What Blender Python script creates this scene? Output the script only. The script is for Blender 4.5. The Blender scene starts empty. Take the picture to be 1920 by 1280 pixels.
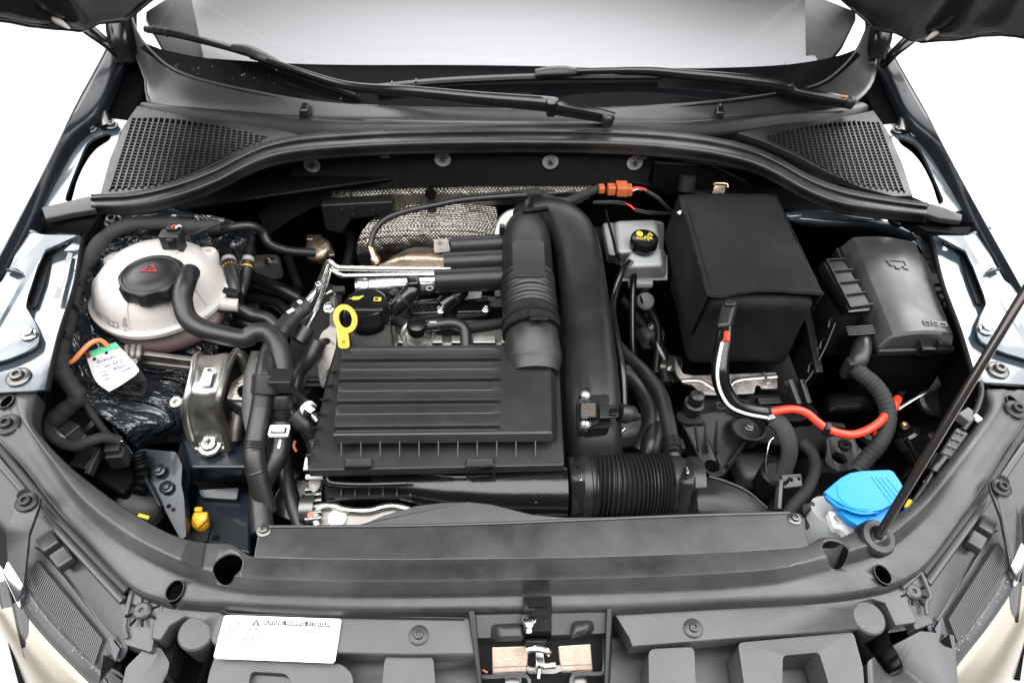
import bpy, bmesh, math, random
from mathutils import Vector, Matrix, Quaternion
from mathutils.geometry import tessellate_polygon
random.seed(7)
V = Vector
scene = bpy.context.scene
col = scene.collection
rad = math.radians

# ------------------------------------------------------------------ camera
PITCH, YAW, FPX = rad(45), rad(3.8), 1280.0
CAM = V((-0.101, -0.85, 1.65))
_d = V((0, math.cos(PITCH), -math.sin(PITCH)))
UP = V((0, math.sin(PITCH), math.cos(PITCH)))
FWD = _d * math.cos(YAW) + V((math.sin(YAW), 0, 0))
RIGHT = V((math.cos(YAW), 0, 0)) - _d * math.sin(YAW)
cam_data = bpy.data.cameras.new('camera')
cam_data.sensor_width = 36; cam_data.lens = 24; cam_data.clip_start = .02; cam_data.clip_end = 60
cam = bpy.data.objects.new('camera', cam_data); col.objects.link(cam)
cam.matrix_world = Matrix(((RIGHT.x, UP.x, -FWD.x, CAM.x), (RIGHT.y, UP.y, -FWD.y, CAM.y),
                           (RIGHT.z, UP.z, -FWD.z, CAM.z), (0, 0, 0, 1)))
scene.camera = cam

# ------------------------------------------------------------------ studio light
world = bpy.data.worlds.new('World'); scene.world = world; world.use_nodes = True
bg = world.node_tree.nodes['Background']
bg.inputs[0].default_value = (.93, .95, 1, 1); bg.inputs[1].default_value = .18
def area(name, loc, target, sx, sy, power, colr=(1, 1, 1)):
    l = bpy.data.lights.new(name, 'AREA'); l.shape = 'RECTANGLE'; l.size = sx; l.size_y = sy
    l.energy = power; l.color = colr
    o = bpy.data.objects.new(name, l); col.objects.link(o); o.location = loc
    o.rotation_euler = (V(target) - V(loc)).to_track_quat('-Z', 'Y').to_euler()
    return o
area('ceiling_light_panel', (0, -.9, 3.3), (0, -.6, .8), 5.2, 2.4, 290)
area('rear_light_panel', (0, 2.95, 3.3), (0, 2.7, 0), 9.0, 2.6, 520)
area('side_light_panel_left', (-4.0, .6, 3.2), (-2.8, .6, 0), 6.0, 3.0, 270)
area('side_light_panel_right', (4.0, .6, 3.2), (2.8, .6, 0), 6.0, 3.0, 270)
scene.view_settings.view_transform = 'Standard'; scene.view_settings.look = 'None'
scene.view_settings.exposure = 0; scene.view_settings.gamma = 1
scene.render.engine = 'CYCLES'
scene.cycles.max_bounces = 6; scene.cycles.diffuse_bounces = 3; scene.cycles.glossy_bounces = 4
scene.cycles.transmission_bounces = 4; scene.cycles.use_denoising = True
scene.cycles.caustics_reflective = False; scene.cycles.caustics_refractive = False
scene.cycles.sample_clamp_indirect = 4

# ------------------------------------------------------------------ measuring helpers
# a picture point of the measured photograph (1920 wide) and a real height give a real place
def ray(px, py):
    return FWD + RIGHT * ((px - 960) / FPX) + UP * ((640 - py) / FPX)
def P(px, py, z):
    q = ray(px, py); return CAM + q * ((z - CAM.z) / q.z)
def PY(px, py, y):
    q = ray(px, py); return CAM + q * ((y - CAM.y) / q.y)
def PX(px, py, x):
    q = ray(px, py); return CAM + q * ((x - CAM.x) / q.x)
def PL(px, py, pt, n):
    q = ray(px, py); return CAM + q * ((V(pt) - CAM).dot(n) / q.dot(n))
def W(px, z, py=640):      # metres per pixel at a place
    return (P(px, py, z) - CAM).dot(FWD) / FPX
def Rm(px, py):            # where the car's other side shows the same detail
    return (1843.33 - .863046 * px + .0813943 * py + 1.31054e-5 * px * py,
            30.246 - .0485389 * px + .938344 * py + 6.49336e-5 * px * py)
def SM(side):              # picture mapping for the car's left (0) or right (1) side
    return (lambda x, y: (x, y)) if side == 0 else Rm
def PP(lst, z=None, m=None):
    out = []
    for p in lst:
        x, y = (p[0], p[1]) if m is None else m(p[0], p[1])
        out.append(P(x, y, p[2] if len(p) > 2 else z))
    return out

def cat(pts, n=6, closed=False):
    """Catmull-Rom through the points"""
    pts = [V(p) for p in pts]; m = len(pts)
    if m < 3 and not closed: 
        return [pts[0].lerp(pts[-1], i / n) for i in range(n + 1)]
    out = []
    for i in range(m if closed else m - 1):
        if closed: a, b, c, d = pts[i - 1], pts[i], pts[(i + 1) % m], pts[(i + 2) % m]
        else:
            b, c = pts[i], pts[i + 1]
            a = pts[i - 1] if i else b * 2 - c
            d = pts[i + 2] if i + 2 < m else c * 2 - b
        for k in range(n):
            t = k / n
            out.append(.5 * ((2 * b) + (c - a) * t + (2 * a - 5 * b + 4 * c - d) * t * t + (3 * b - a - 3 * c + d) * t ** 3))
    if not closed: out.append(pts[-1])
    return out
def resample(pts, n):
    L = [0]
    for a, b in zip(pts, pts[1:]): L.append(L[-1] + (b - a).length)
    out = []; j = 0
    for i in range(n):
        s = L[-1] * i / (n - 1)
        while j < len(L) - 2 and L[j + 1] < s: j += 1
        d = L[j + 1] - L[j]
        out.append(pts[j].lerp(pts[j + 1], (s - L[j]) / d if d > 1e-9 else 0))
    return out
def rnd(pts, r, n=4):
    """polygon with rounded corners; r one value or one for each corner"""
    out = []; m = len(pts); pts = [V(p) for p in pts]
    for i, p in enumerate(pts):
        rr = r[i] if isinstance(r, (list, tuple)) else r
        a, b = pts[i - 1] - p, pts[(i + 1) % m] - p
        rr = min(rr, a.length * .48, b.length * .48)
        if rr < 1e-6: out.append(p); continue
        A, B = p + a.normalized() * rr, p + b.normalized() * rr
        for k in range(n + 1):
            t = k / n
            out.append(A * (1 - t) ** 2 + p * 2 * t * (1 - t) + B * t * t)
    return out
def frame_of(n):
    n = V(n).normalized()
    a = V((0, 0, 1)) if abs(n.z) < .9 else V((1, 0, 0))
    x = a.cross(n).normalized(); return x, n.cross(x), n
def circ(c, r, n=(0, 0, 1), seg=20, ry=None):
    x, y, _ = frame_of(n); c = V(c)
    return [c + x * (r * math.cos(2 * math.pi * i / seg)) + y * ((ry or r) * math.sin(2 * math.pi * i / seg)) for i in range(seg)]

# ------------------------------------------------------------------ mesh builder
class MB:
    def __init__(s): s.v = []; s.f = []; s.uv = None
    def add(s, vs, fs):
        o = len(s.v); s.v += [V(p) for p in vs]; s.f += [tuple(i + o for i in f) for f in fs]; return s
    def hexa(s, b, t):          # four bottom points, four top points
        return s.add(list(b) + list(t), [(3, 2, 1, 0), (4, 5, 6, 7), (0, 1, 5, 4), (1, 2, 6, 5), (2, 3, 7, 6), (3, 0, 4, 7)])
    def box(s, c, size, rot=None):
        c = V(c); hx, hy, hz = [q / 2 for q in size]; R = rot or Matrix.Identity(3)
        q = [c + R @ V((x * hx, y * hy, z * hz)) for z in (-1, 1) for x, y in ((-1, -1), (1, -1), (1, 1), (-1, 1))]
        return s.hexa(q[:4], q[4:])
    def bar(s, a, b, w, h, up=(0, 0, 1)):
        a, b = V(a), V(b); d = (b - a).normalized(); x = d.cross(V(up)).normalized(); u = x.cross(d)
        q = [p + x * (w / 2 * i) + u * (h / 2 * j) for p in (a, b) for i, j in ((-1, -1), (1, -1), (1, 1), (-1, 1))]
        return s.hexa(q[:4], q[4:])
    def prism(s, poly, vec, holes=(), top=None):
        """polygon (with holes) swept along vec; `top` replaces the far outline"""
        vec = V(vec); loops = [list(map(V, poly))] + [list(map(V, h)) for h in holes]
        nrm = V((0, 0, 0)); pl = loops[0]
        for i in range(len(pl)): nrm += pl[i - 1].cross(pl[i])
        # work on a copy laid flat for the triangulation
        x, y, n = frame_of(nrm)
        flat = [[V((p.dot(x), p.dot(y), 0)) for p in lp] for lp in loops]
        tri = tessellate_polygon(flat)
        allp = [p for lp in loops for p in lp]; N = len(allp)
        topp = [p + vec for p in allp] if top is None else [V(p) for p in top]
        fs = []
        flatp = [p for lp in flat for p in lp]
        for t in tri:
            a, b, c = (flatp[i] for i in t)
            if (b - a).cross(c - a).z < 0: t = (t[0], t[2], t[1])
            if vec.dot(n) > 0: fs += [(t[2], t[1], t[0]), (t[0] + N, t[1] + N, t[2] + N)]
            else: fs += [tuple(t), (t[2] + N, t[1] + N, t[0] + N)]
        o = 0
        for k, lp in enumerate(loops):
            m = len(lp)
            for i in range(m):
                j = (i + 1) % m; fs.append((o + i, o + j, o + j + N, o + i + N))
            o += m
        return s.add(allp + topp, fs)
    def sheet(s, poly, holes=()):
        loops = [list(map(V, poly))] + [list(map(V, h)) for h in holes]
        tri = tessellate_polygon(loops); return s.add([p for lp in loops for p in lp], [tuple(t) for t in tri])
    def tube(s, pts, r, seg=12, sub=5, smooth=True, closed=False, cap=True, flat=1.0, ref=None):
        path = cat(pts, sub, closed) if smooth else [V(p) for p in pts]
        n = len(path)
        if callable(r): rs = [r(i / (n - 1)) for i in range(n)]
        elif isinstance(r, (list, tuple)):
            m = len(r) - 1; rs = []
            for i in range(n):
                t = i / (n - 1) * m; k = min(int(t), m - 1); rs.append(r[k] + (r[k + 1] - r[k]) * (t - k))
        else: rs = [r] * n
        tan = []
        for i in range(n):
            a = path[i - 1] if (i or closed) else path[0]; b = path[(i + 1) % n] if (i + 1 < n or closed) else path[-1]
            tan.append((b - a).normalized())
        x = (V(ref) - tan[0] * V(ref).dot(tan[0])).normalized() if ref else frame_of(tan[0])[0]
        vs = []
        for i in range(n):
            x = (x - tan[i] * x.dot(tan[i])).normalized(); y = tan[i].cross(x)
            for k in range(seg):
                a = 2 * math.pi * k / seg
                vs.append(path[i] + (x * math.cos(a) + y * math.sin(a) * flat) * rs[i])
        fs = []
        for i in range(n if closed else n - 1):
            j = (i + 1) % n
            for k in range(seg):
                l = (k + 1) % seg; fs.append((i * seg + k, i * seg + l, j * seg + l, j * seg + k))
        if cap and not closed:
            fs.append(tuple(range(seg))[::-1]); fs.append(tuple((n - 1) * seg + k for k in range(seg)))
        return s.add(vs, fs)
    def lathe(s, prof, c, axis=(0, 0, 1), seg=28, wob=None):
        x, y, n = frame_of(axis); c = V(c); vs = []; m = len(prof)
        for r, h in prof:
            for k in range(seg):
                a = 2 * math.pi * k / seg; q = r * (wob(a, h) if wob else 1)
                vs.append(c + n * h + (x * math.cos(a) + y * math.sin(a)) * q)
        fs = []
        for i in range(m - 1):
            for k in range(seg):
                l = (k + 1) % seg; fs.append((i * seg + k, i * seg + l, (i + 1) * seg + l, (i + 1) * seg + k))
        if prof[0][0] > 1e-6: fs.append(tuple(range(seg))[::-1])
        if prof[-1][0] > 1e-6: fs.append(tuple((m - 1) * seg + k for k in range(seg)))
        return s.add(vs, fs)
    def cyl(s, c, axis, r, h, seg=20, r2=None):
        return s.lathe([(r, 0), (r2 if r2 is not None else r, h)], c, axis, seg)
    def loft(s, rows, nu=24, sv=3, su=4, linear_v=False, linear_u=False):
        """sheet through rows of points"""
        R = [resample([V(p) for p in r] if linear_u else cat(r, su), nu) for r in rows]
        if not linear_v and len(R) > 2:
            cols = [cat([R[j][i] for j in range(len(R))], sv) for i in range(nu)]
            R = [[cols[i][j] for i in range(nu)] for j in range(len(cols[0]))]
        vs = [p for r in R for p in r]; fs = []
        for j in range(len(R) - 1):
            for i in range(nu - 1):
                a = j * nu + i; fs.append((a, a + 1, a + nu + 1, a + nu))
        return s.add(vs, fs)
    def build(s, name, mat, parent=None, bevel=0, seg=2, ang=38, thick=0, up=None, sub=0, flip=False):
        org = parent['_o'] if parent is not None and '_o' in parent else None
        if org is None:
            lo = V([min(p[i] for p in s.v) for i in range(3)]); hi = V([max(p[i] for p in s.v) for i in range(3)])
            org = V(((lo.x + hi.x) / 2, (lo.y + hi.y) / 2, lo.z)); top = True
        else: org = V(org); top = False
        me = bpy.data.meshes.new(name)
        me.from_pydata([p - org for p in s.v], [], s.f)
        bm = bmesh.new(); bm.from_mesh(me)
        bmesh.ops.remove_doubles(bm, verts=bm.verts, dist=1e-6)
        bmesh.ops.recalc_face_normals(bm, faces=bm.faces)
        if up is not None:
            t = V(up); 
            if sum((f.normal.dot(t) * f.calc_area() for f in bm.faces)) < 0: bmesh.ops.reverse_faces(bm, faces=bm.faces)
        if bevel:
            ed = [e for e in bm.edges if len(e.link_faces) == 2 and e.calc_face_angle(0) > rad(ang)]
            try: bmesh.ops.bevel(bm, geom=ed, offset=bevel, offset_type='OFFSET', segments=seg, profile=.5, affect='EDGES', clamp_overlap=True)
            except Exception: pass
        bm.to_mesh(me); bm.free()
        me.polygons.foreach_set('use_smooth', [True] * len(me.polygons))
        me.set_sharp_from_angle(angle=rad(ang if not bevel else 50))
        me.materials.append(mat)
        o = bpy.data.objects.new(name, me); col.objects.link(o)
        if top: o.location = org; o['_o'] = tuple(org)
        else: o.parent = parent; o['_o'] = tuple(org)
        if thick:
            m = o.modifiers.new('thickness', 'SOLIDIFY'); m.thickness = abs(thick); m.offset = -1 if thick > 0 else 1
        if bevel or thick:
            m = o.modifiers.new('normals', 'WEIGHTED_NORMAL'); m.keep_sharp = True
        return o
ALL = []
def thing(name, label, category, loc=(0, 0, 0), group=None):
    o = bpy.data.objects.new(name, None); col.objects.link(o); o.location = loc; o.empty_display_size = .02
    o['_o'] = tuple(loc); return tag(o, label, category, group)
def tag(o, label, category, group=None):
    o['label'] = label; o['category'] = category
    if group: o['group'] = group
    return o
def part(parent, name, mat, fn, **k):
    m = MB(); fn(m); return m.build(name, mat, parent, **k)
def solo(name, label, category, mat, fn, group=None, **k):
    m = MB(); fn(m); return tag(m.build(name, mat, None, **k), label, category, group)
def text(parent, name, s, c, xdir, ydir, size, mat, ext=.0002, sx=1.0):
    """flat lettering centred on c"""
    cu = bpy.data.curves.new(name, 'FONT'); cu.body = s; cu.size = size; cu.align_x = 'CENTER'; cu.align_y = 'CENTER'; cu.extrude = ext
    t = bpy.data.objects.new('t', cu); col.objects.link(t)
    me = bpy.data.meshes.new_from_object(t.evaluated_get(bpy.context.evaluated_depsgraph_get()))
    bpy.data.objects.remove(t); bpy.data.curves.remove(cu)
    x = V(xdir).normalized(); n = x.cross(V(ydir)).normalized(); y = n.cross(x)
    org = V(parent['_o']); c = V(c)
    for v in me.vertices:
        q = v.co; v.co = c + x * q.x * sx + y * q.y + n * (q.z + ext) - org
    me.materials.clear(); me.materials.append(mat)
    o = bpy.data.objects.new(name, me); col.objects.link(o); o.parent = parent; o['_o'] = tuple(org); return o

# ------------------------------------------------------------------ materials
MATS = {}
def crumple(o, strength, scale, levels=4, simple=True):
    t = bpy.data.textures.new('crumple', 'CLOUDS'); t.noise_scale = scale; t.noise_depth = 2
    m = o.modifiers.new('divide', 'SUBSURF'); m.subdivision_type = 'SIMPLE' if simple else 'CATMULL_CLARK'; m.levels = m.render_levels = levels
    d = o.modifiers.new('crumple', 'DISPLACE'); d.texture = t; d.strength = strength; d.mid_level = .5; d.texture_coords = 'LOCAL'
    return o
def cut_holes(o, cutters):
    """cut real openings, then drop the cutters"""
    for c in cutters:
        m = o.modifiers.new('hole', 'BOOLEAN'); m.operation = 'DIFFERENCE'; m.solver = 'EXACT'; m.object = c
    bpy.context.view_layer.update(); dg = bpy.context.evaluated_depsgraph_get()
    me = bpy.data.meshes.new_from_object(o.evaluated_get(dg)); o.modifiers.clear(); o.data = me
    for c in cutters: bpy.data.objects.remove(c)
def mk(name, c, rough=.5, metal=0, bump=0, bs=900, var=0, vs=14, coat=0, dust=0, spec=.5, rv=0, sss=0, ior=None, det=2,
       dustc=(.33, .32, .30), grain=0, aniso=None):
    m = bpy.data.materials.new(name); m.use_nodes = True; nt = m.node_tree; N = nt.nodes; L = nt.links
    b = N['Principled BSDF']; b.inputs['Roughness'].default_value = rough; b.inputs['Metallic'].default_value = metal
    b.inputs['Specular IOR Level'].default_value = spec
    c4 = (*c, 1); b.inputs['Base Color'].default_value = c4
    if coat: b.inputs['Coat Weight'].default_value = coat; b.inputs['Coat Roughness'].default_value = .04
    if sss: b.inputs['Subsurface Weight'].default_value = sss; b.inputs['Subsurface Radius'].default_value = (.02, .015, .012); b.inputs['Subsurface Scale'].default_value = .6
    if ior: b.inputs['IOR'].default_value = ior
    tc = N.new('ShaderNodeTexCoord'); tc.location = (-900, 0)
    colsock = None
    if var or dust or rv:
        n1 = N.new('ShaderNodeTexNoise'); n1.inputs['Scale'].default_value = vs; n1.inputs['Detail'].default_value = 6; n1.inputs['Roughness'].default_value = .62
        L.new(tc.outputs['Object'], n1.inputs['Vector'])
    if var:
        mx = N.new('ShaderNodeMix'); mx.data_type = 'RGBA'
        mx.inputs['A'].default_value = tuple(q * (1 - var) for q in c) + (1,); mx.inputs['B'].default_value = tuple(min(1, q * (1 + var)) for q in c) + (1,)
        L.new(n1.outputs['Fac'], mx.inputs['Factor']); colsock = mx.outputs['Result']
    if grain:
        n3 = N.new('ShaderNodeTexNoise'); n3.inputs['Scale'].default_value = 1500; n3.inputs['Detail'].default_value = 1
        L.new(tc.outputs['Object'], n3.inputs['Vector'])
        mg = N.new('ShaderNodeMix'); mg.data_type = 'RGBA'; mg.blend_type = 'MULTIPLY'; mg.inputs['Factor'].default_value = 1
        mr = N.new('ShaderNodeMapRange'); mr.inputs['To Min'].default_value = 1 - grain; mr.inputs['To Max'].default_value = 1 + grain
        L.new(n3.outputs['Fac'], mr.inputs['Value'])
        cb = N.new('ShaderNodeCombineColor'); [L.new(mr.outputs[0], cb.inputs[i]) for i in range(3)]
        if colsock: L.new(colsock, mg.inputs['A'])
        else: mg.inputs['A'].default_value = c4
        L.new(cb.outputs[0], mg.inputs['B']); colsock = mg.outputs['Result']
    if dust:
        n2 = N.new('ShaderNodeTexNoise'); n2.inputs['Scale'].default_value = 5; n2.inputs['Detail'].default_value = 9; n2.inputs['Roughness'].default_value = .7
        L.new(tc.outputs['Object'], n2.inputs['Vector'])
        mr2 = N.new('ShaderNodeMapRange'); mr2.inputs['From Min'].default_value = .42; mr2.inputs['From Max'].default_value = .75; mr2.inputs['To Max'].default_value = dust
        L.new(n2.outputs['Fac'], mr2.inputs['Value'])
        # a few settled specks
        vo = N.new('ShaderNodeTexVoronoi'); vo.inputs['Scale'].default_value = 120; L.new(tc.outputs['Object'], vo.inputs['Vector'])
        lt = N.new('ShaderNodeMath'); lt.operation = 'LESS_THAN'; lt.inputs[1].default_value = .055; L.new(vo.outputs['Distance'], lt.inputs[0])
        mu = N.new('ShaderNodeMath'); mu.operation = 'MULTIPLY_ADD'; mu.inputs[1].default_value = dust * 1.2; L.new(lt.outputs[0], mu.inputs[0]); L.new(mr2.outputs[0], mu.inputs[2])
        md = N.new('ShaderNodeMix'); md.data_type = 'RGBA'; md.inputs['B'].default_value = (*dustc, 1)
        L.new(mu.outputs[0], md.inputs['Factor'])
        if colsock: L.new(colsock, md.inputs['A'])
        else: md.inputs['A'].default_value = c4
        colsock = md.outputs['Result']
    if colsock: L.new(colsock, b.inputs['Base Color'])
    if rv:
        mr3 = N.new('ShaderNodeMapRange'); mr3.inputs['From Min'].default_value = .3; mr3.inputs['From Max'].default_value = .7
        mr3.inputs['To Min'].default_value = max(.02, rough - rv); mr3.inputs['To Max'].default_value = min(1, rough + rv)
        L.new(n1.outputs['Fac'], mr3.inputs['Value']); L.new(mr3.outputs[0], b.inputs['Roughness'])
    if bump:
        nb = N.new('ShaderNodeTexNoise'); nb.inputs['Scale'].default_value = bs; nb.inputs['Detail'].default_value = det
        L.new(tc.outputs['Object'], nb.inputs['Vector'])
        bp = N.new('ShaderNodeBump'); bp.inputs['Strength'].default_value = bump; bp.inputs['Distance'].default_value = .6 / bs
        L.new(nb.outputs['Fac'], bp.inputs['Height']); L.new(bp.outputs[0], b.inputs['Normal'])
    MATS[name] = m; return m
M_plastic = mk('black_moulded_plastic', (.0085, .0085, .009), .36, bump=.35, bs=1400, var=.2, dust=.03, rv=.09, spec=.34)
M_cover = mk('grey_black_cover_plastic', (.0155, .0155, .016), .38, bump=.3, bs=1300, var=.15, dust=.035, rv=.08, spec=.42)
M_front = mk('weathered_front_plastic', (.019, .019, .0195), .36, bump=.25, bs=1100, var=.25, vs=9, dust=.20, rv=.15, dustc=(.22, .215, .21))
M_scuttle = mk('scuttle_plastic', (.030, .030, .032), .30, bump=.2, bs=1300, var=.2, vs=6, dust=.06, rv=.08)
M_panel = mk('grille_top_plastic', (.048, .048, .05), .36, bump=.2, bs=1100, var=.15, dust=.08, rv=.10, spec=.42)
M_gloss = mk('smooth_black_plastic', (.005, .005, .0055), .2, var=.1, rv=.05, bump=.08, bs=300)
M_dark = mk('deep_black_plastic', (.0025, .0025, .003), .5, var=.2, bump=.2, spec=.12)
M_void = mk('opening_shade', (.0015, .0015, .0015), .9, spec=.02)  # black put in for the shade inside holes and cavities
M_felt = mk('black_felt_cover', (.0075, .0075, .0075), .7, bump=.5, bs=1800, var=.25, vs=7, dust=.03, spec=.16)
M_rubber = mk('black_rubber', (.0085, .0085, .0085), .40, bump=.25, bs=700, var=.2, dust=.04, rv=.08)
M_seal = mk('weather_strip_rubber', (.010, .010, .010), .40, bump=.25, bs=500, var=.2, dust=.12, rv=.08)
M_tape = mk('cloth_tape', (.009, .009, .009), .75, bump=.7, bs=500, var=.2, dust=.06)
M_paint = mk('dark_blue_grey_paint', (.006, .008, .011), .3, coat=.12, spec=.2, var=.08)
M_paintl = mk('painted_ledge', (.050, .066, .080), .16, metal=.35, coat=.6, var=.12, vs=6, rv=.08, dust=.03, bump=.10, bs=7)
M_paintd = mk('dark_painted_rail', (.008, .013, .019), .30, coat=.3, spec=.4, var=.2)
M_alu = mk('cast_aluminium', (.55, .54, .51), .38, metal=1, bump=.25, bs=420, var=.22, vs=30, rv=.12, det=5)
M_alud = mk('dull_cast_aluminium', (.20, .19, .175), .5, metal=1, bump=.18, bs=350, var=.3, vs=30, rv=.12)
M_steel = mk('bright_steel', (.72, .71, .69), .2, metal=1, var=.08, rv=.08, vs=60)
M_zinc = mk('zinc_plated_steel', (.60, .55, .48), .33, metal=1, var=.18, vs=50, bump=.3, bs=300, rv=.1)
M_latch = mk('latch_zinc', (.46, .36, .29), .45, metal=.7, var=.18, vs=70, bump=.12, bs=260, rv=.1)
M_bolt = mk('dark_bolt', (.13, .125, .12), .36, metal=.9, var=.2, vs=90)
M_white = mk('white_paper', (.50, .50, .49), .6, var=.03)
M_tankwhite = mk('white_plastic', (.72, .70, .67), .4, sss=.15, var=.06)
M_blue = mk('blue_plastic', (.008, .22, .62), .40, bump=.15, bs=900, var=.05)
M_yellow = mk('yellow_plastic', (.82, .44, .018), .38, var=.06)
M_yprint = mk('yellow_print', (.75, .62, .05), .6)
M_red = mk('red_insulation', (.72, .045, .02), .38, var=.06)
M_redprint = mk('red_print', (.24, .018, .018), .6)
M_orange = mk('orange_insulation', (.72, .20, .07), .45, var=.08)
M_rust = mk('rusty_brown_connector', (.42, .10, .035), .5, var=.1)
M_greyprint = mk('grey_print', (.30, .28, .28), .7)
M_faint = mk('pale_print', (.25, .22, .22), .7)
M_inkprint = mk('violet_ink', (.10, .06, .26), .8)
M_green = mk('green_print', (.07, .42, .20), .6)
M_black = mk('black_print', (.01, .01, .01), .6)
M_whitep = mk('white_print', (.78, .78, .76), .5)
M_emb = mk('embossed_mark', (.04, .04, .04), .4)

# ------------------------------------------------------------------ special materials
def nodes_of(m): return m.node_tree.nodes, m.node_tree.links, m.node_tree.nodes['Principled BSDF']
M_floor = mk('white_studio_floor', (.86, .86, .85), .5, var=.02, vs=3)
M_glass = bpy.data.materials.new('windscreen_glass'); M_glass.use_nodes = True
nt_ = M_glass.node_tree; nt_.nodes.remove(nt_.nodes['Principled BSDF'])
_t = nt_.nodes.new('ShaderNodeBsdfTransparent'); _t.inputs[0].default_value = (.93, .93, .935, 1)
_g = nt_.nodes.new('ShaderNodeBsdfGlossy'); _g.inputs['Roughness'].default_value = .02
_f = nt_.nodes.new('ShaderNodeFresnel'); _f.inputs[0].default_value = 1.5
_x = nt_.nodes.new('ShaderNodeMixShader'); nt_.links.new(_f.outputs[0], _x.inputs[0]); nt_.links.new(_t.outputs[0], _x.inputs[1]); nt_.links.new(_g.outputs[0], _x.inputs[2])
nt_.links.new(_x.outputs[0], nt_.nodes['Material Output'].inputs['Surface'])
M_frit = mk('black_ceramic_band', (.004, .004, .005), .12, spec=.25)
# embossed heat-shield foil: small round dimples in aluminium
M_foil = mk('embossed_foil', (.28, .26, .23), .36, metal=1, var=.5, vs=14, rv=.1)
N, L, B = nodes_of(M_foil)
tc = N.new('ShaderNodeTexCoord'); mp = N.new('ShaderNodeMapping'); mp.inputs['Rotation'].default_value = (0, rad(45), 0); L.new(tc.outputs['Object'], mp.inputs['Vector'])
vo = N.new('ShaderNodeTexVoronoi'); vo.inputs['Scale'].default_value = 190; vo.inputs['Randomness'].default_value = .06; L.new(mp.outputs[0], vo.inputs['Vector'])
bp = N.new('ShaderNodeBump'); bp.inputs['Strength'].default_value = 1; bp.inputs['Distance'].default_value = .003; bp.invert = True
L.new(vo.outputs['Distance'], bp.inputs['Height'])
cn = N.new('ShaderNodeTexNoise'); cn.inputs['Scale'].default_value = 26; cn.inputs['Detail'].default_value = 3; cn.inputs['Distortion'].default_value = .8; L.new(tc.outputs['Object'], cn.inputs['Vector'])
b2 = N.new('ShaderNodeBump'); b2.inputs['Strength'].default_value = 1; b2.inputs['Distance'].default_value = .008; L.new(cn.outputs['Fac'], b2.inputs['Height']); L.new(b2.outputs[0], bp.inputs['Normal'])
L.new(bp.outputs[0], B.inputs['Normal'])
# cavity wax brushed over dark paint: strong streaky relief
M_wax = mk('waxed_dark_paint', (.022, .028, .034), .16, metal=.1, coat=.8, var=.3, vs=20)
N, L, B = nodes_of(M_wax)
tc = N.new('ShaderNodeTexCoord'); mp = N.new('ShaderNodeMapping'); mp.inputs['Scale'].default_value = (9, 30, 20); mp.inputs['Rotation'].default_value = (0, 0, rad(8)); L.new(tc.outputs['Object'], mp.inputs['Vector'])
nz = N.new('ShaderNodeTexNoise'); nz.inputs['Scale'].default_value = 1; nz.inputs['Detail'].default_value = 3; nz.inputs['Distortion'].default_value = 1.2; L.new(mp.outputs[0], nz.inputs['Vector'])
bp = N.new('ShaderNodeBump'); bp.inputs['Strength'].default_value = 1; bp.inputs['Distance'].default_value = .03; L.new(nz.outputs['Fac'], bp.inputs['Height'])
L.new(bp.outputs[0], B.inputs['Normal']); L.new(bp.outputs[0], B.inputs['Coat Normal'])
# milky tank plastic with pink coolant standing in its lower half
M_tank = mk('milky_tank_plastic', (.46, .425, .40), .34, sss=.2)
N, L, B = nodes_of(M_tank)
tc = N.new('ShaderNodeTexCoord'); sp = N.new('ShaderNodeSeparateXYZ'); L.new(tc.outputs['Object'], sp.inputs[0])
nz = N.new('ShaderNodeTexNoise'); nz.inputs['Scale'].default_value = 9; L.new(tc.outputs['Object'], nz.inputs['Vector'])
ad = N.new('ShaderNodeMath'); ad.operation = 'MULTIPLY_ADD'; ad.inputs[1].default_value = .022; L.new(nz.outputs['Fac'], ad.inputs[0]); L.new(sp.outputs['Z'], ad.inputs[2])
cr = N.new('ShaderNodeValToRGB'); e = cr.color_ramp.elements
e[0].position = .025; e[0].color = (.62, .20, .22, 1); e[1].position = .085; e[1].color = (.46, .425, .40, 1)
q = e.new(.05); q.color = (.70, .40, .40, 1)
L.new(ad.outputs[0], cr.inputs[0]); L.new(cr.outputs[0], B.inputs['Base Color'])
M_lens = mk('headlight_black_housing', (.030, .030, .032), .28, var=.06, bump=.1, bs=500)
M_clear = mk('clear_headlight_lens', (.9, .88, .84), .06, ior=1.45)
M_clear.node_tree.nodes['Principled BSDF'].inputs['Transmission Weight'].default_value = .9
M_reflector = mk('pale_reflector', (.23, .205, .17), .3, metal=.35)
M_chrome = mk('chrome_trim', (.55, .57, .60), .12, metal=1)
M_battmetal = mk('pinkish_zinc_tray', (.62, .56, .53), .3, metal=1, var=.2, vs=26, bump=.08, bs=60, rv=.1)
M_resv = mk('grey_translucent_plastic', (.30, .31, .31), .42, sss=.1, var=.08)
M_neck = mk('sooty_grey_plastic', (.11, .105, .10), .55, var=.3, vs=18, bump=.2)
M_turbo = mk('heat_tarnished_shield', (.30, .235, .18), .42, metal=.9, var=.45, vs=14, rv=.15, bump=.3, bs=60)
M_copper = mk('coppery_sleeve', (.72, .45, .30), .35, metal=1, var=.2, vs=60)

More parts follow.
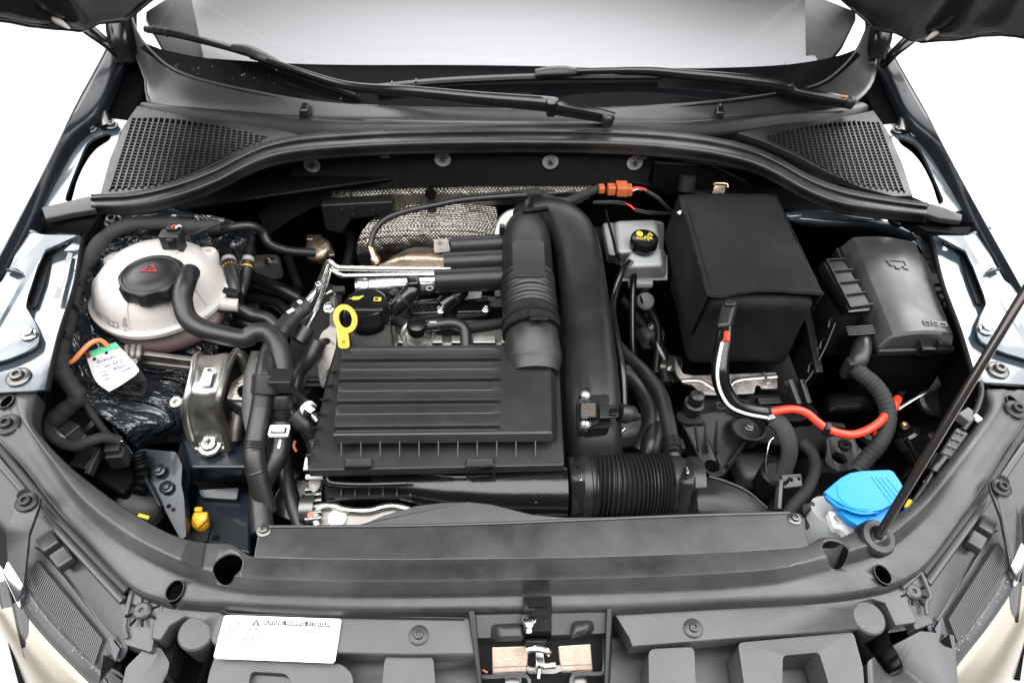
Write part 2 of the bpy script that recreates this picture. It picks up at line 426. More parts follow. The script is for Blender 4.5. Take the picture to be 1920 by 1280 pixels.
# ------------------------------------------------------------------ studio
def struct(o): o['kind'] = 'structure'; return o
m = MB(); m.sheet([(-30, -30, 0), (30, -30, 0), (30, 40, 0), (-30, 40, 0)]); struct(m.build('studio_floor', M_floor, up=(0, 0, 1)))
m = MB(); c0 = V((.03, 1.64, 0)); m.lathe([(2.165, 0), (2.165, .006), (2.16, .010), (0, .010)], c0, seg=96); struct(m.build('turntable', M_floor))
M_seam = mk('pale_brown_edging', (.42, .31, .25), .6, var=.3, vs=8)
m = MB(); m.lathe([(2.167, .002), (2.167, .006), (2.174, .006), (2.174, .002)], c0, seg=96); struct(m.build('turntable_edging', M_seam))

# ------------------------------------------------------------------ windscreen
WP, WN = V((0, .50, 1.005)), V((0, -math.sin(rad(29)), math.cos(rad(29))))
def G(px, py, h=0): return PL(px, py, WP + WN * h, WN)
ws = thing('windscreen', 'large sloping windscreen with a white card behind the glass', 'windscreen', (0, .6, 1.0))
low = [G(x, y) for x, y in [(244, 20), (256, 52), (283, 90), (345, 134), (480, 168), (650, 192), (960, 201), (1200, 196), (1408, 179), (1518, 160), (1562, 136), (1600, 98), (1622, 55), (1638, 20)]]
slope = V((0, math.cos(rad(29)), math.sin(rad(29))))
g = MB(); lowc = resample(cat(low, 6), 40)
rows = []
for k in range(7):
    t = k / 6
    rows.append([V((p.x * (1 + .03 * min(1, 4 * t) - .08 * t), p.y, p.z)) + slope * (1.05 * t + (0)) - WN * (.0) for p in lowc])
g.loft(rows, 40, 2)
glass = g.build('glass_pane', M_glass, ws, up=(0, -1, 1))
fl = [(275, 82), (300, 92), (378, 108), (440, 113), (536, 119), (660, 122), (830, 122), (1000, 124), (1130, 128), (1260, 128), (1330, 128), (1470, 122), (1560, 108), (1602, 94)]
fu = [G(x, y, .0016) for x, y in fl]
fd = [G(x, y, .0016) for x, y in [(262, 90), (292, 112), (340, 142), (478, 176), (650, 200), (800, 208), (960, 209), (1080, 207), (1200, 204), (1320, 197), (1412, 187), (1524, 168), (1570, 144), (1614, 104)]]
m = MB(); m.loft([fd, fu], 48, linear_v=True); m.build('ceramic_band', M_frit, ws, up=(0, -1, 1))
wcd = thing('white_card', 'large white card standing behind the windscreen', 'card', (0, .8, 1.05))
M_card = mk('white_card_board', (.74, .73, .75), .6)
part(wcd, 'board', M_card, lambda m: m.prism(rnd([G(x, y, -.05) for x, y in ((392, 160), (1512, 160), (1508, -140), (330, -140))], .02), -WN * .004), bevel=.001)
part(wcd, 'corner_tab', M_card, lambda m: m.prism(rnd([G(x, y, -.045) for x, y in ((1470, 122), (1474, 108), (1528, 104), (1533, 112), (1526, 122))], .01), -WN * .003))
m = MB(); m.loft([[p - WN * .06 + slope * .05 for p in lowc], [V((p.x, 1.5, .98)) for p in lowc]], 20); tag(m.build('dashboard', mk('grey_cabin_trim', (.16, .16, .155), .7), thick=.02), 'dark dashboard top behind the windscreen', 'dashboard')

# ------------------------------------------------------------------ engine bay floor and walls (dark, mostly hidden)
m = MB(); m.sheet([(-.80, -.56, .30), (.80, -.56, .30), (.84, .8, .30), (-.84, .8, .30)]); tag(m.build('undertray', M_dark, up=(0, 0, 1), thick=.01), 'black undertray deep below the engine', 'undertray')
fw = thing('firewall', 'black insulated firewall behind the engine', 'firewall', (0, .50, .3))
m = MB(); m.loft([[(-.80, .46, .30), (0, .50, .30), (.80, .46, .30)], [(-.80, .44, .72), (0, .47, .72), (.80, .44, .72)], [(-.80, .33, .90), (0, .435, .935), (.80, .33, .90)]], 24); m.build('insulation_mat', M_dark, fw, thick=-.01)
# plenum floor under the scuttle
m = MB(); m.loft([[(-.86, .22, .86), (-.4, .36, .87), (0, .43, .88), (.4, .36, .87), (.86, .22, .86)], [(-.86, .80, .88), (-.4, .62, .90), (0, .60, .91), (.4, .62, .90), (.86, .80, .88)]], 24); m.build('plenum_floor', M_dark, fw, thick=-.01)
m = MB()
m.loft([[(-.86, .70, .45), (-.76, .40, .40), (-.70, -.2, .4), (-.60, -.42, .40)], [(-.90, .70, .90), (-.80, .40, .86), (-.74, -.2, .84), (-.63, -.40, .80)]], 20); tag(m.build('wing_liner', M_dark, thick=.01), 'black liner wall under the left wing ledge', 'liner')
m = MB()
m.loft([[(.86, .70, .45), (.76, .40, .40), (.70, -.2, .4), (.60, -.42, .40)], [(.90, .70, .90), (.80, .40, .86), (.74, -.2, .84), (.63, -.40, .80)]], 20); tag(m.build('wing_liner', M_dark, thick=.01), 'black liner wall under the right wing ledge', 'liner')

# ------------------------------------------------------------------ wings (fenders), one for each side
def bolt(parent, c, r, n=(0, 0, 1), mat=None, washer=1.6, name='bolt', star=True):
    """flanged bolt with a recessed drive"""
    mat = mat or M_bolt
    def f(m):
        m.lathe([(r * washer, 0), (r * washer, r * .18), (r * washer * .93, r * .3), (r * 1.02, r * .36), (r, r * .5), (r * .94, r * .95), (r * .8, r * 1.05), (r * .5, r * 1.05), (r * .42, r * .6), (0, r * .55)], c, n, 18)
    return part(parent, name, mat, f, ang=40)
def wing(side):
    m_ = SM(side); sd = 'left' if side == 0 else 'right'
    sg = -1 if side == 0 else 1
    w = thing('wing', f'dark blue-grey painted front wing on the {sd}', 'wing', (sg * .8, .2, .7))
    def Q(pts): return PP(pts, None, m_)
    # outer skin: ridge, shoulder, and the side falling away
    outer = Q([(214, 60, 1.03), (196, 100, 1.015), (150, 185, .99), (115, 255, .972), (75, 335, .955), (20, 440, .935), (-40, 555, .915), (-120, 720, .88)])
    inner = Q([(238, 75, 1.02), (214, 135, 1.0), (182, 205, .978), (136, 255, .964), (98, 330, .948), (60, 415, .932), (8, 520, .912), (-40, 640, .885)])
    mid = [a.lerp(b, .5) + V((0, 0, .004)) for a, b in zip(outer, inner)]
    lip = [p + V((sg * -.006, 0, -.022)) for p in inner]
    side1 = [p + V((sg * .018, 0, -.03)) for p in outer]
    side2 = [p + V((sg * .034, 0, -.16)) for p in outer]
    side3 = [p + V((sg * .02, 0, -.5)) for p in outer]
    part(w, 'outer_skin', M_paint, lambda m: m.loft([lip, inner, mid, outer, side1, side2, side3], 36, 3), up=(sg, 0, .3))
    # rear ledge with the black drain slot
    led = Q([(179, 218, .955), (132, 256, .945), (98, 330, .935), (77, 388, .930), (110, 396, .930), (190, 366, .935), (225, 250, .948), (240, 226, .955)])
    slot = Q([(206, 250, .948), (190, 252, .948), (166, 266, .946), (150, 298, .941), (124, 366, .934), (127, 377, .933), (134, 376, .933), (144, 340, .937), (162, 302, .942), (182, 278, .945), (205, 262, .947)])
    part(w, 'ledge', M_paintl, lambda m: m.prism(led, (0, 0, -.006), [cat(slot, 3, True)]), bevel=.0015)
    # black block painted as the shade in the cavity around the bonnet hinge
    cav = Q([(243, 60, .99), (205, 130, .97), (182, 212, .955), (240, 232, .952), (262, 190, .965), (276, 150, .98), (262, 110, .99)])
    part(w, 'hinge_cavity_shade', M_void, lambda m: m.prism(cav, (0, 0, -.05)))
    # black gutter between the skin and the ledges
    gut = Q([(150, 230, .93), (60, 400, .91), (-20, 590, .89), (110, 620, .885), (150, 440, .905), (250, 230, .93)])
    part(w, 'gutter', M_dark, lambda m: m.prism(gut, (0, 0, -.02)))
    # front ledge panel and raised bracket
    led2 = Q([(150, 440, .905), (156, 450, .905), (136, 540, .90), (112, 620, .895), (92, 700, .89), (86, 728, .888), (62, 732, .888), (-60, 738, .885), (-60, 620, .895), (20, 560, .90), (60, 470, .905), (110, 436, .908)])
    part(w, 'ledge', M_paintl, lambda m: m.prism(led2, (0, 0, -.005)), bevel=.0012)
    br = Q([(45, 433, .925), (80, 440, .925), (146, 441, .920), (112, 456, .920), (84, 470, .918), (70, 500, .916), (52, 555, .911), (48, 575, .909), (62, 598, .907), (74, 625, .904), (72, 645, .902), (52, 658, .901), (18, 672, .900), (-50, 690, .898), (-60, 560, .91), (2, 530, .915), (24, 490, .92)])
    part(w, 'bracket', M_paintl, lambda m: m.prism(rnd(br, .006, 3), (0, 0, -.004)), bevel=.0015)
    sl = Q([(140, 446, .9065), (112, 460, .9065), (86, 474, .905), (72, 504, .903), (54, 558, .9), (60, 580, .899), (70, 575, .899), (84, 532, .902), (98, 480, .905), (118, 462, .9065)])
    part(w, 'slot_shade_strip', M_dark, lambda m: m.prism(sl, (0, 0, .0016)))  # dark strip laid on the ledge as the shade of a slot
    # stiffening ribs pressed into the bracket, bolts
    for a, b in (((44, 434), (82, 444)), ((14, 506), (44, 514))):
        A, Bq = P(*m_(*a), .922), P(*m_(*b), .918)
        part(w, 'pressed_rib', M_paintl, lambda m: m.tube([A, A.lerp(Bq, .5) + V((0, 0, .003)), Bq], [.003, .005, .0015], 10, 4))
    p = P(*m_(55, 627), .905); bolt(w, p, .0075, (0, 0, 1), M_steel)
    p = P(*m_(35, 707), .890); bolt(w, p, .0095, (0, -.1, 1), M_bolt, 1.75)
    p = P(*m_(210, 236), .955); bolt(w, p, .0075, (0, -.1, 1), M_bolt)
    p = P(*m_(172, 243), .952); bolt(w, p, .0065, (0, -.1, 1), M_bolt)
    # rolled seam of the inner panel beside the bay
    sm_ = Q([(160, 440, .905), (152, 470, .904), (140, 540, .901), (112, 630, .896), (88, 735, .889)])
    part(w, 'panel_seam', M_dark, lambda m: m.tube(sm_, .004, 8))
    return w
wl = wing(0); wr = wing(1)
# stamped number on the left ledge
pts = [P(*q, .9075) for q in ((128, 474), (137, 476), (112, 562), (101, 560))]
part(wl, 'number_plate', M_greyprint if False else mk('grey_number_strip', (.17, .17, .17), .55), lambda m: m.sheet([p + V((0, 0, .0012)) for p in pts]), up=(0, 0, 1))
a, b = P(104, 556, .9095), P(132, 477, .9095)
text(wl, 'stamped_number', '*TMBJF7NE5J0105020*', a.lerp(b, .5), a - b, V((0, 0, 1)).cross(a - b), .0115, M_whitep, sx=.62)

# ------------------------------------------------------------------ hinges and bonnet
def hinge(side):
    m_ = SM(side); sd = 'left' if side == 0 else 'right'
    h = thing('hinge_assembly', f'black steel bonnet hinge arm on the {sd}', 'hinge', P(*m_(225, 110), .95))
    arm = [P(*m_(x, y), z) for x, y, z in ((104, -10, 1.12), (132, 18, 1.10), (160, 50, 1.075), (200, 82, 1.045), (232, 110, 1.01))]
    part(h, 'hinge_arm', M_gloss, lambda m: m.tube(arm, [.015, .016, .016, .012, .012], 10, 4, flat=.55), bevel=0)
    lo = [P(*m_(x, y), z) for x, y, z in ((228, 100, 1.0), (212, 140, .985), (195, 170, .972), (190, 200, .965), (200, 238, .957))]
    part(h, 'hinge_plate', M_gloss, lambda m: m.tube(lo, [.010, .012, .012, .011, .012], 10, 4, flat=.5))
    for x, y, z in ((130, 18, 1.112), (172, 42, 1.088)):
        bolt(h, P(*m_(x, y), z), .007, (0, -.6, .6), M_bolt)
    return h
hinge(0); hinge(1)
bn = thing('bonnet', 'open dark bonnet standing above the engine bay', 'bonnet', (0, .55, 1.15))
ce = [(-260, 60, 1.30), (-90, 40, 1.24), (0, 43, 1.21), (60, 54, 1.18), (118, 58, 1.16), (150, 62, 1.145), (178, 48, 1.135), (215, 44, 1.12), (240, 40, 1.11), (262, 22, 1.12), (290, 0, 1.13), (330, -30, 1.15)]
eL = [P(x, y, z) for x, y, z in ce]; eR = [P(*Rm(x, y), z) for x, y, z in ce]
edge = eL + [V((-.5, .60, 1.26)), V((-.2, .60, 1.30)), V((.2, .60, 1.30)), V((.5, .60, 1.26))] + eR[::-1]
def lift(dy, dz, k): return [V((p.x * k, p.y + dy, p.z + dz)) for p in edge]
part(bn, 'inner_skin', M_gloss, lambda m: m.loft([edge, lift(.02, .012, 1), lift(-.01, .10, .99), lift(-.12, .42, .96), lift(-.26, .78, .9)], 90, 3), thick=.006)
part(bn, 'outer_skin', M_paint, lambda m: m.loft([lift(.022, -.002, 1.004), lift(.035, .03, 1.01), lift(.02, .12, 1.0), lift(-.08, .44, .97), lift(-.23, .80, .91)], 90, 3), thick=-.002)
for side in (0, 1):
    m_ = SM(side)
    bd = [P(*m_(x, y), z) for x, y, z in ((72, 14, 1.195), (92, 28, 1.182), (118, 44, 1.168), (140, 58, 1.155))]
    part(bn, 'sealant_bead', mk('dirty_sealant', (.42, .38, .34), .6, var=.3, vs=60), lambda m: m.tube([p + V((0, -.012, .008)) for p in bd], [.003, .006, .007, .002], 8, 4))
    rb = [P(*m_(x, y), z) for x, y, z in ((0, 6, 1.23), (60, 12, 1.205), (110, 40, 1.175), (150, 56, 1.15))]
    part(bn, 'folded_flange', M_gloss, lambda m: m.tube([p + V((0, -.02, .03)) for p in rb], .007, 8, 4))
# ------------------------------------------------------------------ scuttle cover
cw = thing('scuttle_cover', 'grey-black plastic scuttle cover below the windscreen', 'scuttle cover', (0, .5, .93))
up_ = [(244, 20), (254, 54), (281, 92), (345, 136), (480, 170), (650, 194), (960, 203), (1200, 198), (1408, 181), (1518, 162), (1564, 138), (1603, 98), (1624, 57), (1640, 20)]
fr_ = [(238, 40, 1.05), (248, 82, 1.03), (272, 150, .995), (284, 194, .975), (420, 208, .975), (600, 222, .985), (960, 232, .992), (1230, 228, .99), (1400, 216, .982), (1560, 205, .98), (1606, 190, .985), (1640, 150, 1.0), (1645, 85, 1.035), (1642, 40, 1.05)]
ra = [G(x, y, .004) for x, y in up_]; rb_ = [P(x, y, z) for x, y, z in fr_]
rb0 = [p.lerp(q, .12) - V((0, 0, .002)) for p, q in zip(ra, rb_)]
rb1 = [p.lerp(q, .5) - V((0, 0, .012)) for p, q in zip(ra, rb_)]
rb2 = [p.lerp(q, .85) - V((0, 0, .010)) for p, q in zip(ra, rb_)]
part(cw, 'upper_trough', M_scuttle, lambda m: m.loft([ra, rb0, rb1, rb2, rb_], 70, 3), thick=.003, up=(0, -.3, 1))
# front lip and the two louvred end panels
lipf = [(262, 196, .972), (292, 204, .974), (420, 218, .972), (540, 232, .975), (660, 238, .982), (960, 241, .985), (1230, 238, .985), (1330, 234, .982), (1450, 222, .978), (1590, 212, .978), (1628, 200, .98)]
lipb = [(284, 192, .977), (310, 197, .977), (430, 207, .978), (560, 218, .984), (680, 225, .988), (960, 231, .993), (1200, 229, .991), (1330, 222, .987), (1440, 213, .984), (1560, 203, .983), (1606, 190, .986)]
part(cw, 'front_lip', M_plastic, lambda m: m.loft([PP(lipb), [a_.lerp(b_, .5) + V((0, 0, .003)) for a_, b_ in zip(PP(lipb), PP(lipf))], PP(lipf), [p + V((0, -.012, -.02)) for p in PP(lipf)]], 60, 3), thick=.003)
# raised nozzle shelf in the middle of the trough
M_trough = M_cover
hump = [P(x, y, .997) for x, y in ((772, 234), (776, 222), (788, 214), (802, 213), (812, 222), (816, 234))]
def grille(side):
    m_ = SM(side)
    def Z(px, py): return .975 - (py - 200) / 160 * .022   # gentle fall towards the bay
    def Q(x, y, dz=0): return P(*m_(x, y), Z(x, y) + dz)
    fr = [(258, 198), (246, 214), (232, 236), (205, 300), (188, 364), (230, 366), (300, 350), (372, 322), (440, 290), (500, 268), (560, 252), (470, 232), (380, 222), (300, 208)]
    op = [(248, 222), (300, 221), (352, 226), (420, 238), (500, 258), (482, 266), (440, 283), (390, 308), (340, 333), (290, 347), (207, 355), (212, 330), (228, 280)]
    part(cw, 'louvre_frame', M_plastic, lambda m: m.prism([Q(x, y) for x, y in fr], (0, 0, -.012), [[Q(x, y) for x, y in op]]), bevel=.0012)
    bot = [(207, 355), (290, 347), (340, 333), (390, 308), (440, 283), (482, 266), (500, 258)]
    top = [(248, 222), (300, 221), (352, 226), (420, 238), (500, 258)]
    def on(line, x):
        for a, b in zip(line, line[1:]):
            if a[0] <= x <= b[0]: return a[1] + (b[1] - a[1]) * (x - a[0]) / max(1e-6, b[0] - a[0])
        return line[0][1] if x < line[0][0] else line[-1][1]
    for i in range(24):      # uprights
        xt = 248 + 250 * i / 24; yt = on(top, xt); slant = -.32 * (1 - i / 30)
        x, y = xt, yt
        while y < on(bot, x) + (0 if x > 207 else 99) and y < 356: x += slant * 2; y += 2
        if y - yt < 6: continue
        A, B_ = Q(xt, yt - 1, .0005), Q(x, y + 1, .0005)
        part(cw, 'louvre_upright', M_plastic, lambda m: m.bar(A, B_, .0030, .004))
    for j in range(1, 23):   # cross slats
        t = j / 23; x0, y0 = 248 - 41 * t, 222 + 133 * t
        x, y = x0, y0
        while x < 500 and y < on(bot, x) + .5 and y >= on(top, x) - 3 if x > 248 else (x < 500 and y < on(bot, max(x, 207)) + .5): x += 3; y += .16 * 3 * (1 - t) * .6
        if x - x0 < 8: continue
        A, B_ = Q(x0, y0, -.0005), Q(x, y, -.0005)
        part(cw, 'louvre_slat', M_plastic, lambda m: m.bar(A, B_, .0030, .003))
grille(0); grille(1)
for i, (x, y) in enumerate(((571, 206), (1347, 210))):
    nz_ = thing('washer_nozzle', ['small black washer nozzle on the scuttle, at the left', 'small black washer nozzle on the scuttle, at the right'][i], 'nozzle', P(x, y, .985), 'washer nozzles')
    c = P(x, y + 6, .99)
    part(nz_, 'nozzle_body', M_gloss, lambda m: m.hexa([c + V(q) for q in ((-.011, -.012, -.006), (.010, -.012, -.006), (.013, .016, -.004), (-.007, .016, -.004))], [c + V(q) for q in ((-.008, -.008, .010), (.008, -.008, .010), (.009, .012, .018), (-.003, .012, .018))]), bevel=.003, seg=3)
    part(nz_, 'nozzle_jet', M_bolt, lambda m: m.cyl(c + V((.003, .010, .014)), (0, .7, .5), .002, .006, 10))
# ------------------------------------------------------------------ weather strip along the scuttle
sp = [(170, 364, .955), (250, 358, .957), (330, 338, .962), (400, 312, .967), (450, 286, .972), (500, 265, .977), (560, 253, .981), (640, 246, .985), (760, 240, .988), (960, 237, .99), (1160, 240, .99), (1300, 251, .988), (1400, 271, .984), (1460, 296, .98), (1520, 329, .974), (1580, 351, .97), (1650, 366, .966), (1740, 380, .962)]
wd = [(0, -.014), (3, 0), (8, .003), (13, -.002), (15, -.005), (18, -.003), (26, -.004), (33, -.010), (42, -.024), (50, -.034)]
nrm = []
for i, p in enumerate(sp):
    a, b = sp[max(0, i - 1)], sp[min(len(sp) - 1, i + 1)]; d = V((b[0] - a[0], b[1] - a[1])).normalized(); nrm.append(V((-d.y, d.x)))
rows = []
for d, dz in wd:
    row = []
    for i, (x, y, z) in enumerate(sp):
        s_ = .78 if i in (0, len(sp) - 1) else (.9 if i in (1, len(sp) - 2) else 1)
        row.append(P(x + nrm[i].x * d * s_ * .6, y + max(.45, nrm[i].y) * d * s_, z + dz))
    rows.append(row)
ss = thing('weather_strip', 'long black rubber weather strip curving along the scuttle edge', 'weather strip', (0, .38, .93))
part(ss, 'rubber_bulb', M_seal, lambda m: m.loft(rows, 90, 3), thick=.004, up=(0, -.5, 1))
for x, y in ((722, 294), (1204, 297), (1466, 344)):
    part(ss, 'clip', M_plastic, lambda m: m.box(P(x, y, .948), (.018, .004, .006)), bevel=.001)
for side, (pts, mp_) in enumerate((([(76, 388, .94), (120, 378, .945), (168, 366, .952), (180, 392, .945), (130, 400, .94), (84, 410, .936)], None), ([(1744, 380, .957), (1770, 388, .953), (1806, 402, .948), (1804, 414, .944), (1760, 408, .945), (1730, 398, .950)], None))):
    part(ss, 'end_piece', M_cover, lambda m: m.prism(PP(pts), (0, 0, -.012)), bevel=.003)
# black end skirts running to the wings
for pts in ([(30, 405, .925), (80, 405, .93), (176, 392, .935), (190, 398, .925), (160, 440, .90), (60, 432, .905)], [(1692, 398, .945), (1800, 412, .938), (1862, 424, .930), (1850, 445, .915), (1740, 432, .915), (1700, 412, .92)]):
    part(ss, 'end_skirt', M_dark, lambda m: m.prism(PP(pts), (0, 0, -.02)), bevel=.003)

# ------------------------------------------------------------------ windscreen pillars
for side in (0, 1):
    e = [r[0] if side == 0 else r[-1] for r in [[V((p.x * (1 + .03 * min(1, 4 * t) - .08 * t), p.y, p.z)) + slope * (1.05 * t) for p in lowc] for t in [k / 6 for k in range(7)]]]
    sg = -1 if side == 0 else 1
    pl_ = thing('windscreen_pillar', f'dark windscreen pillar trim on the {"left" if side == 0 else "right"}', 'pillar', e[0])
    part(pl_, 'pillar_trim', M_cover, lambda m: m.loft([[p + V((sg * -.012, 0, .004)) for p in e], [p + V((sg * .012, .006, .012)) for p in e], [p + V((sg * .04, .03, .0)) for p in e], [p + V((sg * .05, .05, -.06)) for p in e]], 16, 3), thick=.004)
    part(pl_, 'pillar_base', M_gloss, lambda m: m.tube([e[0] + V((sg * .03, -.02, -.10)), e[0] + V((sg * .035, .03, -.02)), e[2] + V((sg * .05, .04, 0))], .03, 14, 5))
# ------------------------------------------------------------------ wiper arms
def wiper(label, arm, blade, piv, knob, hinge_at, tip):
    w = thing('wiper', label, 'wiper', P(*piv), 'windscreen wipers')
    A = [G(q[1], q[2], q[3]) if q[0] == 'g' else P(*q) for q in arm]
    part(w, 'arm', M_gloss, lambda m: m.tube(A, [.013, .015, .016, .015, .013, .011, .009, .007, .007], 10, 5, flat=.75, ref=(0, 0, 1)))
    part(w, 'spring_hinge', M_gloss, lambda m: m.box(P(*hinge_at), (.018, .030, .030), Matrix.Rotation(.1, 3, 'Z')), bevel=.004)
    part(w, 'pivot_cap', M_rubber, lambda m: m.lathe([(.012, -.012), (.012, .003), (.009, .008), (.004, .010), (0, .0105)], P(*knob), (0, -.25, 1), 20))
    Bq = [G(x, y, h) for x, y, h in blade]
    part(w, 'blade', M_plastic, lambda m: m.tube(Bq, .0085, 8, 4, flat=.75))
    part(w, 'blade_rubber', M_rubber, lambda m: m.tube([p - WN * .009 for p in Bq], .004, 6, 4, flat=.6))
    part(w, 'blade_adapter', M_cover, lambda m: m.tube([G(x, y, h) for x, y, h in tip], [.010, .013, .013, .008], 10, 4, flat=.8))
    for t in (.12, .3):
        k = int(len(Bq) * t) ; q = Bq[0].lerp(Bq[1], t * 2)
        part(w, 'blade_clip', M_gloss, lambda m: m.box(q, (.004, .014, .016)), bevel=.001)
wiper('longer wiper arm lying across the left of the windscreen base',
      [(1150, 222, 1.01), (1100, 212, 1.02), (1045, 202, 1.035), (1030, 196, 1.035), (900, 185, 1.035), (770, 172, 1.04), ('g', 655, 162, .028), ('g', 560, 134, .034), ('g', 470, 104, .034)],
      [(272, 54, .02), (340, 66, .02), (460, 98, .02), (560, 135, .02), (670, 176, .018)], (1150, 222, .98), (1140, 222, 1.02), (1032, 201, 1.034), [(436, 90, .032), (465, 95, .034), (490, 106, .034), (520, 118, .028)])
wiper('shorter wiper arm lying across the right of the windscreen base',
      [(1598, 194, 1.0), (1540, 184, 1.015), (1482, 172, 1.03), ('g', 1466, 162, .028), ('g', 1380, 150, .030), ('g', 1290, 141, .030), ('g', 1220, 134, .032), ('g', 1150, 133, .034), ('g', 1080, 135, .036)],
      [(705, 164, .016), (830, 152, .018), (1010, 144, .02), (1150, 143, .02), (1240, 142, .02)], (1600, 195, .98), (1594, 190, 1.008), (1468, 167, 1.032), [(1004, 138, .030), (1030, 135, .034), (1060, 134, .034), (1090, 135, .03)])
M_tag = None
part(cw, 'orange_mark', M_orange, lambda m: m.box(P(1583, 181, 1.02), (.016, .004, .004), Matrix.Rotation(-.3, 3, 'Z')), bevel=.001)

# ------------------------------------------------------------------ sound-deadening panel and heat shield on the firewall
sd_ = thing('bulkhead_panel', 'black sound-deadening panel under the weather strip', 'panel', (0, .4, .8))
pl = [(540, 288), (546, 347), (483, 402), (502, 443), (545, 412), (592, 388), (622, 384), (617, 359), (750, 351), (900, 347), (1105, 346), (1215, 342), (1228, 296), (1100, 284), (960, 282), (740, 282), (640, 280)]
part(sd_, 'mat', M_felt, lambda m: m.prism([PY(x, y, .395) for x, y in pl], (0, .012, 0)), bevel=.002)
M_clip = mk('dull_silver_clip', (.30, .29, .28), .45, metal=.2, var=.1)
for x, y in ((585, 309), (830, 298), (1032, 303), (1190, 305)):
    c = PY(x, y, .392); f = thing('star_clip', f'round silver push-on clip on the bulkhead panel, {["first from the left","second from the left","third from the left","fourth from the left"][[585,830,1032,1190].index(x)]}', 'clip', c, 'silver push-on clips')
    hs = []
    for k in range(7):
        a = k / 7 * 2 * math.pi + .2; d = V((math.cos(a), 0, math.sin(a))); e = V((-math.sin(a), 0, math.cos(a)))
        hs.append([c + d * .004 + e * .0012, c + d * .011 + e * .0006, c + d * .011 - e * .0006, c + d * .004 - e * .0012])
    part(f, 'toothed_disc', M_clip, lambda m: m.prism([c + V((math.cos(t * math.pi / 14), 0, math.sin(t * math.pi / 14))) * .0165 for t in range(28)], (0, -.0015, 0), hs))
    part(f, 'stud', M_bolt, lambda m: m.cyl(c, (0, -1, 0), .004, .007, 10))
hs_ = thing('heat_shield', 'crinkled silver embossed heat shield behind the engine', 'heat shield', (0, .42, .6))
part(hs_, 'upper_foil', M_foil, lambda m: m.loft([[PY(x, y, .415) for x, y in ((612, 352), (760, 340), (960, 336), (1110, 338))], [PY(x, y, .400) for x, y in ((624, 372), (760, 364), (960, 362), (1110, 360))], [PY(x, y, .410) for x, y in ((632, 388), (760, 388), (960, 384), (1105, 374))]], 40), thick=.001)
part(hs_, 'lower_foil', M_foil, lambda m: m.loft([[PY(x, y, .41) for x, y in ((730, 388), (820, 376), (890, 384), (930, 388))], [PY(x, y, .36) for x, y in ((685, 424), (770, 420), (880, 420), (935, 430))], [PY(x, y, .34) for x, y in ((668, 470), (760, 460), (870, 464), (930, 470))], [PY(x, y, .36) for x, y in ((680, 510), (760, 505), (860, 505), (920, 510))]], 40), thick=.001)

# ================================================================== left of the bay
def hose(name, label, pts, r, mat=None, cat_='hose', seg=14, group=None, sub=6, **k):
    return solo(name, label, cat_, mat or M_rubber, lambda m: m.tube(PP(pts), r, seg, sub, **k), group=group)
def ring(parent, name, mat, a, b, r, px=None):
    """collar along the line a-b"""
    a, b = V(a), V(b); d = b - a
    return part(parent, name, mat, lambda m: m.lathe([(r * .9, 0), (r, d.length * .08), (r, d.length * .92), (r * .9, d.length)], a, d, 18))

# inner wing panel / strut tower, waxed
st = thing('strut_tower', 'wax-streaked dark strut tower beside the coolant tank', 'strut tower', (-.62, .05, .6))
part(st, 'waxed_panel', M_wax, lambda m: m.loft([PP(r) for r in (
    [(160, 446, .868), (205, 410, .875), (300, 400, .87), (400, 405, .85), (480, 430, .80)],
    [(152, 520, .860), (205, 480, .848), (300, 470, .84), (400, 470, .79), (470, 490, .74)],
    [(140, 600, .845), (200, 600, .80), (300, 590, .78), (400, 580, .74), (450, 560, .70)],
    [(125, 680, .83), (190, 680, .775), (270, 685, .755), (345, 690, .74), (400, 680, .70)],
    [(150, 740, .78), (205, 728, .765), (275, 740, .762), (338, 745, .735), (380, 740, .69)],
    [(190, 780, .765), (235, 772, .762), (290, 778, .757), (338, 780, .725), (370, 780, .68)],
    [(226, 806, .755), (258, 800, .752), (304, 800, .742), (340, 800, .71), (360, 800, .67)],
    [(255, 842, .70), (275, 836, .69), (305, 830, .68), (340, 830, .67), (360, 830, .65)])], 44, 4), up=(0, 0, 1), thick=.004)
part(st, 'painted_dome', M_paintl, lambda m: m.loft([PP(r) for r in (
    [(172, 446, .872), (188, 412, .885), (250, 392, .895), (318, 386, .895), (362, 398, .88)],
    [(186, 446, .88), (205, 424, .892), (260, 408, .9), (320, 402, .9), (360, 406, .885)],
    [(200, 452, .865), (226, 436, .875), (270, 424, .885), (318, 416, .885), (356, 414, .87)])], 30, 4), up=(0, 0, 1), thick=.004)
bolt(st, P(213, 416, .896), .011, (0, -.2, 1), M_bolt, 1.5)
# front rail
rl = thing('front_rail', 'glossy dark blue painted front rail below the engine mount', 'frame rail', (-.45, -.25, .45))
part(rl, 'rail_plate', M_paintd, lambda m: m.prism(rnd(PP([(246, 852, .700), (264, 840, .703), (330, 846, .705), (342, 870, .700), (340, 905, .690), (346, 935, .682), (350, 1005, .668), (338, 1012, .668), (300, 940, .68)]), .004, 2), (0, 0, -.03)), bevel=.003, seg=3)
part(rl, 'mount_pedestal', M_paintd, lambda m: m.hexa(PP([(358, 905, .640), (482, 905, .640), (484, 800, .640), (340, 800, .640)]), PP([(356, 878, .712), (470, 878, .712), (476, 820, .712), (338, 822, .712)])), bevel=.007, seg=4)
part(rl, 'lower_shelf', M_paintd, lambda m: m.hexa(PP([(350, 1060, .56), (476, 1060, .56), (476, 900, .56), (352, 900, .56)]), PP([(362, 1018, .625), (470, 1040, .625), (472, 925, .628), (372, 915, .628)])), bevel=.006, seg=3)
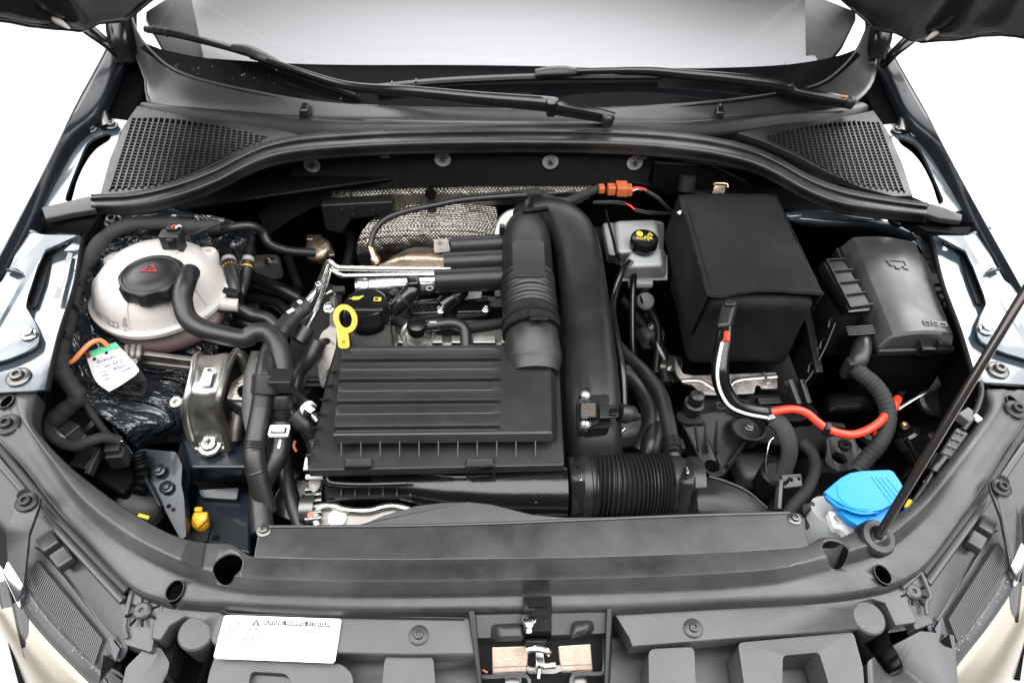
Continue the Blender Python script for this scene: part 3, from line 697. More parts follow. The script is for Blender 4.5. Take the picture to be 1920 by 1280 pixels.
part(rl, 'shelf_lip', M_paintd, lambda m: m.prism(rnd(PP([(372, 918, .645), (448, 914, .645), (444, 936, .640), (378, 932, .640)]), .004), (0, 0, -.015)), bevel=.004, seg=3)
part(rl, 'drain_hole', M_dark, lambda m: m.box(P(404, 1007, .6265), (.011, .009, .002)))
for x, y in ((297, 881), (312, 913)): bolt(rl, P(x, y, .702 if y < 900 else .692), .0065, (0, -.2, 1), M_paintd, 1.7)
for x, y in ((274, 828), (317, 949)):
    part(rl, 'small_hole', M_dark, lambda m: m.cyl(P(x, y, .70 if y < 900 else .6865), (0, 0, 1), .0035, .002, 12))
part(rl, 'panel_edge', M_steel if False else M_paintd, lambda m: m.tube(PP([(212, 800, .742), (232, 830, .72), (258, 868, .706), (282, 915, .693), (300, 950, .684)]), .003, 8))
# yellow cable plug
yp = thing('yellow_plug', 'small yellow plastic plug standing on the dark rail', 'plug', P(378, 980, .625))
c = P(379, 985, .63)
part(yp, 'plug_stem', M_yellow, lambda m: m.lathe([(.012, 0), (.013, .006), (.013, .016), (.010, .02)], c, (0, 0, 1), 14))
part(yp, 'plug_wing', M_yellow, lambda m: m.lathe([(.004, .018), (.0125, .019), (.0125, .027), (.008, .03), (0, .0305)], c + V((.003, .006, 0)), (0, -.3, 1), 8, wob=lambda a, h: 1 + .2 * math.cos(3 * a)), bevel=.001)
part(yp, 'plug_tab', M_yellow, lambda m: m.box(c + V((-.004, .016, .022)), (.012, .008, .008)), bevel=.002)
part(yp, 'plug_foot', M_plastic, lambda m: m.box(c + V((0, -.012, -.004)), (.030, .034, .010)), bevel=.002)

# dark painted inner panel between rail and headlamp
solo('inner_panel', 'dark panel edge between the headlamp and the rail', 'panel', M_dark, lambda m: m.loft([PP(r) for r in ([(120, 690, .80), (150, 760, .77), (230, 830, .72), (300, 950, .66), (340, 1020, .64)], [(60, 760, .70), (110, 840, .66), (180, 920, .62), (260, 1000, .58), (330, 1060, .56)])], 20), thick=.004)

# ------------------------------------------------------------------ coolant tank
TC = P(303, 546, .832); tk = thing('coolant_tank', 'round milky white coolant tank with pink fluid', 'tank', TC + V((0, 0, -.085)))
S = W(303, .832, 546) * 1.0
prof = [(.030, -.083), (.070, -.080), (.094, -.060), (.104, -.030), (.107, -.008), (.110, -.005), (.1155, -.004), (.1155, .003), (.110, .0045), (.107, .008), (.103, .022), (.093, .042), (.078, .057), (.064, .065), (.052, .069), (.040, .071)]
def tw(a, h): return 1 + .012 * math.cos(2 * a + .6) + .008 * math.cos(5 * a)
part(tk, 'tank_body', M_tank, lambda m: m.lathe(prof, TC, (0, 0, 1), 56, tw), ang=60)
def onT(az, h, out=.0):      # a place on the tank's skin: az from the viewer, + to the right
    r = next((a[0] + (b[0] - a[0]) * (h - a[1]) / (b[1] - a[1]) for a, b in zip(prof, prof[1:]) if a[1] <= h <= b[1]), .05)
    a = rad(az); d = V((math.sin(a), -math.cos(a), 0)); r *= tw(a, h); return TC + d * (r + out) + V((0, 0, h + out * .6)), V((math.cos(a), math.sin(a), 0))
def slopeT(az, h):
    p, _ = onT(az, h - .004); q, _ = onT(az, h + .004); return q - p
for az, h, rr, ln in ((-118, .035, .020, .02), (128, .040, .017, .022)):   # moulded fixing ears
    p, t = onT(az, h, -.012); d = (p - TC); d.z = 0; d.normalize()
    part(tk, 'fixing_ear', M_tank, lambda m: m.lathe([(rr, -.012), (rr, .006), (rr * .8, .012), (rr * .35, .013), (rr * .3, .006)], p + d * .012, V((d.x * .15, d.y * .15, 1)), 20))
p, t = onT(180, .045); part(tk, 'sensor_stub', M_tank, lambda m: m.cyl(P(324, 486, .885), (0, 0, 1), .015, .02, 18))
part(tk, 'hose_stub', M_tank, lambda m: m.cyl(P(352, 535, .875), (0, .1, 1), .015, .024, 18))
part(tk, 'side_stub', M_tank, lambda m: m.cyl(P(412, 570, .825), (1, .1, -.2), .012, .03, 14))
CC = P(288, 526, .897)
cp = part(tk, 'screw_cap', M_plastic, lambda m: m.lathe([(.047, -.014), (.0505, -.010), (.0505, .010), (.049, .014), (.044, .016), (.042, .014), (.040, .0145), (.036, .0185), (.020, .0205), (0, .021)], CC, (0, -.03, 1), 48, lambda a, h: 1 + (.04 * max(-1, min(1, 3 * math.cos(8 * a))) if h < .013 else 0)), ang=50)
# hot-pressure warning triangle on the cap
q = CC + V((.0, .006, .0212))
tri = [q + V((-.013, -.009, 0)), q + V((.013, -.009, 0)), q + V((0, .012, 0))]; tri2 = [q + V((-.0085, -.0065, 0)), q + V((.0085, -.0065, 0)), q + V((0, .0075, 0))]
part(cp, 'warning_triangle', M_redprint, lambda m: m.prism(tri, (0, 0, .0006), [tri2]))
for dx in (-.005, 0, .005):
    part(cp, 'steam_mark', M_redprint, lambda m: m.bar(q + V((dx - .001, -.004, 0)), q + V((dx + .0015, .004, 0)), .0016, .0012))
for i, (az, h, s, sz) in enumerate(((-52, -.0 + .016, '-30°C', .017),)):
    p, t = onT(az, h, .0008)
    for k, ch in enumerate('-30°C'):
        p, t = onT(az + k * 5.2, h, .0008); text(tk, 'printed_mark', ch, p, t, slopeT(az, h), .017, M_greyprint)
p, t = onT(-24, .014, .0006); y = slopeT(-24, .014).normalized()
bk = [p + t * a + y * b for a, b in ((-.011, -.006), (0, -.008), (.011, -.006), (.011, .006), (0, .004), (-.011, .006))]
bk2 = [p + t * a + y * b for a, b in ((-.009, -.004), (0, -.0055), (.009, -.004), (.009, .004), (0, .0025), (-.009, .004))]
part(tk, 'book_symbol', M_greyprint, lambda m: m.prism(bk, (0, 0, .0004), [bk2]))
part(tk, 'book_symbol', M_greyprint, lambda m: m.bar(p - y * .005, p + y * .004, .0012, .0006, t.cross(y)))
p, t = onT(-12, .022, .0006); y = slopeT(-12, .02).normalized()
part(tk, 'hand_symbol', M_faint, lambda m: m.prism(rnd([p + t * a + y * b for a, b in ((-.004, -.008), (.004, -.008), (.009, .007), (.001, .009))], .003), (0, -.0003, .0003)))
for dy in (-.014, -.020): part(tk, 'dot', M_greyprint, lambda m: m.box(p + y * dy, (.0022, .0022, .0022)))
for az in (-75, -8, 30, 62):
    a_ = [onT(az, h, .0004)[0] for h in (.012, .025, .042, .055)]
    part(tk, 'moulded_rib', M_tank, lambda m: m.tube(a_, .0016, 8, 3))
# level sensor plug and its wires
sp_ = thing('sensor_plug', 'grey-black sensor plug on the back of the coolant tank', 'connector', P(324, 480, .89))
part(sp_, 'plug_body', M_cover, lambda m: m.box(P(324, 452, .915), (.034, .024, .036)), bevel=.003)
part(sp_, 'plug_latch', M_plastic, lambda m: m.box(P(321, 456, .923), (.012, .008, .018)), bevel=.002)
part(sp_, 'plug_collar', M_plastic, lambda m: m.box(P(326, 432, .93), (.020, .016, .018)), bevel=.003)
part(sp_, 'wire', M_red, lambda m: m.tube(PP([(322, 427, .94), (326, 423, .942), (334, 425, .94)]), .0016, 8))
part(sp_, 'wire', M_whitep, lambda m: m.tube(PP([(329, 428, .94), (336, 423, .942), (345, 429, .935)]), .0014, 8))
part(sp_, 'wire', M_rubber, lambda m: m.tube(PP([(340, 426, .94), (360, 438, .92), (380, 432, .91), (410, 420, .90)]), .0025, 8))

# ------------------------------------------------------------------ hoses round the tank
h1 = hose('coolant_hose', 'grey-black coolant hose leaving the tank top and dropping past the engine mount', [(357, 511, .905), (349, 530, .918), (342, 560, .91), (351, 595, .895), (378, 616, .885), (420, 628, .878), (458, 634, .872), (484, 622, .878), (508, 628, .875), (524, 652, .868), (529, 690, .855), (529, 735, .84)], .0155)
cl = thing('hose_clip_pair', 'black double clip joining the two coolant hoses', 'clip', P(512, 715, .84))
part(cl, 'clip_ring', M_plastic, lambda m: m.cyl(P(499, 702, .872), P(497, 728, .858) - P(499, 702, .872), .020, .030, 18), bevel=.002)
part(cl, 'clip_block', M_plastic, lambda m: m.box(P(529, 714, .868), (.034, .030, .026)), bevel=.003)
part(cl, 'clip_link', M_plastic, lambda m: m.box(P(513, 716, .858), (.02, .012, .012)), bevel=.002)
tj = thing('hose_coupling', 'black tee coupling below the double hose clip', 'coupling', P(527, 770, .80))
part(tj, 'coupling_body', M_plastic, lambda m: m.lathe([(.016, 0), (.018, .006), (.018, .02), (.015, .022), (.015, .036), (.012, .04), (.012, .06)], P(528, 738, .842), P(525, 800, .80) - P(528, 738, .842), 18))
part(tj, 'coupling_branch', M_plastic, lambda m: m.tube(PP([(528, 765, .82), (545, 775, .81), (556, 785, .80)]), .010, 12))
part(tj, 'branch_collar', M_cover, lambda m: m.cyl(P(548, 776, .808), P(566, 792, .795) - P(548, 776, .808), .016, .022, 16))
h2 = hose('coolant_hose', 'thick black hose with a white spring clip below the coupling', [(526, 790, .81), (525, 830, .79), (518, 858, .78), (496, 895, .765), (488, 925, .755), (492, 1000, .74)], .0165)
wc = thing('spring_clip', 'white spring clip with dark window on the black hose', 'clip', P(523, 807, .79))
for z0, z1, w in ((.826, .826, 0),):
    c = P(523, 806, .8265)
    part(wc, 'clip_frame', M_whitep, lambda m: m.prism(rnd([c + V(q) for q in ((-.0145, -.010, 0), (.0145, -.010, 0), (.0145, .010, 0), (-.0145, .010, 0))], .003), (0, 0, -.004), [rnd([c + V(q) for q in ((-.0115, -.0065, 0), (.0115, -.0065, 0), (.0115, .0065, 0), (-.0115, .0065, 0))], .002)]), bevel=.0008)
    part(wc, 'clip_tongue', M_white, lambda m: m.prism(rnd([c + V(q) for q in ((-.010, -.003, .0005), (.008, -.003, .0005), (.008, .003, .0005), (-.010, .003, .0005))], .0028), (0, 0, -.003)), bevel=.0008)
part(wc, 'paint_stripe', M_whitep, lambda m: m.box(P(524, 832, .8085), (.0035, .016, .0016)))
h3 = hose('heater_hose', 'ribbed black hose running down from the upper steel pipe', [(571, 577, .862), (545, 600, .862), (520, 632, .86), (504, 668, .86), (497, 710, .862), (489, 770, .835), (480, 820, .815), (477, 860, .80), (486, 905, .775), (500, 960, .74)], lambda t: .0155 + .0005 * math.sin(t * 420), sub=14)
h4 = hose('heater_hose', 'shorter black hose running down from the lower steel pipe', [(598, 640, .838), (580, 672, .82), (560, 700, .80), (548, 740, .78)], [.012, .0125, .011, .010])
h5 = hose('radiator_hose', 'thin black hose dropping behind the front slam panel', [(532, 855, .74), (538, 900, .735), (548, 940, .73), (566, 990, .72)], .0115)
h6 = hose('branch_hose', 'short black hose from the coupling toward the air filter box', [(560, 786, .80), (575, 800, .79), (590, 825, .77), (596, 860, .76)], .0145)
h7 = hose('upper_branch_hose', 'black hose with a white end clip leaning toward the air filter box', [(535, 728, .80), (555, 748, .805), (572, 762, .81), (586, 776, .81)], .012)
uc = thing('hose_clip', 'white printed spring clip on the hose next to the air filter box', 'clip', P(582, 765, .81))
part(uc, 'clip_band', M_whitep, lambda m: m.cyl(P(575, 764, .812), P(586, 775, .812) - P(575, 764, .812), .0132, .008, 16))
part(uc, 'clip_plate', M_whitep, lambda m: m.box(P(580, 766, .826), (.016, .010, .003), Matrix.Rotation(-.7, 3, 'Z')), bevel=.001)
part(uc, 'pipe_end', M_steel, lambda m: m.tube(PP([(588, 778, .812), (597, 790, .81)]), .0055, 10))
# two hoses standing behind the tank
for i, (pts, r, nm) in enumerate((([(428, 488, .84), (436, 520, .835), (441, 552, .82), (446, 576, .80), (470, 590, .785), (500, 597, .78), (520, 615, .77)], .0125, 'upright hose with a white label band behind the coolant tank, nearer the tank'),
                                  ([(466, 484, .825), (460, 520, .81), (452, 550, .80), (443, 575, .775), (458, 604, .765), (490, 610, .76)], .0100, 'upright hose with a white label band behind the coolant tank, farther from the tank'))):
    t = thing('standing_hose', nm, 'hose', P(*pts[-1]), 'hoses behind the coolant tank')
    part(t, 'hose_wall', M_rubber, lambda m: m.tube(PP(pts), r, 14, 6))
    a, b = P(*pts[0]), P(*pts[1]); d = (b - a).normalized()
    part(t, 'label_band', M_faint, lambda m: m.cyl(a - d * .002, d, r * 1.09, .010, 16))
    part(t, 'yellow_mark', M_yellow, lambda m: m.cyl(a + d * .018, d, r * 1.03, .0022, 16))
    part(t, 'connector', M_dark, lambda m: m.lathe([(r * 1.15, 0), (r * 1.2, .02), (r * .8, .024), (r * .8, .045)], a - d * .001, -d, 14))
part(tk, 'hose_bracket', M_plastic, lambda m: m.box(P(430, 552, .828), (.040, .016, .020), Matrix.Rotation(-.25, 3, 'Z')), bevel=.003)
hose('vacuum_hose', 'dark hose looping behind the coolant tank toward the firewall', [(398, 440, .84), (430, 428, .86), (470, 424, .86), (492, 436, .84), (506, 458, .82), (540, 470, .80), (590, 474, .78)], .009)

# ------------------------------------------------------------------ main wiring harness on the left
hose('wiring_harness', 'cloth-taped wiring harness hugging the left wing ledge', [(412, 424, .875), (360, 424, .885), (300, 418, .895), (240, 422, .90), (196, 446, .895), (160, 492, .885), (140, 535, .878), (128, 590, .87), (114, 645, .862), (112, 690, .85), (132, 722, .835), (146, 745, .82), (122, 768, .805), (92, 795, .79)], lambda t: .0125 + .0012 * math.sin(t * 90) * math.sin(t * 37), M_tape, 'wiring', sub=8)
hose('wiring_branch', 'taped wiring branch lying over the headlamp back', [(80, 792, .79), (98, 818, .785), (135, 836, .78), (170, 826, .785), (195, 820, .78), (222, 826, .765)], .0085, M_tape, 'wiring')
hose('wiring_branch', 'thin dark cable dropping from the taped harness to the rail', [(146, 738, .81), (165, 765, .79), (190, 800, .76), (215, 830, .73)], .0055, M_tape, 'wiring')
for i, (x, y, z) in enumerate(((133, 575, .874), (116, 636, .862), (140, 532, .88))):
    t = thing('harness_clip', ['black clip holding the harness to the ledge, middle one', 'black clip holding the harness to the ledge, lowest one', 'black clip holding the harness to the ledge, uppermost one'][i], 'clip', P(x, y, z), 'harness clips')
    part(t, 'clip_body', M_plastic, lambda m: m.box(P(x - 4, y, z + .004), (.030, .014, .022), Matrix.Rotation(.25, 3, 'Z')), bevel=.003)
    part(t, 'clip_pin', M_plastic, lambda m: m.box(P(x - 14, y - 6, z + .01), (.008, .006, .008)), bevel=.001)

# ------------------------------------------------------------------ workshop tag on its wire
tg = thing('paper_tag', 'white workshop tag with a green band and violet handwriting', 'tag', P(210, 700, .83))
A, Bp, C_, D_, E_ = P(160, 664, .832), P(219, 644, .838), P(262, 692, .842), P(238, 716, .838), P(206, 735, .834)
F_ = P(178, 712, .834)
part(tg, 'paper', M_white, lambda m: m.loft([[A, A.lerp(Bp, .5) + V((0, 0, .002)), Bp], [F_, F_.lerp(P(250, 690, .842), .5) + V((0, 0, .004)), P(258, 688, .842)], [P(204, 734, .832), P(226, 722, .836), P(256, 702, .838)]], 16, 5), thick=.0006)
nn = (Bp - A).cross(F_ - A).normalized(); nn = nn if nn.z > 0 else -nn
u = (Bp - A); v = (F_ - A)
part(tg, 'green_band', M_green, lambda m: m.prism([A + nn * .002 + u * .14, Bp + nn * .003, Bp + nn * .003 + v * .20 + u * .04, A + nn * .002 + u * .18 + v * .22], nn * .0006))
part(tg, 'red_corner', M_redprint, lambda m: m.prism([A + nn * .002, A + nn * .002 + u * .12, A + nn * .002 + u * .15 + v * .2, A + nn * .002 + u * .03 + v * .2], nn * .0006))
random.seed(3)
for i, (s, a, b, sz) in enumerate((('Avensis', .55, .52, .0095), ('tm 52/2', .70, .76, .0085), ('Kilom', .85, .96, .0085), ('Dat', .35, 1.06, .006), ('152884', .95, 1.12, .0075), ('29/3', .40, 1.22, .006))):
    text(tg, 'handwriting', s, A + u * a + v * b + nn * (.0055 if b < 1 else .006), u, -v, sz, M_inkprint)
for b in (.42, .66, .9):
    part(tg, 'printed_rule', M_faint, lambda m: m.bar(A + u * .2 + v * b + nn * .005, A + u * 1.05 + v * b + nn * .0055, .0006, .0003))
for a, b in ((.22, .35), (.62, .28)): part(tg, 'punched_hole', M_dark, lambda m: m.cyl(A + u * a + v * b + nn * .0035, nn, .0026, .0012, 10))
part(tg, 'tie_string', M_faint, lambda m: m.tube(PP([(186, 654, .845), (183, 645, .85), (176, 640, .852), (182, 636, .855), (190, 640, .85)]), .0007, 6))
hose('orange_wire', 'short orange wire arching above the paper tag', [(121, 682, .835), (136, 677, .842), (152, 660, .85), (170, 643, .855), (188, 638, .852), (202, 648, .84)], .0038, M_orange, 'wire', 10)
bs = thing('black_strap', 'black rubber strap plate lying behind the paper tag', 'strap', P(255, 700, .76))
part(bs, 'strap_plate', M_rubber, lambda m: m.prism(rnd(PP([(232, 672, .815), (250, 672, .815), (268, 700, .80), (280, 722, .79), (268, 742, .785), (258, 742, .785), (228, 730, .79)]), .012, 4), (0, 0, -.008), [rnd(PP([(240, 726, .79), (262, 718, .79), (268, 728, .788), (260, 735, .787)]), .006)]), bevel=.002)
part(bs, 'strap_line', M_rubber, lambda m: m.tube(PP([(150, 708, .795), (180, 720, .79), (220, 734, .79), (262, 740, .785)]), .0035, 8))
part(bs, 'strap_button', M_alud, lambda m: m.cyl(P(247, 683, .815), (0, 0, 1), .010, .004, 16))

# ------------------------------------------------------------------ engine mount
em = thing('engine_mount', 'cast aluminium engine mount with a white label', 'engine mount', P(395, 800, .70))
rowsL = [(362, 672, .82), (360, 700, .83), (352, 735, .826), (348, 760, .806), (350, 792, .768), (357, 822, .735), (363, 842, .718)]
rowsR = [(434, 668, .82), (426, 700, .83), (414, 735, .826), (409, 760, .806), (411, 792, .768), (418, 822, .735), (427, 840, .718)]
rows = []
for a, b in zip(rowsL, rowsR):
    A, Bq = P(*a), P(*b); rows.append([A, A.lerp(Bq, .12) + V((0, .002, .006)), A.lerp(Bq, .5) + V((0, .001, .004)), A.lerp(Bq, .9) + V((0, .002, .007)), Bq])
part(em, 'arch_casting', M_alu, lambda m: m.loft(rows, 24, 4), thick=.010, up=(0, -.5, .7))
part(em, 'right_rim', M_alud, lambda m: m.tube(PP([(462, 690, .80), (452, 668, .822), (440, 663, .828), (428, 684, .832), (419, 712, .832), (412, 740, .826), (409, 765, .806), (414, 795, .770), (424, 825, .738), (430, 842, .72)]), .0065, 12))
part(em, 'left_rim', M_alu, lambda m: m.tube(PP([(374, 664, .815), (366, 672, .828), (361, 700, .835), (353, 735, .83), (348, 762, .81), (350, 795, .772), (358, 825, .738)]), .0055, 12))
part(em, 'side_boss', M_alu, lambda m: m.lathe([(.013, -.03), (.010, -.008), (.010, .004), (.0085, .0055), (.004, .0055), (.0035, -.002)], P(332, 755, .80), (-.2, -.35, 1), 18))
part(em, 'side_web', M_alu, lambda m: m.hexa(PP([(336, 770, .772), (348, 775, .772), (356, 738, .79), (344, 738, .79)]), PP([(340, 760, .795), (350, 766, .795), (358, 726, .815), (348, 726, .815)])), bevel=.003)
part(em, 'front_foot', M_alu, lambda m: m.prism(cat(PP([(362, 836, .716), (368, 846, .713), (384, 849, .713), (395, 852, .713), (408, 848, .713), (424, 844, .713), (426, 832, .716), (410, 818, .72), (380, 818, .72)]), 3, True), (0, 0, .007)), bevel=.002)
bolt(em, P(394, 836, .724), .0125, (0, -.15, 1), M_steel, 1.5, 'mount_nut')
part(em, 'stud', M_steel, lambda m: m.cyl(P(391, 828, .738), (0, -.15, 1), .0045, .012, 12))
part(em, 'side_wall', M_alud, lambda m: m.loft([PP([(412, 745, .80), (411, 770, .785), (416, 800, .76), (430, 838, .716)]), PP([(424, 780, .73), (440, 800, .72), (452, 815, .71), (456, 836, .70)])], 12), thick=.006)
part(em, 'rear_arch', M_alud, lambda m: m.tube(PP([(440, 662, .826), (456, 672, .81), (464, 700, .79), (462, 730, .76)]), .010, 12))
part(em, 'lower_boss', M_alud, lambda m: m.tube(PP([(446, 775, .745), (442, 800, .735), (440, 825, .72)]), .012, 12))
lab = [P(384, 690, .8415), P(402, 690, .8415), P(394, 724, .839), P(372, 724, .839)]
lb = part(em, 'label_sticker', M_white, lambda m: m.prism(rnd(lab, .002, 2), (0, 0, .0014)))
for i in range(5):
    for j in range(4):
        if random.random() < .6: part(lb, 'code_dot', M_black, lambda m: m.box(lab[0].lerp(lab[1], .45 + i * .11) + (lab[3] - lab[0]) * (.08 + j * .05) + V((0, 0, .002)), (.0017, .0017, .0006)))
for j in range(3): part(lb, 'print_dots', M_faint, lambda m: m.bar(lab[0].lerp(lab[1], .3 + 0 * j) + (lab[3] - lab[0]) * (.45 + j * .16) + V((0, 0, .0018)), lab[0].lerp(lab[1], .7) + (lab[3] - lab[0]) * (.45 + j * .16) + V((0, 0, .0018)), .0012, .0005))
ar = thing('mount_arm', 'pale machined engine bracket arm right of the engine mount', 'bracket', P(450, 730, .76))
part(ar, 'arm_block', M_zinc, lambda m: m.prism(PP([(424, 748, .79), (434, 716, .795), (470, 688, .80), (478, 700, .79), (464, 750, .785)]), (0, 0, -.02)), bevel=.003)
part(ar, 'arm_bolt', M_dark, lambda m: m.cyl(P(460, 733, .792), (0, 0, 1), .012, .004, 18))
part(ar, 'arm_drop', M_alud, lambda m: m.prism(PP([(425, 750, .785), (466, 752, .78), (500, 790, .76), (520, 830, .74), (480, 830, .73), (450, 780, .75)]), (0, 0, -.02)), bevel=.004)
part(ar, 'upright_strap', M_neck, lambda m: m.tube(PP([(482, 660, .82), (474, 690, .81), (470, 730, .80), (470, 770, .78), (480, 830, .75)]), [.010, .012, .013, .014, .012], 10, 5, flat=.5))
part(ar, 'tan_clip', M_copper, lambda m: m.box(P(488, 672, .835), (.007, .016, .006), Matrix.Rotation(-.25, 3, 'Z')), bevel=.001)
sb_ = thing('support_bars', 'two parallel cast metal bars from the strut tower to the mount', 'bracket', P(310, 680, .76))
for a, b in (((262, 664, .81), (366, 677, .815)), ((266, 680, .795), (362, 690, .80))):
    part(sb_, 'bar', M_alud, lambda m: m.bar(P(*a), P(*b), .010, .012), bevel=.002)
part(sb_, 'web', M_dark, lambda m: m.bar(P(266, 672, .79), P(364, 684, .795), .018, .004))
for x in (236, 248, 260): part(sb_, 'finger', M_alud, lambda m: m.tube(PP([(x + 3, 650, .82), (x, 664, .818), (x - 4, 676, .81)]), .0055, 10))

# ------------------------------------------------------------------ back of the left headlamp, seen from above
hb = thing('lamp_housing', 'black headlamp housing back with plugs, deep in the left corner', 'headlamp back', P(160, 850, .66))
part(hb, 'housing', M_dark, lambda m: m.hexa(PP([(90, 900, .62), (250, 960, .62), (300, 880, .62), (110, 760, .62)]), PP([(110, 850, .72), (230, 930, .70), (270, 880, .69), (120, 780, .72)])), bevel=.01, seg=3)
part(hb, 'round_cover', M_plastic, lambda m: m.lathe([(.032, 0), (.032, .012), (.026, .016), (.022, .014), (0, .014)], P(160, 784, .745), (-.2, -.4, 1), 26))
part(hb, 'bulb_cover', M_plastic, lambda m: m.lathe([(.040, -.03), (.040, .010), (.034, .016), (.026, .010), (0, .010)], P(262, 956, .655), (.3, -.2, 1), 26))
for c, s, rz in (((128, 808, .77), (.032, .026, .022), -.5), ((148, 822, .765), (.02, .018, .014), -.5), ((216, 838, .755), (.022, .028, .02), .1), ((222, 858, .74), (.026, .02, .03), .1)):
    part(hb, 'plug', M_cover, lambda m: m.box(P(*c), s, Matrix.Rotation(rz, 3, 'Z')), bevel=.002)
part(hb, 'guide_rail', M_cover, lambda m: m.bar(P(188, 842, .75), P(166, 890, .74), .008, .014), bevel=.001)
part(hb, 'guide_block', M_plastic, lambda m: m.bar(P(176, 838, .74), P(150, 880, .73), .03, .02), bevel=.002)
part(hb, 'yellow_tip', M_yprint, lambda m: m.box(P(269, 968, .69), (.018, .006, .004), Matrix.Rotation(-.3, 3, 'Z')), bevel=.001)
part(hb, 'steel_clip', M_zinc, lambda m: m.tube(PP([(100, 803, .79), (110, 812, .79), (122, 822, .785)]), .0025, 8))
part(hb, 'cable_end', M_copper, lambda m: m.tube(PP([(218, 825, .768), (230, 827, .766)]), [.003, .001], 8))
part(hb, 'spiral_cable', M_dark, lambda m: m.tube(PP([(258, 850, .72), (266, 880, .70), (266, 905, .69), (258, 925, .685)]), lambda t: .012 + .0015 * math.sin(t * 80), 12, 10))

# ================================================================== engine
eb = thing('engine_block', 'dark engine block with grey cast cylinder head', 'engine', (-.15, .02, .45))
part(eb, 'block', M_dark, lambda m: m.hexa([V((-.34, -.22, .40)), V((.14, -.22, .40)), V((.14, .26, .40)), V((-.34, .26, .40))], [V((-.33, -.20, .70)), (V((.12, -.20, .70))), V((.12, .22, .72)), V((-.33, .22, .72))]), bevel=.02, seg=3)
part(eb, 'timing_cover', M_plastic, lambda m: m.prism(rnd(PP([(548, 580, .80), (600, 530, .81), (640, 536, .81), (640, 560, .81), (604, 700, .79), (560, 760, .77), (540, 700, .78)]), .015), (0, 0, -.12)), bevel=.008, seg=3)
part(eb, 'cover_rib', M_plastic, lambda m: m.box(P(592, 712, .79), (.030, .010, .010)), bevel=.002)
part(eb, 'cover_rib', M_plastic, lambda m: m.box(P(590, 722, .785), (.034, .008, .008)), bevel=.002)
part(eb, 'head_casting', M_alud, lambda m: m.hexa(PP([(720, 700, .70), (1045, 700, .70), (1045, 580, .70), (720, 580, .70)]), PP([(735, 648, .775), (1040, 648, .775), (1040, 600, .785), (735, 600, .785)])), bevel=.008, seg=3)
for x0, x1 in ((745, 762), (812, 830), (846, 866), (886, 930), (940, 950)):
    part(eb, 'cast_pad', M_alu, lambda m: m.hexa(PP([(x0, 650, .77), (x1, 650, .77), (x1, 632, .775), (x0, 632, .775)]), PP([(x0, 642, .792), (x1, 642, .792), (x1, 628, .794), (x0, 628, .794)])), bevel=.002)
part(eb, 'round_housing', M_alu, lambda m: m.lathe([(.034, -.02), (.034, .008), (.030, .012), (.026, .010), (.024, .0), (0, 0)], P(784, 632, .785), (0, -.2, 1), 28))
part(eb, 'cam_cover', M_dark, lambda m: m.hexa(PP([(735, 628, .76), (950, 628, .76), (950, 560, .76), (735, 560, .76)]), PP([(745, 610, .782), (945, 610, .782), (945, 572, .782), (745, 572, .782)])), bevel=.006)
# front bracket plate beside the timing cover
fb = thing('lifting_bracket', 'cast aluminium bracket plate on the timing side of the engine', 'bracket', P(608, 700, .74))
part(fb, 'plate', M_alud, lambda m: m.prism(rnd(PP([(596, 640, .83), (604, 622, .84), (618, 612, .845), (618, 560, .85), (626, 550, .85), (632, 612, .845), (630, 650, .83), (618, 690, .81), (606, 728, .79), (600, 720, .79), (594, 670, .815)]), .004, 3), (.004, 0, -.012), [circ(P(611, 640, .834), .0075, (0, -.2, 1), 14)]), bevel=.0025, seg=3)
part(fb, 'top_bolt', M_steel, lambda m: m.lathe([(.009, 0), (.009, .004), (.006, .005), (.006, .012), (.004, .013)], P(617, 579, .85), (0, -.3, 1), 14))
part(fb, 'side_plate', M_neck, lambda m: m.prism(PP([(628, 610, .82), (646, 608, .82), (648, 650, .81), (640, 680, .80), (624, 690, .80)]), (0, 0, -.03)), bevel=.004)
part(fb, 'wire_bow', M_steel, lambda m: m.tube(PP([(612, 552, .855), (622, 546, .858), (630, 552, .852)]), .0025, 8))
part(fb, 'small_clip', M_plastic, lambda m: m.box(P(634, 545, .852), (.022, .014, .012)), bevel=.002)

# ------------------------------------------------------------------ oil filler and dipstick
of = thing('oil_filler', 'sooty oil filler neck with a black cap', 'oil filler', P(695, 640, .78))
OC = P(690, 596, .842)
part(of, 'neck', M_neck, lambda m: m.lathe([(.037, -.075), (.036, -.02), (.035, .0)], OC, (0, 0, 1), 30))
oc = part(of, 'cap', M_gloss, lambda m: m.lathe([(.038, -.004), (.0405, 0), (.0405, .012), (.039, .018), (.037, .020), (.036, .034), (.033, .037), (0, .037)], OC, (0, -.02, 1), 36), ang=45)
part(oc, 'grip_ridge', M_gloss, lambda m: m.hexa([OC + V(q) for q in ((-.038, -.030, .012), (.038, -.030, .012), (.036, -.016, .012), (-.036, -.016, .012))], [OC + V(q) for q in ((-.030, -.024, .040), (.030, -.024, .040), (.030, -.018, .040), (-.030, -.018, .040))]), bevel=.002)
q = OC + V((-.017, .008, .0375))
can = [q + V(v_) for v_ in ((-.012, -.001, 0), (-.006, .001, 0), (-.005, .004, 0), (.004, .004, 0), (.012, .007, 0), (.012, .0055, 0), (.005, -.003, 0), (-.005, -.004, 0), (-.006, -.001, 0))]
part(oc, 'oil_can_symbol', M_yprint, lambda m: m.prism(can, (0, 0, .0005)))
q = OC + V((.019, .006, .0375))
bk = [q + V(v_) for v_ in ((-.006, -.004, 0), (.006, -.0045, 0), (.006, .004, 0), (-.006, .0045, 0))]; bk2 = [q + V(v_) for v_ in ((-.0048, -.0028, 0), (.0015, -.0033, 0), (.0015, .003, 0), (-.0048, .0033, 0))]
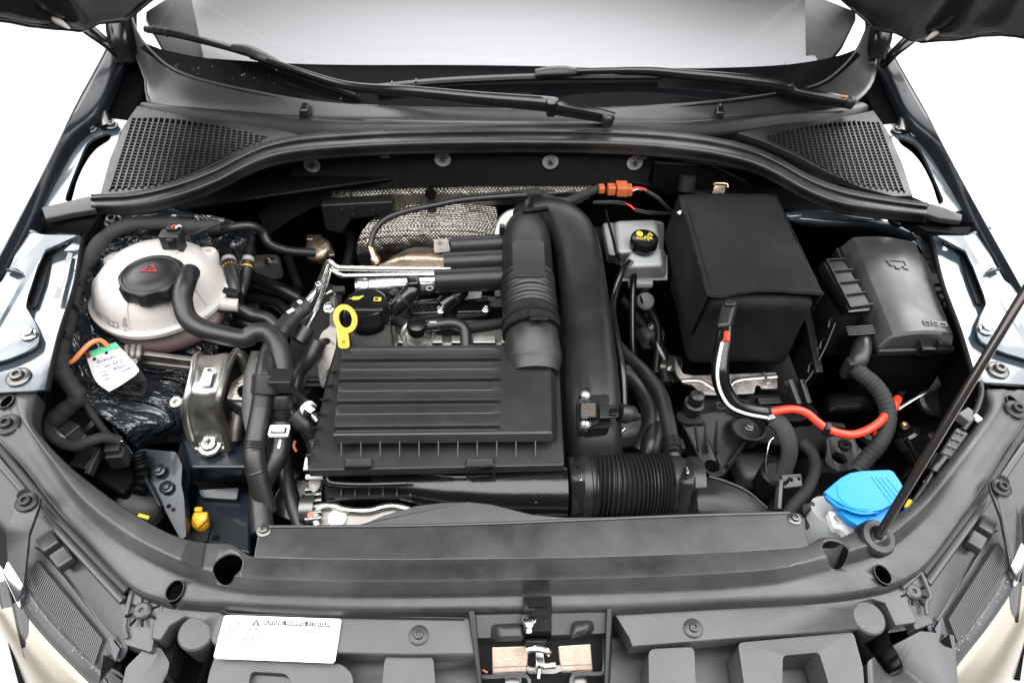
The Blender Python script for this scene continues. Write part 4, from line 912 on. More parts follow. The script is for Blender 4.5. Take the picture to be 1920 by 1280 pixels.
part(oc, 'book_symbol', M_yprint, lambda m: m.prism(bk, (0, 0, .0005), [bk2]))
dp = thing('dipstick', 'yellow plastic oil dipstick loop handle', 'dipstick', P(640, 640, .80))
DC = P(649, 598, .895); dx, dy, dn = V((1, 0, 0)), V((-.1, .72, .69)).normalized(), V((0, -.69, .72))
oval = [DC + dx * (.0185 * math.cos(a)) + dy * (.023 * math.sin(a)) for a in [k / 28 * 2 * math.pi for k in range(28)]]
hole = [DC + dx * (.0105 * math.cos(a)) + dy * (.0145 * math.sin(a)) for a in [k / 24 * 2 * math.pi for k in range(24)]]
part(dp, 'loop', M_yellow, lambda m: m.prism(oval, dn * .009, [hole]), bevel=.0025, seg=3)
s0 = DC - dy * .019 - dx * .006
part(dp, 'handle', M_yellow, lambda m: m.prism(rnd([s0 + dx * a + dy * b for a, b in ((-.009, .006), (.008, .002), (.008, -.028), (-.009, -.028))], .006, 4), dn * .008), bevel=.0022, seg=3)
part(dp, 'handle_mark', M_orange, lambda m: m.box(s0 - dy * .017 + dn * .0082, (.005, .004, .004)))
part(dp, 'guide_tube', M_bolt, lambda m: m.tube([s0 - dy * .024, s0 - dy * .05 + V((0, 0, -.02)), s0 + V((0, -.02, -.09))], .004, 10))

# ------------------------------------------------------------------ bright pipes and camshaft housing tube
pz = .872
p1 = thing('steel_pipe', 'upper bright steel coolant pipe running left from the intake pipes', 'pipe', P(700, 506, .86), 'bright steel pipes')
part(p1, 'pipe', M_steel, lambda m: m.tube(PP([(845, 505, .868), (740, 504, .87), (660, 503, .872), (636, 502, .873), (626, 497, .876), (619, 491, .88), (612, 496, .88), (604, 518, .877), (594, 540, .874), (584, 556, .87), (572, 570, .864)]), .0052, 12, 5))
part(p1, 'pipe_bracket', M_steel, lambda m: m.box(P(597, 534, .884), (.010, .012, .008), Matrix.Rotation(.4, 3, 'Z')), bevel=.002)
part(p1, 'crimp_sleeve', M_plastic, lambda m: m.cyl(P(574, 570, .864), P(556, 586, .862) - P(574, 570, .864), .0165, .026, 16))
part(p1, 'white_mark', M_whitep, lambda m: m.box(P(545, 583, .878), (.006, .012, .002), Matrix.Rotation(-.8, 3, 'Z')))
part(p1, 'white_mark', M_whitep, lambda m: m.box(P(562, 566, .880), (.008, .006, .002), Matrix.Rotation(-.8, 3, 'Z')))
p2 = thing('steel_pipe', 'lower bright steel coolant pipe running left from the intake pipes', 'pipe', P(700, 516, .85), 'bright steel pipes')
part(p2, 'pipe', M_steel, lambda m: m.tube(PP([(830, 515, .862), (740, 516, .862), (670, 517, .862), (645, 517, .862), (632, 512, .865), (622, 503, .868), (616, 512, .866), (606, 545, .858), (594, 578, .85), (580, 606, .843), (573, 620, .84)]), .0050, 12, 5))
part(p2, 'rubber_sleeve', M_rubber, lambda m: m.cyl(P(575, 616, .84), P(560, 640, .83) - P(575, 616, .84), .014, .026, 16))
hp = thing('metal_pipe', 'thick bright metal cross pipe behind the oil filler cap', 'pipe', P(760, 550, .76))
a, b = P(668, 540, .80), P(872, 528, .80); d = b - a
part(hp, 'pipe', M_steel, lambda m: m.lathe([(.022, 0), (.024, .004), (.024, .014), (.022, .018), (.022, .022), (.0255, .026), (.0255, d.length * .84), (.019, d.length * .86), (.019, d.length)], a, d, 28))
part(hp, 'end_flange', M_alu, lambda m: m.prism(rnd(PP([(858, 545, .80), (880, 530, .81), (905, 545, .80), (900, 565, .79), (870, 575, .785)]), .006), (0, 0, -.03), []), bevel=.004)
part(hp, 'wing_flange', M_alud, lambda m: m.prism(rnd(PP([(822, 565, .785), (880, 552, .79), (955, 558, .79), (960, 574, .785), (830, 575, .78)]), .008), (0, 0, -.02)), bevel=.004)
part(hp, 'ring', M_alu, lambda m: m.tube([P(806, 541, .812) + V((math.cos(k) * .006, math.sin(k) * .005, 0)) for k in [i / 10 * 6.283 for i in range(10)]], .0015, 6, 2, closed=True))

# ------------------------------------------------------------------ ignition coils with their plugs
coil_lab = ['black ignition coil with its plug leaning right, next to the oil cap', 'black ignition coil with a bolt, middle one', 'black ignition coil with a bolt, next to the ribbed intake hose']
for i, (x, y) in enumerate(((745, 560), (807, 578), (892, 576))):
    t = thing('ignition_coil', coil_lab[i], 'ignition coil', P(x, y + 20, .77), 'ignition coils')
    if i:
        part(t, 'coil_body', M_gloss, lambda m: m.hexa(PP([(x - 40, y + 28, .775), (x + 26, y + 24, .775), (x + 30, y - 14, .78), (x - 38, y - 10, .78)]), PP([(x - 36, y + 10, .805), (x + 24, y + 8, .805), (x + 24, y - 14, .808), (x - 36, y - 12, .808)])), bevel=.004, seg=3)
        for k in range(5): part(t, 'cooling_fin', M_gloss, lambda m: m.bar(P(x - 28 + k * 9, y - 6, .812), P(x - 24 + k * 9, y + 4, .81), .0025, .004))
        part(t, 'bridge_wire', M_gloss, lambda m: m.tube(PP([(x - 36, y - 8, .81), (x - 24, y - 12, .813), (x + 10, y - 16, .813), (x + 22, y - 17, .812)]), .0018, 8))
        bolt(t, P(x + 19, y + 3, .808), .0062, (0, -.2, 1), M_steel, 1.4, 'coil_bolt')
    pl = {0: ((735, 586, .83), (772, 545, .86)), 1: ((828, 574, .815), (864, 545, .83)), 2: ((915, 572, .81), (940, 556, .82))}[i]
    A, Bq = P(*pl[0]), P(*pl[1])
    if i < 2:
        part(t, 'plug_boot', M_gloss, lambda m: m.tube([A, A.lerp(Bq, .5), Bq, Bq + V((.004, .02, .012))], [.015, .017, .016, .010], 14, 4), ang=60)
        part(t, 'plug_collar', M_plastic, lambda m: m.cyl(A.lerp(Bq, .55), Bq - A, .0185, .006, 16))
        part(t, 'plug_latch', M_plastic, lambda m: m.box(A.lerp(Bq, .5) + V((-.014, .012, .008)), (.012, .018, .012), Matrix.Rotation(-.7, 3, 'Z')), bevel=.002)
    if i == 0: part(t, 'coil_head', M_gloss, lambda m: m.box(P(775, 530, .872), (.022, .028, .020), Matrix.Rotation(.15, 3, 'Z')), bevel=.006, seg=3)
    if i == 0: bolt(t, P(733, 582, .835), .005, (0, -.2, 1), M_alu, 1.3, 'coil_bolt')
bh = thing('breather_hose', 'black breather hose bending down in front of the coils', 'hose', P(840, 640, .78))
part(bh, 'hose_wall', M_rubber, lambda m: m.tube(PP([(782, 612, .815), (810, 610, .815), (842, 606, .815), (862, 610, .812), (872, 622, .805), (874, 650, .79)]), .0105, 14, 6))
part(bh, 'hose_cap', M_gloss, lambda m: m.lathe([(.018, -.012), (.018, .004), (.015, .009), (.006, .011), (0, .011)], P(782, 612, .82), (0, -.2, 1), 22))
part(bh, 'white_mark', M_whitep, lambda m: m.box(P(812, 604, .8265), (.012, .0022, .0012)))
hose('loom', 'taped wiring loom running under the ignition coils to the intake hose', [(735, 600, .795), (752, 606, .795), (775, 612, .79), (830, 618, .79), (890, 612, .79), (945, 604, .79)], .009, M_tape, 'wiring')

# ------------------------------------------------------------------ turbo shield, lambda sensor, bracket tab
tb = thing('turbo_shield', 'heat-tarnished brown metal shield behind the bright pipes', 'heat shield', P(780, 500, .74))
part(tb, 'shield', M_turbo, lambda m: m.loft([PP([(706, 508, .80), (760, 504, .81), (840, 500, .82)]), PP([(712, 496, .81), (752, 478, .83), (838, 480, .835)]), PP([(740, 482, .80), (775, 464, .815), (838, 468, .82)])], 20, 4), thick=.002)
part(tb, 'tab', M_zinc, lambda m: m.prism(rnd(PP([(813, 449, .86), (840, 447, .86), (844, 470, .852), (814, 472, .852)]), .002), (0, 0, -.0025)), bevel=.0008)
part(tb, 'tab_bolt', M_bolt, lambda m: m.cyl(P(826, 474, .842), (0, 0, 1), .007, .008, 6))
ls = thing('oxygen_sensor', 'coppery oxygen sensor on a black lead against the foil', 'sensor', P(706, 496, .78))
part(ls, 'sleeve', M_copper, lambda m: m.lathe([(.008, 0), (.010, .006), (.010, .014), (.007, .018), (.0065, .036), (.005, .04), (.005, .052)], P(707, 496, .80), P(693, 458, .83) - P(707, 496, .80), 14))
part(ls, 'lead', M_rubber, lambda m: m.tube(PP([(694, 462, .83), (697, 448, .84), (706, 428, .855), (728, 408, .87), (770, 394, .88), (810, 386, .885), (860, 376, .89), (920, 370, .895), (980, 366, .895), (1040, 362, .89)]), .0062, 10))
lc = thing('lead_holder', 'dull metal strap holding the black lead on the heat shield', 'bracket', P(808, 372, .86))
part(lc, 'strap', M_alud, lambda m: m.prism([PY(x, y, .385) for x, y in ((799, 360), (816, 358), (818, 396), (802, 398))], (0, -.004, 0)), bevel=.001)
part(lc, 'strap_end', M_alud, lambda m: m.prism([PY(x, y, .36) for x, y in ((801, 380), (818, 380), (818, 396), (801, 397))], (0, -.006, 0)), bevel=.001)
part(lc, 'strap_bolt', M_dark, lambda m: m.cyl(PY(807, 362, .384), (0, -1, .2), .012, .004, 14))
hose('engine_loom', 'black corrugated loom crossing the top of the engine toward the brake reservoir', [(900, 370, .88), (960, 366, .89), (1010, 362, .90), (1030, 374, .90), (1060, 378, .90), (1090, 366, .90), (1125, 352, .90)], .0085, M_tape, 'wiring')
gm = thing('vacuum_pump', 'dull rusty cast lump in the dark beside the firewall', 'pump', P(595, 470, .68))
part(gm, 'casting', M_turbo, lambda m: m.lathe([(.018, -.03), (.030, -.015), (.032, .004), (.024, .012), (.01, .014)], P(596, 468, .72), (-.2, -.3, 1), 9), bevel=.004)
part(gm, 'lug', M_alud, lambda m: m.box(P(621, 476, .73), (.014, .020, .010), Matrix.Rotation(.3, 3, 'Z')), bevel=.003)
part(gm, 'cap', M_turbo, lambda m: m.box(P(590, 450, .725), (.034, .02, .02)), bevel=.004)

# ------------------------------------------------------------------ air filter box
ab = thing('air_filter_box', 'ribbed black plastic air filter box on top of the engine', 'air filter box', P(820, 780, .78))
zT = .862
def tp(x, y, dz=0): return P(x, y, zT + dz)
flange = [(632, 648, .835), (1046, 644, .835), (1050, 700, .835), (1058, 866, .828), (1057, 872, .826), (578, 882, .826), (577, 876, .828), (606, 740, .835)]
part(ab, 'lower_flange', M_cover, lambda m: m.prism(PP(flange), (0, 0, -.016)), bevel=.0022, seg=3)
lb_, lt_ = PP([(628, 828, .836), (1046, 824, .836), (1042, 650, .836), (640, 652, .836)]), PP([(627, 815, zT - .009), (1037, 811, zT - .009), (1035, 648, zT - .007), (643, 650, zT - .007)])
part(ab, 'lid', M_cover, lambda m: m.hexa(lb_, lt_), bevel=.003, seg=3)
def lidtop(m):
    ys = [(650, 0)]
    for thin, thick in ((656, 678), (697, 718), (738, 759), (780, 804)):
        ys += [(thin - 1, 0), (thin, -.0006), (thin + 1.2, -.0002), (thick - 4.5, .0020), (thick - 2, .0014), (thick - .8, -.0060), (thick + 3.2, -.0068), (thick + 4.6, -.0005), (thick + 6, 0)]
    ys += [(813, 0)]
    ts = [(-.032, 0, -.016, 0), (-.022, 0, -.006, 0), (-.010, 0, -.001, 0)]
    rows_ = [((y - 650) / 163, o) for y, o in ys]
    rows_ = [(-.034, None, -.014), (-.022, None, -.0055), (-.008, None, -.001)] + [(t, o, 0) for t, o in rows_] + [(1.012, None, -.0012), (1.028, None, -.006), (1.042, None, -.014)]
    sxs = [(-.012, -.014), (-.0085, -.0055), (-.003, -.001), (.004, 0), (.03, 0), (.2, 0), (.4, 0), (.6, 0), (.70, 0), (.742, 0), (.758, 0), (.80, 0), (.9, 0), (.985, 0), (.996, -.001), (1.004, -.0055), (1.008, -.014)]
    g = [P(644, 650, zT), P(1034, 648, zT), P(1036, 809, zT - .002), P(626, 813, zT - .002)]
    vs = []
    for t, o, dz in rows_:
        for sx_, dz2 in sxs:
            p = g[0].lerp(g[3], t).lerp(g[1].lerp(g[2], t), sx_)
            k = (o or 0) * (1 if .004 <= sx_ <= .742 else (.35 if sx_ < .004 and sx_ > -.006 else 0))
            vs.append(p + V((0, 0, min(dz, dz2) if dz and dz2 else dz + dz2)) + V((0, 0, k)))
    n = len(sxs); fs = [(j * n + i, j * n + i + 1, (j + 1) * n + i + 1, (j + 1) * n + i) for j in range(len(rows_) - 1) for i in range(n - 1)]
    m.add(vs, fs)
part(ab, 'louvred_lid_top', M_cover, lidtop, ang=28, up=(0, 0, 1))
for i in range(11):
    x = 640 + i * 36.4
    part(ab, 'stiffening_rib', M_cover, lambda m: m.hexa(PP([(x - 1.6, 858, .835), (x + 1.6, 858, .835), (x + 1.6, 828, .835), (x - 1.6, 828, .835)]), PP([(x - 1.3, 857, .837), (x + 1.3, 857, .837), (x + 1.2, 826, .850), (x - 1.2, 826, .850)])), bevel=.0005)
for x0, x1 in ((644, 700), (872, 928)):
    k = part(ab, 'clip', M_plastic, lambda m: m.hexa(PP([(x0, 884, .812), (x1, 882, .812), (x1, 860, .83), (x0, 861, .83)]), PP([(x0 + 1, 876, .832), (x1 - 1, 875, .832), (x1 - 4, 858, .840), (x0 + 4, 859, .840)])), bevel=.002, seg=3)
    part(k, 'clip_slot', M_gloss, lambda m: m.bar(P(x0 + 2, 877.5, .829), P(x1 - 6, 876.5, .829), .002, .006))
for i in range(7):
    y = 690 + i * 26; xl = 626 - i * 6.6
    part(ab, 'side_gusset', M_plastic, lambda m: m.hexa(PP([(xl - 14, y + 8, .8355), (xl + 4, y + 8, .8355), (xl + 5, y + 5, .8355), (xl - 13, y + 5, .8355)]), PP([(xl - 3, y + 7, .838), (xl + 6, y + 5, .855), (xl + 6.5, y + 3, .855), (xl - 2, y + 5, .838)])))
part(ab, 'lower_tray', M_plastic, lambda m: m.hexa(PP([(600, 905, .75), (1050, 895, .75), (1045, 700, .75), (640, 700, .75)]), PP([(584, 882, .81), (1054, 872, .81), (1044, 670, .815), (630, 676, .815)])), bevel=.004)
part(ab, 'tray_rail', M_gloss, lambda m: m.tube(PP([(608, 884, .808), (612, 897, .800), (624, 905, .796), (680, 908, .795), (760, 906, .795)]), .0045, 10))
part(ab, 'front_fins', M_dark, lambda m: m.hexa(PP([(608, 950, .73), (830, 940, .73), (830, 905, .74), (605, 905, .74)]), PP([(612, 936, .765), (826, 930, .765), (826, 910, .77), (610, 908, .77)])), bevel=.003)
for i in range(7): part(ab, 'fin', M_plastic, lambda m: m.bar(P(640 + i * 26, 930, .768), P(641 + i * 26, 914, .772), .0025, .006))
part(ab, 'fin_rail', M_plastic, lambda m: m.bar(P(628, 933, .768), P(822, 928, .768), .003, .005))
for i in range(2): part(ab, 'scuff_mark', M_emb, lambda m: m.bar(tp(745 + i * 8, 663, .0005), tp(745 + i * 8, 668, .0005), .0006, .0006))

# ------------------------------------------------------------------ alternator and belt cover below
al = thing('alternator', 'alternator with pale ribbed casting under the air filter box', 'alternator', P(595, 950, .68))
for i in range(6):
    part(al, 'cooling_rib', M_alu, lambda m: m.bar(P(572, 920 + i * 11, .745), P(604, 916 + i * 11, .745), .005, .010), bevel=.001)
part(al, 'casting_lump', M_alud, lambda m: m.lathe([(.010, 0), (.013, .006), (.010, .012), (.004, .014)], P(594, 913, .742), (-.1, -.3, 1), 9, wob=lambda a, h: 1 + .15 * math.cos(3 * a)))
part(al, 'pulley', M_gloss, lambda m: m.cyl(P(560, 945, .70), (0, -.2, 1), .034, .022, 26), bevel=.003)
part(al, 'drum', M_bolt, lambda m: m.cyl(P(566, 955, .735), (1, 0, 0), .022, .02, 24))
part(al, 'red_seal', M_rust, lambda m: m.cyl(P(583, 966, .748), (0, -.3, 1), .005, .003, 10))
part(al, 'white_clip', M_tankwhite, lambda m: m.hexa(PP([(568, 882, .79), (578, 882, .79), (578, 860, .79), (572, 858, .79)]), PP([(569, 880, .80), (577, 880, .80), (577, 858, .80), (574, 856, .80)])), bevel=.001)
part(al, 'white_clip', M_tankwhite, lambda m: m.box(P(590, 894, .785), (.026, .006, .006)), bevel=.001)
part(al, 'orange_cable', M_orange, lambda m: m.tube(PP([(554, 826, .76), (551, 836, .755), (556, 846, .75)]), .0022, 8))
bc = thing('belt_cover', 'grey cast belt cover with a pale raised rim and white boss', 'cover', P(680, 970, .70))
o_ = [(592, 975, .735), (590, 958, .738), (602, 948, .740), (625, 947, .740), (640, 953, .740), (690, 955, .740), (718, 948, .742), (738, 946, .742), (770, 954, .740), (800, 965, .738), (800, 1000, .73), (600, 1000, .73)]
part(bc, 'plate', M_alud, lambda m: m.prism(cat(PP(o_), 3, True), (0, 0, -.02)), bevel=.002)
part(bc, 'raised_rim', M_alu, lambda m: m.tube(PP([(594, 985, .738), (591, 966, .743), (598, 952, .745), (612, 948, .746), (630, 949, .746), (645, 955, .745), (690, 957, .745), (718, 950, .746), (740, 948, .746), (770, 955, .745)]), .0055, 12, 5, flat=.8))
part(bc, 'boss', M_tankwhite, lambda m: m.lathe([(.014, 0), (.014, .004), (.012, .006), (0, .006)], P(633, 972, .7355), (0, -.1, 1), 24))

# ------------------------------------------------------------------ ribbed intake hose rising to the turbo
ih = thing('intake_hose', 'ribbed black intake hose rising from the air filter box', 'hose', P(990, 640, .82))
axis = [(1000, 668, .850), (997, 640, .866), (994, 610, .874), (992, 575, .880), (990, 530, .885), (989, 490, .888), (988, 455, .890), (986, 432, .884), (984, 418, .868)]
part(ih, 'outlet_socket', M_cover, lambda m: m.tube(PP([(1002, 700, .842), (1001, 672, .852), (998, 640, .866), (996, 612, .873)]), [.040, .046, .044, .043], 30, 8, flat=.9))
def rr(t):
    r = .0445
    return r + .0028 * math.cos(t * 2 * math.pi * 5)
part(ih, 'bellows', M_rubber, lambda m: m.tube(PP([(995, 596, .876), (993, 572, .879), (991, 548, .882), (990, 528, .884)]), rr, 36, 22))
part(ih, 'hose_cuff', M_rubber, lambda m: m.tube(PP([(997, 622, .872), (995, 606, .875), (994, 594, .877)]), [.0475, .0475, .046], 34, 5))
part(ih, 'clamp_band', M_plastic, lambda m: m.tube(PP([(996, 612, .874), (995.4, 606, .875)]), .0492, 34, 2))
part(ih, 'clamp_band', M_plastic, lambda m: m.tube(PP([(997, 626, .871), (996.4, 621, .872)]), .0485, 34, 2))
part(ih, 'clamp_ear', M_plastic, lambda m: m.box(P(992, 588, .925), (.004, .014, .008)), bevel=.001)
part(ih, 'clamp_ear', M_plastic, lambda m: m.box(P(1010, 596, .918), (.030, .010, .004)), bevel=.001)
part(ih, 'upper_pipe', M_plastic, lambda m: m.tube(PP([(990, 532, .884), (989, 500, .887), (988, 470, .889), (987, 448, .886), (987, 432, .874), (988, 424, .85)]), [.0435, .045, .045, .0445, .040, .024], 34, 6))
part(ih, 'flat_panel', M_cover, lambda m: m.prism(rnd(PP([(962, 520, .9285), (1022, 520, .9285), (1020, 452, .9325), (960, 452, .9325)]), .01), (0, 0, .0022)), bevel=.001)
for i, (x0, y, z, r) in enumerate(((846, 462, .870, .0180), (832, 493, .868, .0195), (815, 527, .862, .0215))):
    part(ih, 'intake_branch', M_plastic, lambda m: m.lathe([(r * .8, .004), (r, 0), (r, .02), (r * 1.02, (P(958, y - 6, z + .004) - P(x0, y, z)).length)], P(x0, y, z), P(958, y - 6, z + .004) - P(x0, y, z), 26), ang=50)
part(ih, 'branch_flange', M_plastic, lambda m: m.prism(rnd(PP([(944, 440, .89), (953, 440, .89), (956, 545, .885), (946, 545, .885)]), .003), (0, 0, -.04)), bevel=.003)
part(ih, 'small_lug', M_cover, lambda m: m.box(P(934, 552, .868), (.012, .016, .008)), bevel=.002)
part(ih, 'rear_lug', M_plastic, lambda m: m.box(P(941, 430, .90), (.010, .012, .02)), bevel=.002)
ts = thing('turbo_inlet_shield', 'pale metal heat shield lip behind the intake hose', 'heat shield', P(950, 420, .82))
part(ts, 'shield_lip', M_alu, lambda m: m.tube(PP([(936, 442, .845), (940, 424, .86), (948, 410, .872), (960, 403, .878), (972, 402, .88)]), .012, 12, 5, flat=.35))

# ------------------------------------------------------------------ large charge pipe
cpz = thing('charge_pipe', 'wide smooth black charge air pipe beside the intake hose', 'pipe', P(1110, 640, .70))
pth = [(975, 412, .862), (1005, 404, .880), (1040, 408, .893), (1068, 430, .895), (1083, 470, .888), (1092, 530, .876), (1100, 600, .862), (1107, 680, .846), (1112, 760, .828), (1114, 830, .80), (1114, 870, .76)]
part(cpz, 'pipe', M_plastic, lambda m: m.tube(PP(pth), [.034, .038, .041, .042, .042, .042, .0425, .043, .0435, .043, .043], 34, 7, flat=.82))
part(cpz, 'seam', M_plastic, lambda m: m.tube(PP([(1036, 438, .885), (1048, 470, .885), (1055, 530, .874), (1062, 600, .860), (1068, 680, .845), (1070, 740, .832)]), .0034, 8, 6))
part(cpz, 'seam', M_plastic, lambda m: m.tube(PP([(1106, 446, .888), (1126, 500, .876), (1134, 560, .865), (1144, 640, .848), (1152, 720, .83), (1158, 770, .815)]), .0034, 8, 6))
part(cpz, 'neck_collar', M_plastic, lambda m: m.cyl(P(1000, 406, .878), P(1016, 404, .885) - P(1000, 406, .878), .0415, .008, 30))
part(cpz, 'neck_clip', M_dark, lambda m: m.box(P(1004, 394, .925), (.050, .010, .008), Matrix.Rotation(.25, 3, 'Z')), bevel=.002)
part(cpz, 'sensor_pad', M_plastic, lambda m: m.prism(rnd(PP([(1082, 742, .868), (1142, 738, .868), (1144, 800, .862), (1084, 804, .862)]), .006), (0, 0, -.02)), bevel=.003)
part(cpz, 'pad_ridge', M_cover, lambda m: m.box(P(1097, 716, .884), (.012, .022, .003)), bevel=.001)
ms = thing('pressure_sensor', 'flat black pressure sensor with two silver sleeves on the charge pipe', 'sensor', P(1105, 770, .865))
part(ms, 'sensor_plate', M_plastic, lambda m: m.prism(rnd(PP([(1083, 755, .874), (1088, 738, .875), (1098, 734, .875), (1110, 740, .875), (1122, 752, .874), (1124, 790, .871), (1108, 798, .870), (1100, 808, .869), (1088, 804, .869), (1082, 790, .871)]), .004), (0, 0, -.006)), bevel=.0015)
blk = part(ms, 'sensor_block', M_plastic, lambda m: m.hexa(PP([(1086, 786, .874), (1120, 785, .874), (1120, 754, .876), (1086, 755, .876)]), PP([(1088, 783, .884), (1119, 782, .884), (1119, 754, .886), (1088, 755, .886)])), bevel=.0015)
part(blk, 'print_plate', mk('dark_grey_label', (.07, .065, .06), .4), lambda m: m.prism(PP([(1090, 781, .8845), (1116, 780, .8845), (1116, 756, .8865), (1090, 757, .8865)]), (0, 0, .0008)))
for k in range(5):
    text(blk, 'printed_code', ['SMC 04 14 7', '03L 906 051', 'DS-K-TF 0261', '230 281-01', '16 08 09 41'][k], P(1103, 760 + k * 5, .8875 - k * .0004), V((1, 0, 0)), V((0, 1, 0)), .0042, M_copper, sx=.85)
for x, y in ((1097, 744), (1097, 798)):
    part(ms, 'steel_sleeve', M_steel, lambda m: m.lathe([(.0075, 0), (.0075, .006), (.0048, .006), (.0045, .001), (0, .001)], P(x, y, .8755 if y < 760 else .870), (0, -.15, 1), 20))
part(ms, 'plug', M_plastic, lambda m: m.hexa(PP([(1124, 786, .870), (1162, 784, .865), (1162, 760, .867), (1124, 758, .872)]), PP([(1124, 784, .886), (1160, 782, .882), (1160, 760, .884), (1124, 758, .888)])), bevel=.002)
part(ms, 'plug_latch', M_gloss, lambda m: m.box(P(1152, 771, .888), (.012, .012, .003)), bevel=.001)
part(ms, 'plug_boot', M_rubber, lambda m: m.lathe([(.014, 0), (.0145, .012), (.010, .020), (.005, .032)], P(1162, 773, .872), (1, -.05, -.3), 16))
# ------------------------------------------------------------------ thin line beside the charge pipe
hose('brake_line', 'thin black line looping over and running down beside the charge pipe', [(1190, 700, .70), (1186, 640, .72), (1186, 560, .76), (1188, 510, .80), (1180, 492, .83), (1166, 510, .85), (1154, 545, .855), (1148, 580, .85), (1154, 620, .845), (1162, 660, .835), (1168, 710, .82), (1170, 770, .79)], .0068, M_gloss, 'pipe')
hose('brake_line', 'second thin line with specks tight against the charge pipe', [(1160, 530, .83), (1148, 560, .84), (1143, 600, .835), (1150, 650, .825), (1158, 690, .81)], lambda t: .0035 + .0006 * math.sin(t * 150), M_plastic, 'pipe', sub=10)
hose('gearbox_hose', 'thick dull rubber hose curving down right of the charge pipe', [(1170, 700, .74), (1190, 712, .74), (1212, 740, .735), (1224, 775, .73), (1218, 815, .72), (1196, 850, .71)], .0195)
hose('gearbox_hose', 'second rubber hose curving down to a clamp at the ribbed duct', [(1150, 640, .73), (1180, 672, .75), (1210, 700, .765), (1236, 735, .77), (1250, 780, .775), (1258, 822, .78), (1262, 850, .785)], .0125)
hose('gearbox_hose', 'short hose stub half hidden behind the curved rubber hoses', [(1215, 850, .72), (1222, 830, .73), (1230, 800, .725)], .018)
vc = thing('hose_clamp', 'black spring clamp on the hose above the ribbed duct', 'clamp', P(1262, 836, .78))
part(vc, 'clamp_band', M_plastic, lambda m: m.cyl(P(1259, 826, .783), P(1263, 850, .785) - P(1259, 826, .783), .0155, .02, 18))
part(vc, 'clamp_tab', M_plastic, lambda m: m.box(P(1278, 836, .79), (.006, .018, .014)), bevel=.001)
part(vc, 'spigot', M_plastic, lambda m: m.lathe([(.011, 0), (.011, .02), (.016, .03)], P(1262, 850, .785), P(1268, 880, .775) - P(1262, 850, .785), 16))
hose('steel_stub', 'short bright metal stub under the sensor plug', [(1154, 820, .79), (1162, 812, .795), (1172, 803, .80)], .0032, M_steel, 'pipe')

# ------------------------------------------------------------------ lower intake duct along the front
idt = thing('intake_duct', 'glossy black intake duct running along the front of the filter box', 'duct', P(900, 930, .70))
part(idt, 'duct', M_gloss, lambda m: m.tube(PP([(700, 905, .755), (780, 908, .758), (860, 914, .762), (940, 918, .765), (1010, 918, .768), (1062, 918, .77)]), [.020, .030, .038, .041, .042, .042], 32, 7, flat=.92))
part(idt, 'duct_face', M_gloss, lambda m: m.hexa(PP([(830, 930, .745), (1056, 925, .76), (1056, 890, .77), (760, 888, .77)]), PP([(870, 908, .792), (1040, 906, .795), (1052, 888, .806), (790, 886, .80)])), bevel=.006, seg=3)
text(idt, 'moulded_number', '2 4 7 0 1 9 0 5', P(1033, 938, .790), V((1, 0, 0)), V((0, 1, .4)), .008, M_emb)
part(idt, 'clip_hook', M_plastic, lambda m: m.tube(PP([(876, 880, .815), (878, 893, .80), (900, 892, .80), (924, 891, .80), (926, 880, .815)]), .0025, 8))
cb = thing('bellows_hose', 'corrugated black intake bellows with clips at both ends', 'hose', P(1180, 930, .70))
a, b = P(1064, 912, .772), P(1112, 911, .772)
part(cb, 'cuff', M_rubber, lambda m: m.lathe([(.043, 0), (.0455, .002), (.0455, .009), (.0435, .011), (.0435, .015), (.0465, .018), (.0465, .030), (.044, .032), (.044, .040)], a, b - a, 36))
A, Bq = P(1112, 908, .772), P(1252, 910, .772)
part(cb, 'corrugations', M_rubber, lambda m: m.tube([A, A.lerp(Bq, .35) + V((0, -.002, .001)), A.lerp(Bq, .7) + V((0, .0, 0)), Bq], lambda t: .0465 + .0032 * math.cos(t * 2 * math.pi * 19), 36, 50), ang=70)
part(cb, 'cuff', M_rubber, lambda m: m.lathe([(.046, 0), (.046, .018), (.043, .02), (.043, .026), (.0465, .03), (.0465, .046)], P(1252, 910, .772), P(1310, 914, .772) - P(1252, 910, .772), 36))
for (x0, y0), (x1, y1) in (((1084, 858), (1084, 955)), ((1300, 862), (1276, 960))):
    z0, z1 = .818, .79
    c1, c2 = P(x0, y0, .80), P(x1, y1, .775); cm = P((x0 + x1) / 2, (y0 + y1) / 2 - 10, .8265)
    k = part(cb, 'buckle', M_plastic, lambda m: m.tube([c1, c1.lerp(cm, .6) + V((0, 0, .008)), cm, c2.lerp(cm, .6) + V((0, 0, .008)), c2], .0095, 8, 5, flat=.35, ref=(1, 0, 0)))
    part(k, 'buckle_slot', M_dark, lambda m: m.box(cm + V((.001, .010, .0015)), (.006, .020, .004), Matrix.Rotation(-.2 if x0 > 1200 else 0, 3, 'Z')))
    part(k, 'buckle_pin', M_steel, lambda m: m.box(cm + V((.003, .016 if x0 > 1200 else 0, .003)), (.004, .012, .003)), bevel=.001)
fd_ = thing('front_duct', 'flat black front air duct right of the corrugated hose', 'duct', P(1370, 935, .68))
part(fd_, 'duct_shell', M_plastic, lambda m: m.loft([PP([(1306, 892, .80), (1350, 900, .805), (1400, 920, .80), (1440, 955, .785), (1445, 990, .77)]), PP([(1306, 925, .812), (1350, 928, .815), (1400, 945, .805), (1432, 965, .79), (1440, 990, .775)]), PP([(1310, 965, .80), (1350, 970, .80), (1390, 980, .795), (1425, 985, .785), (1436, 995, .77)])], 24, 4), thick=.004)
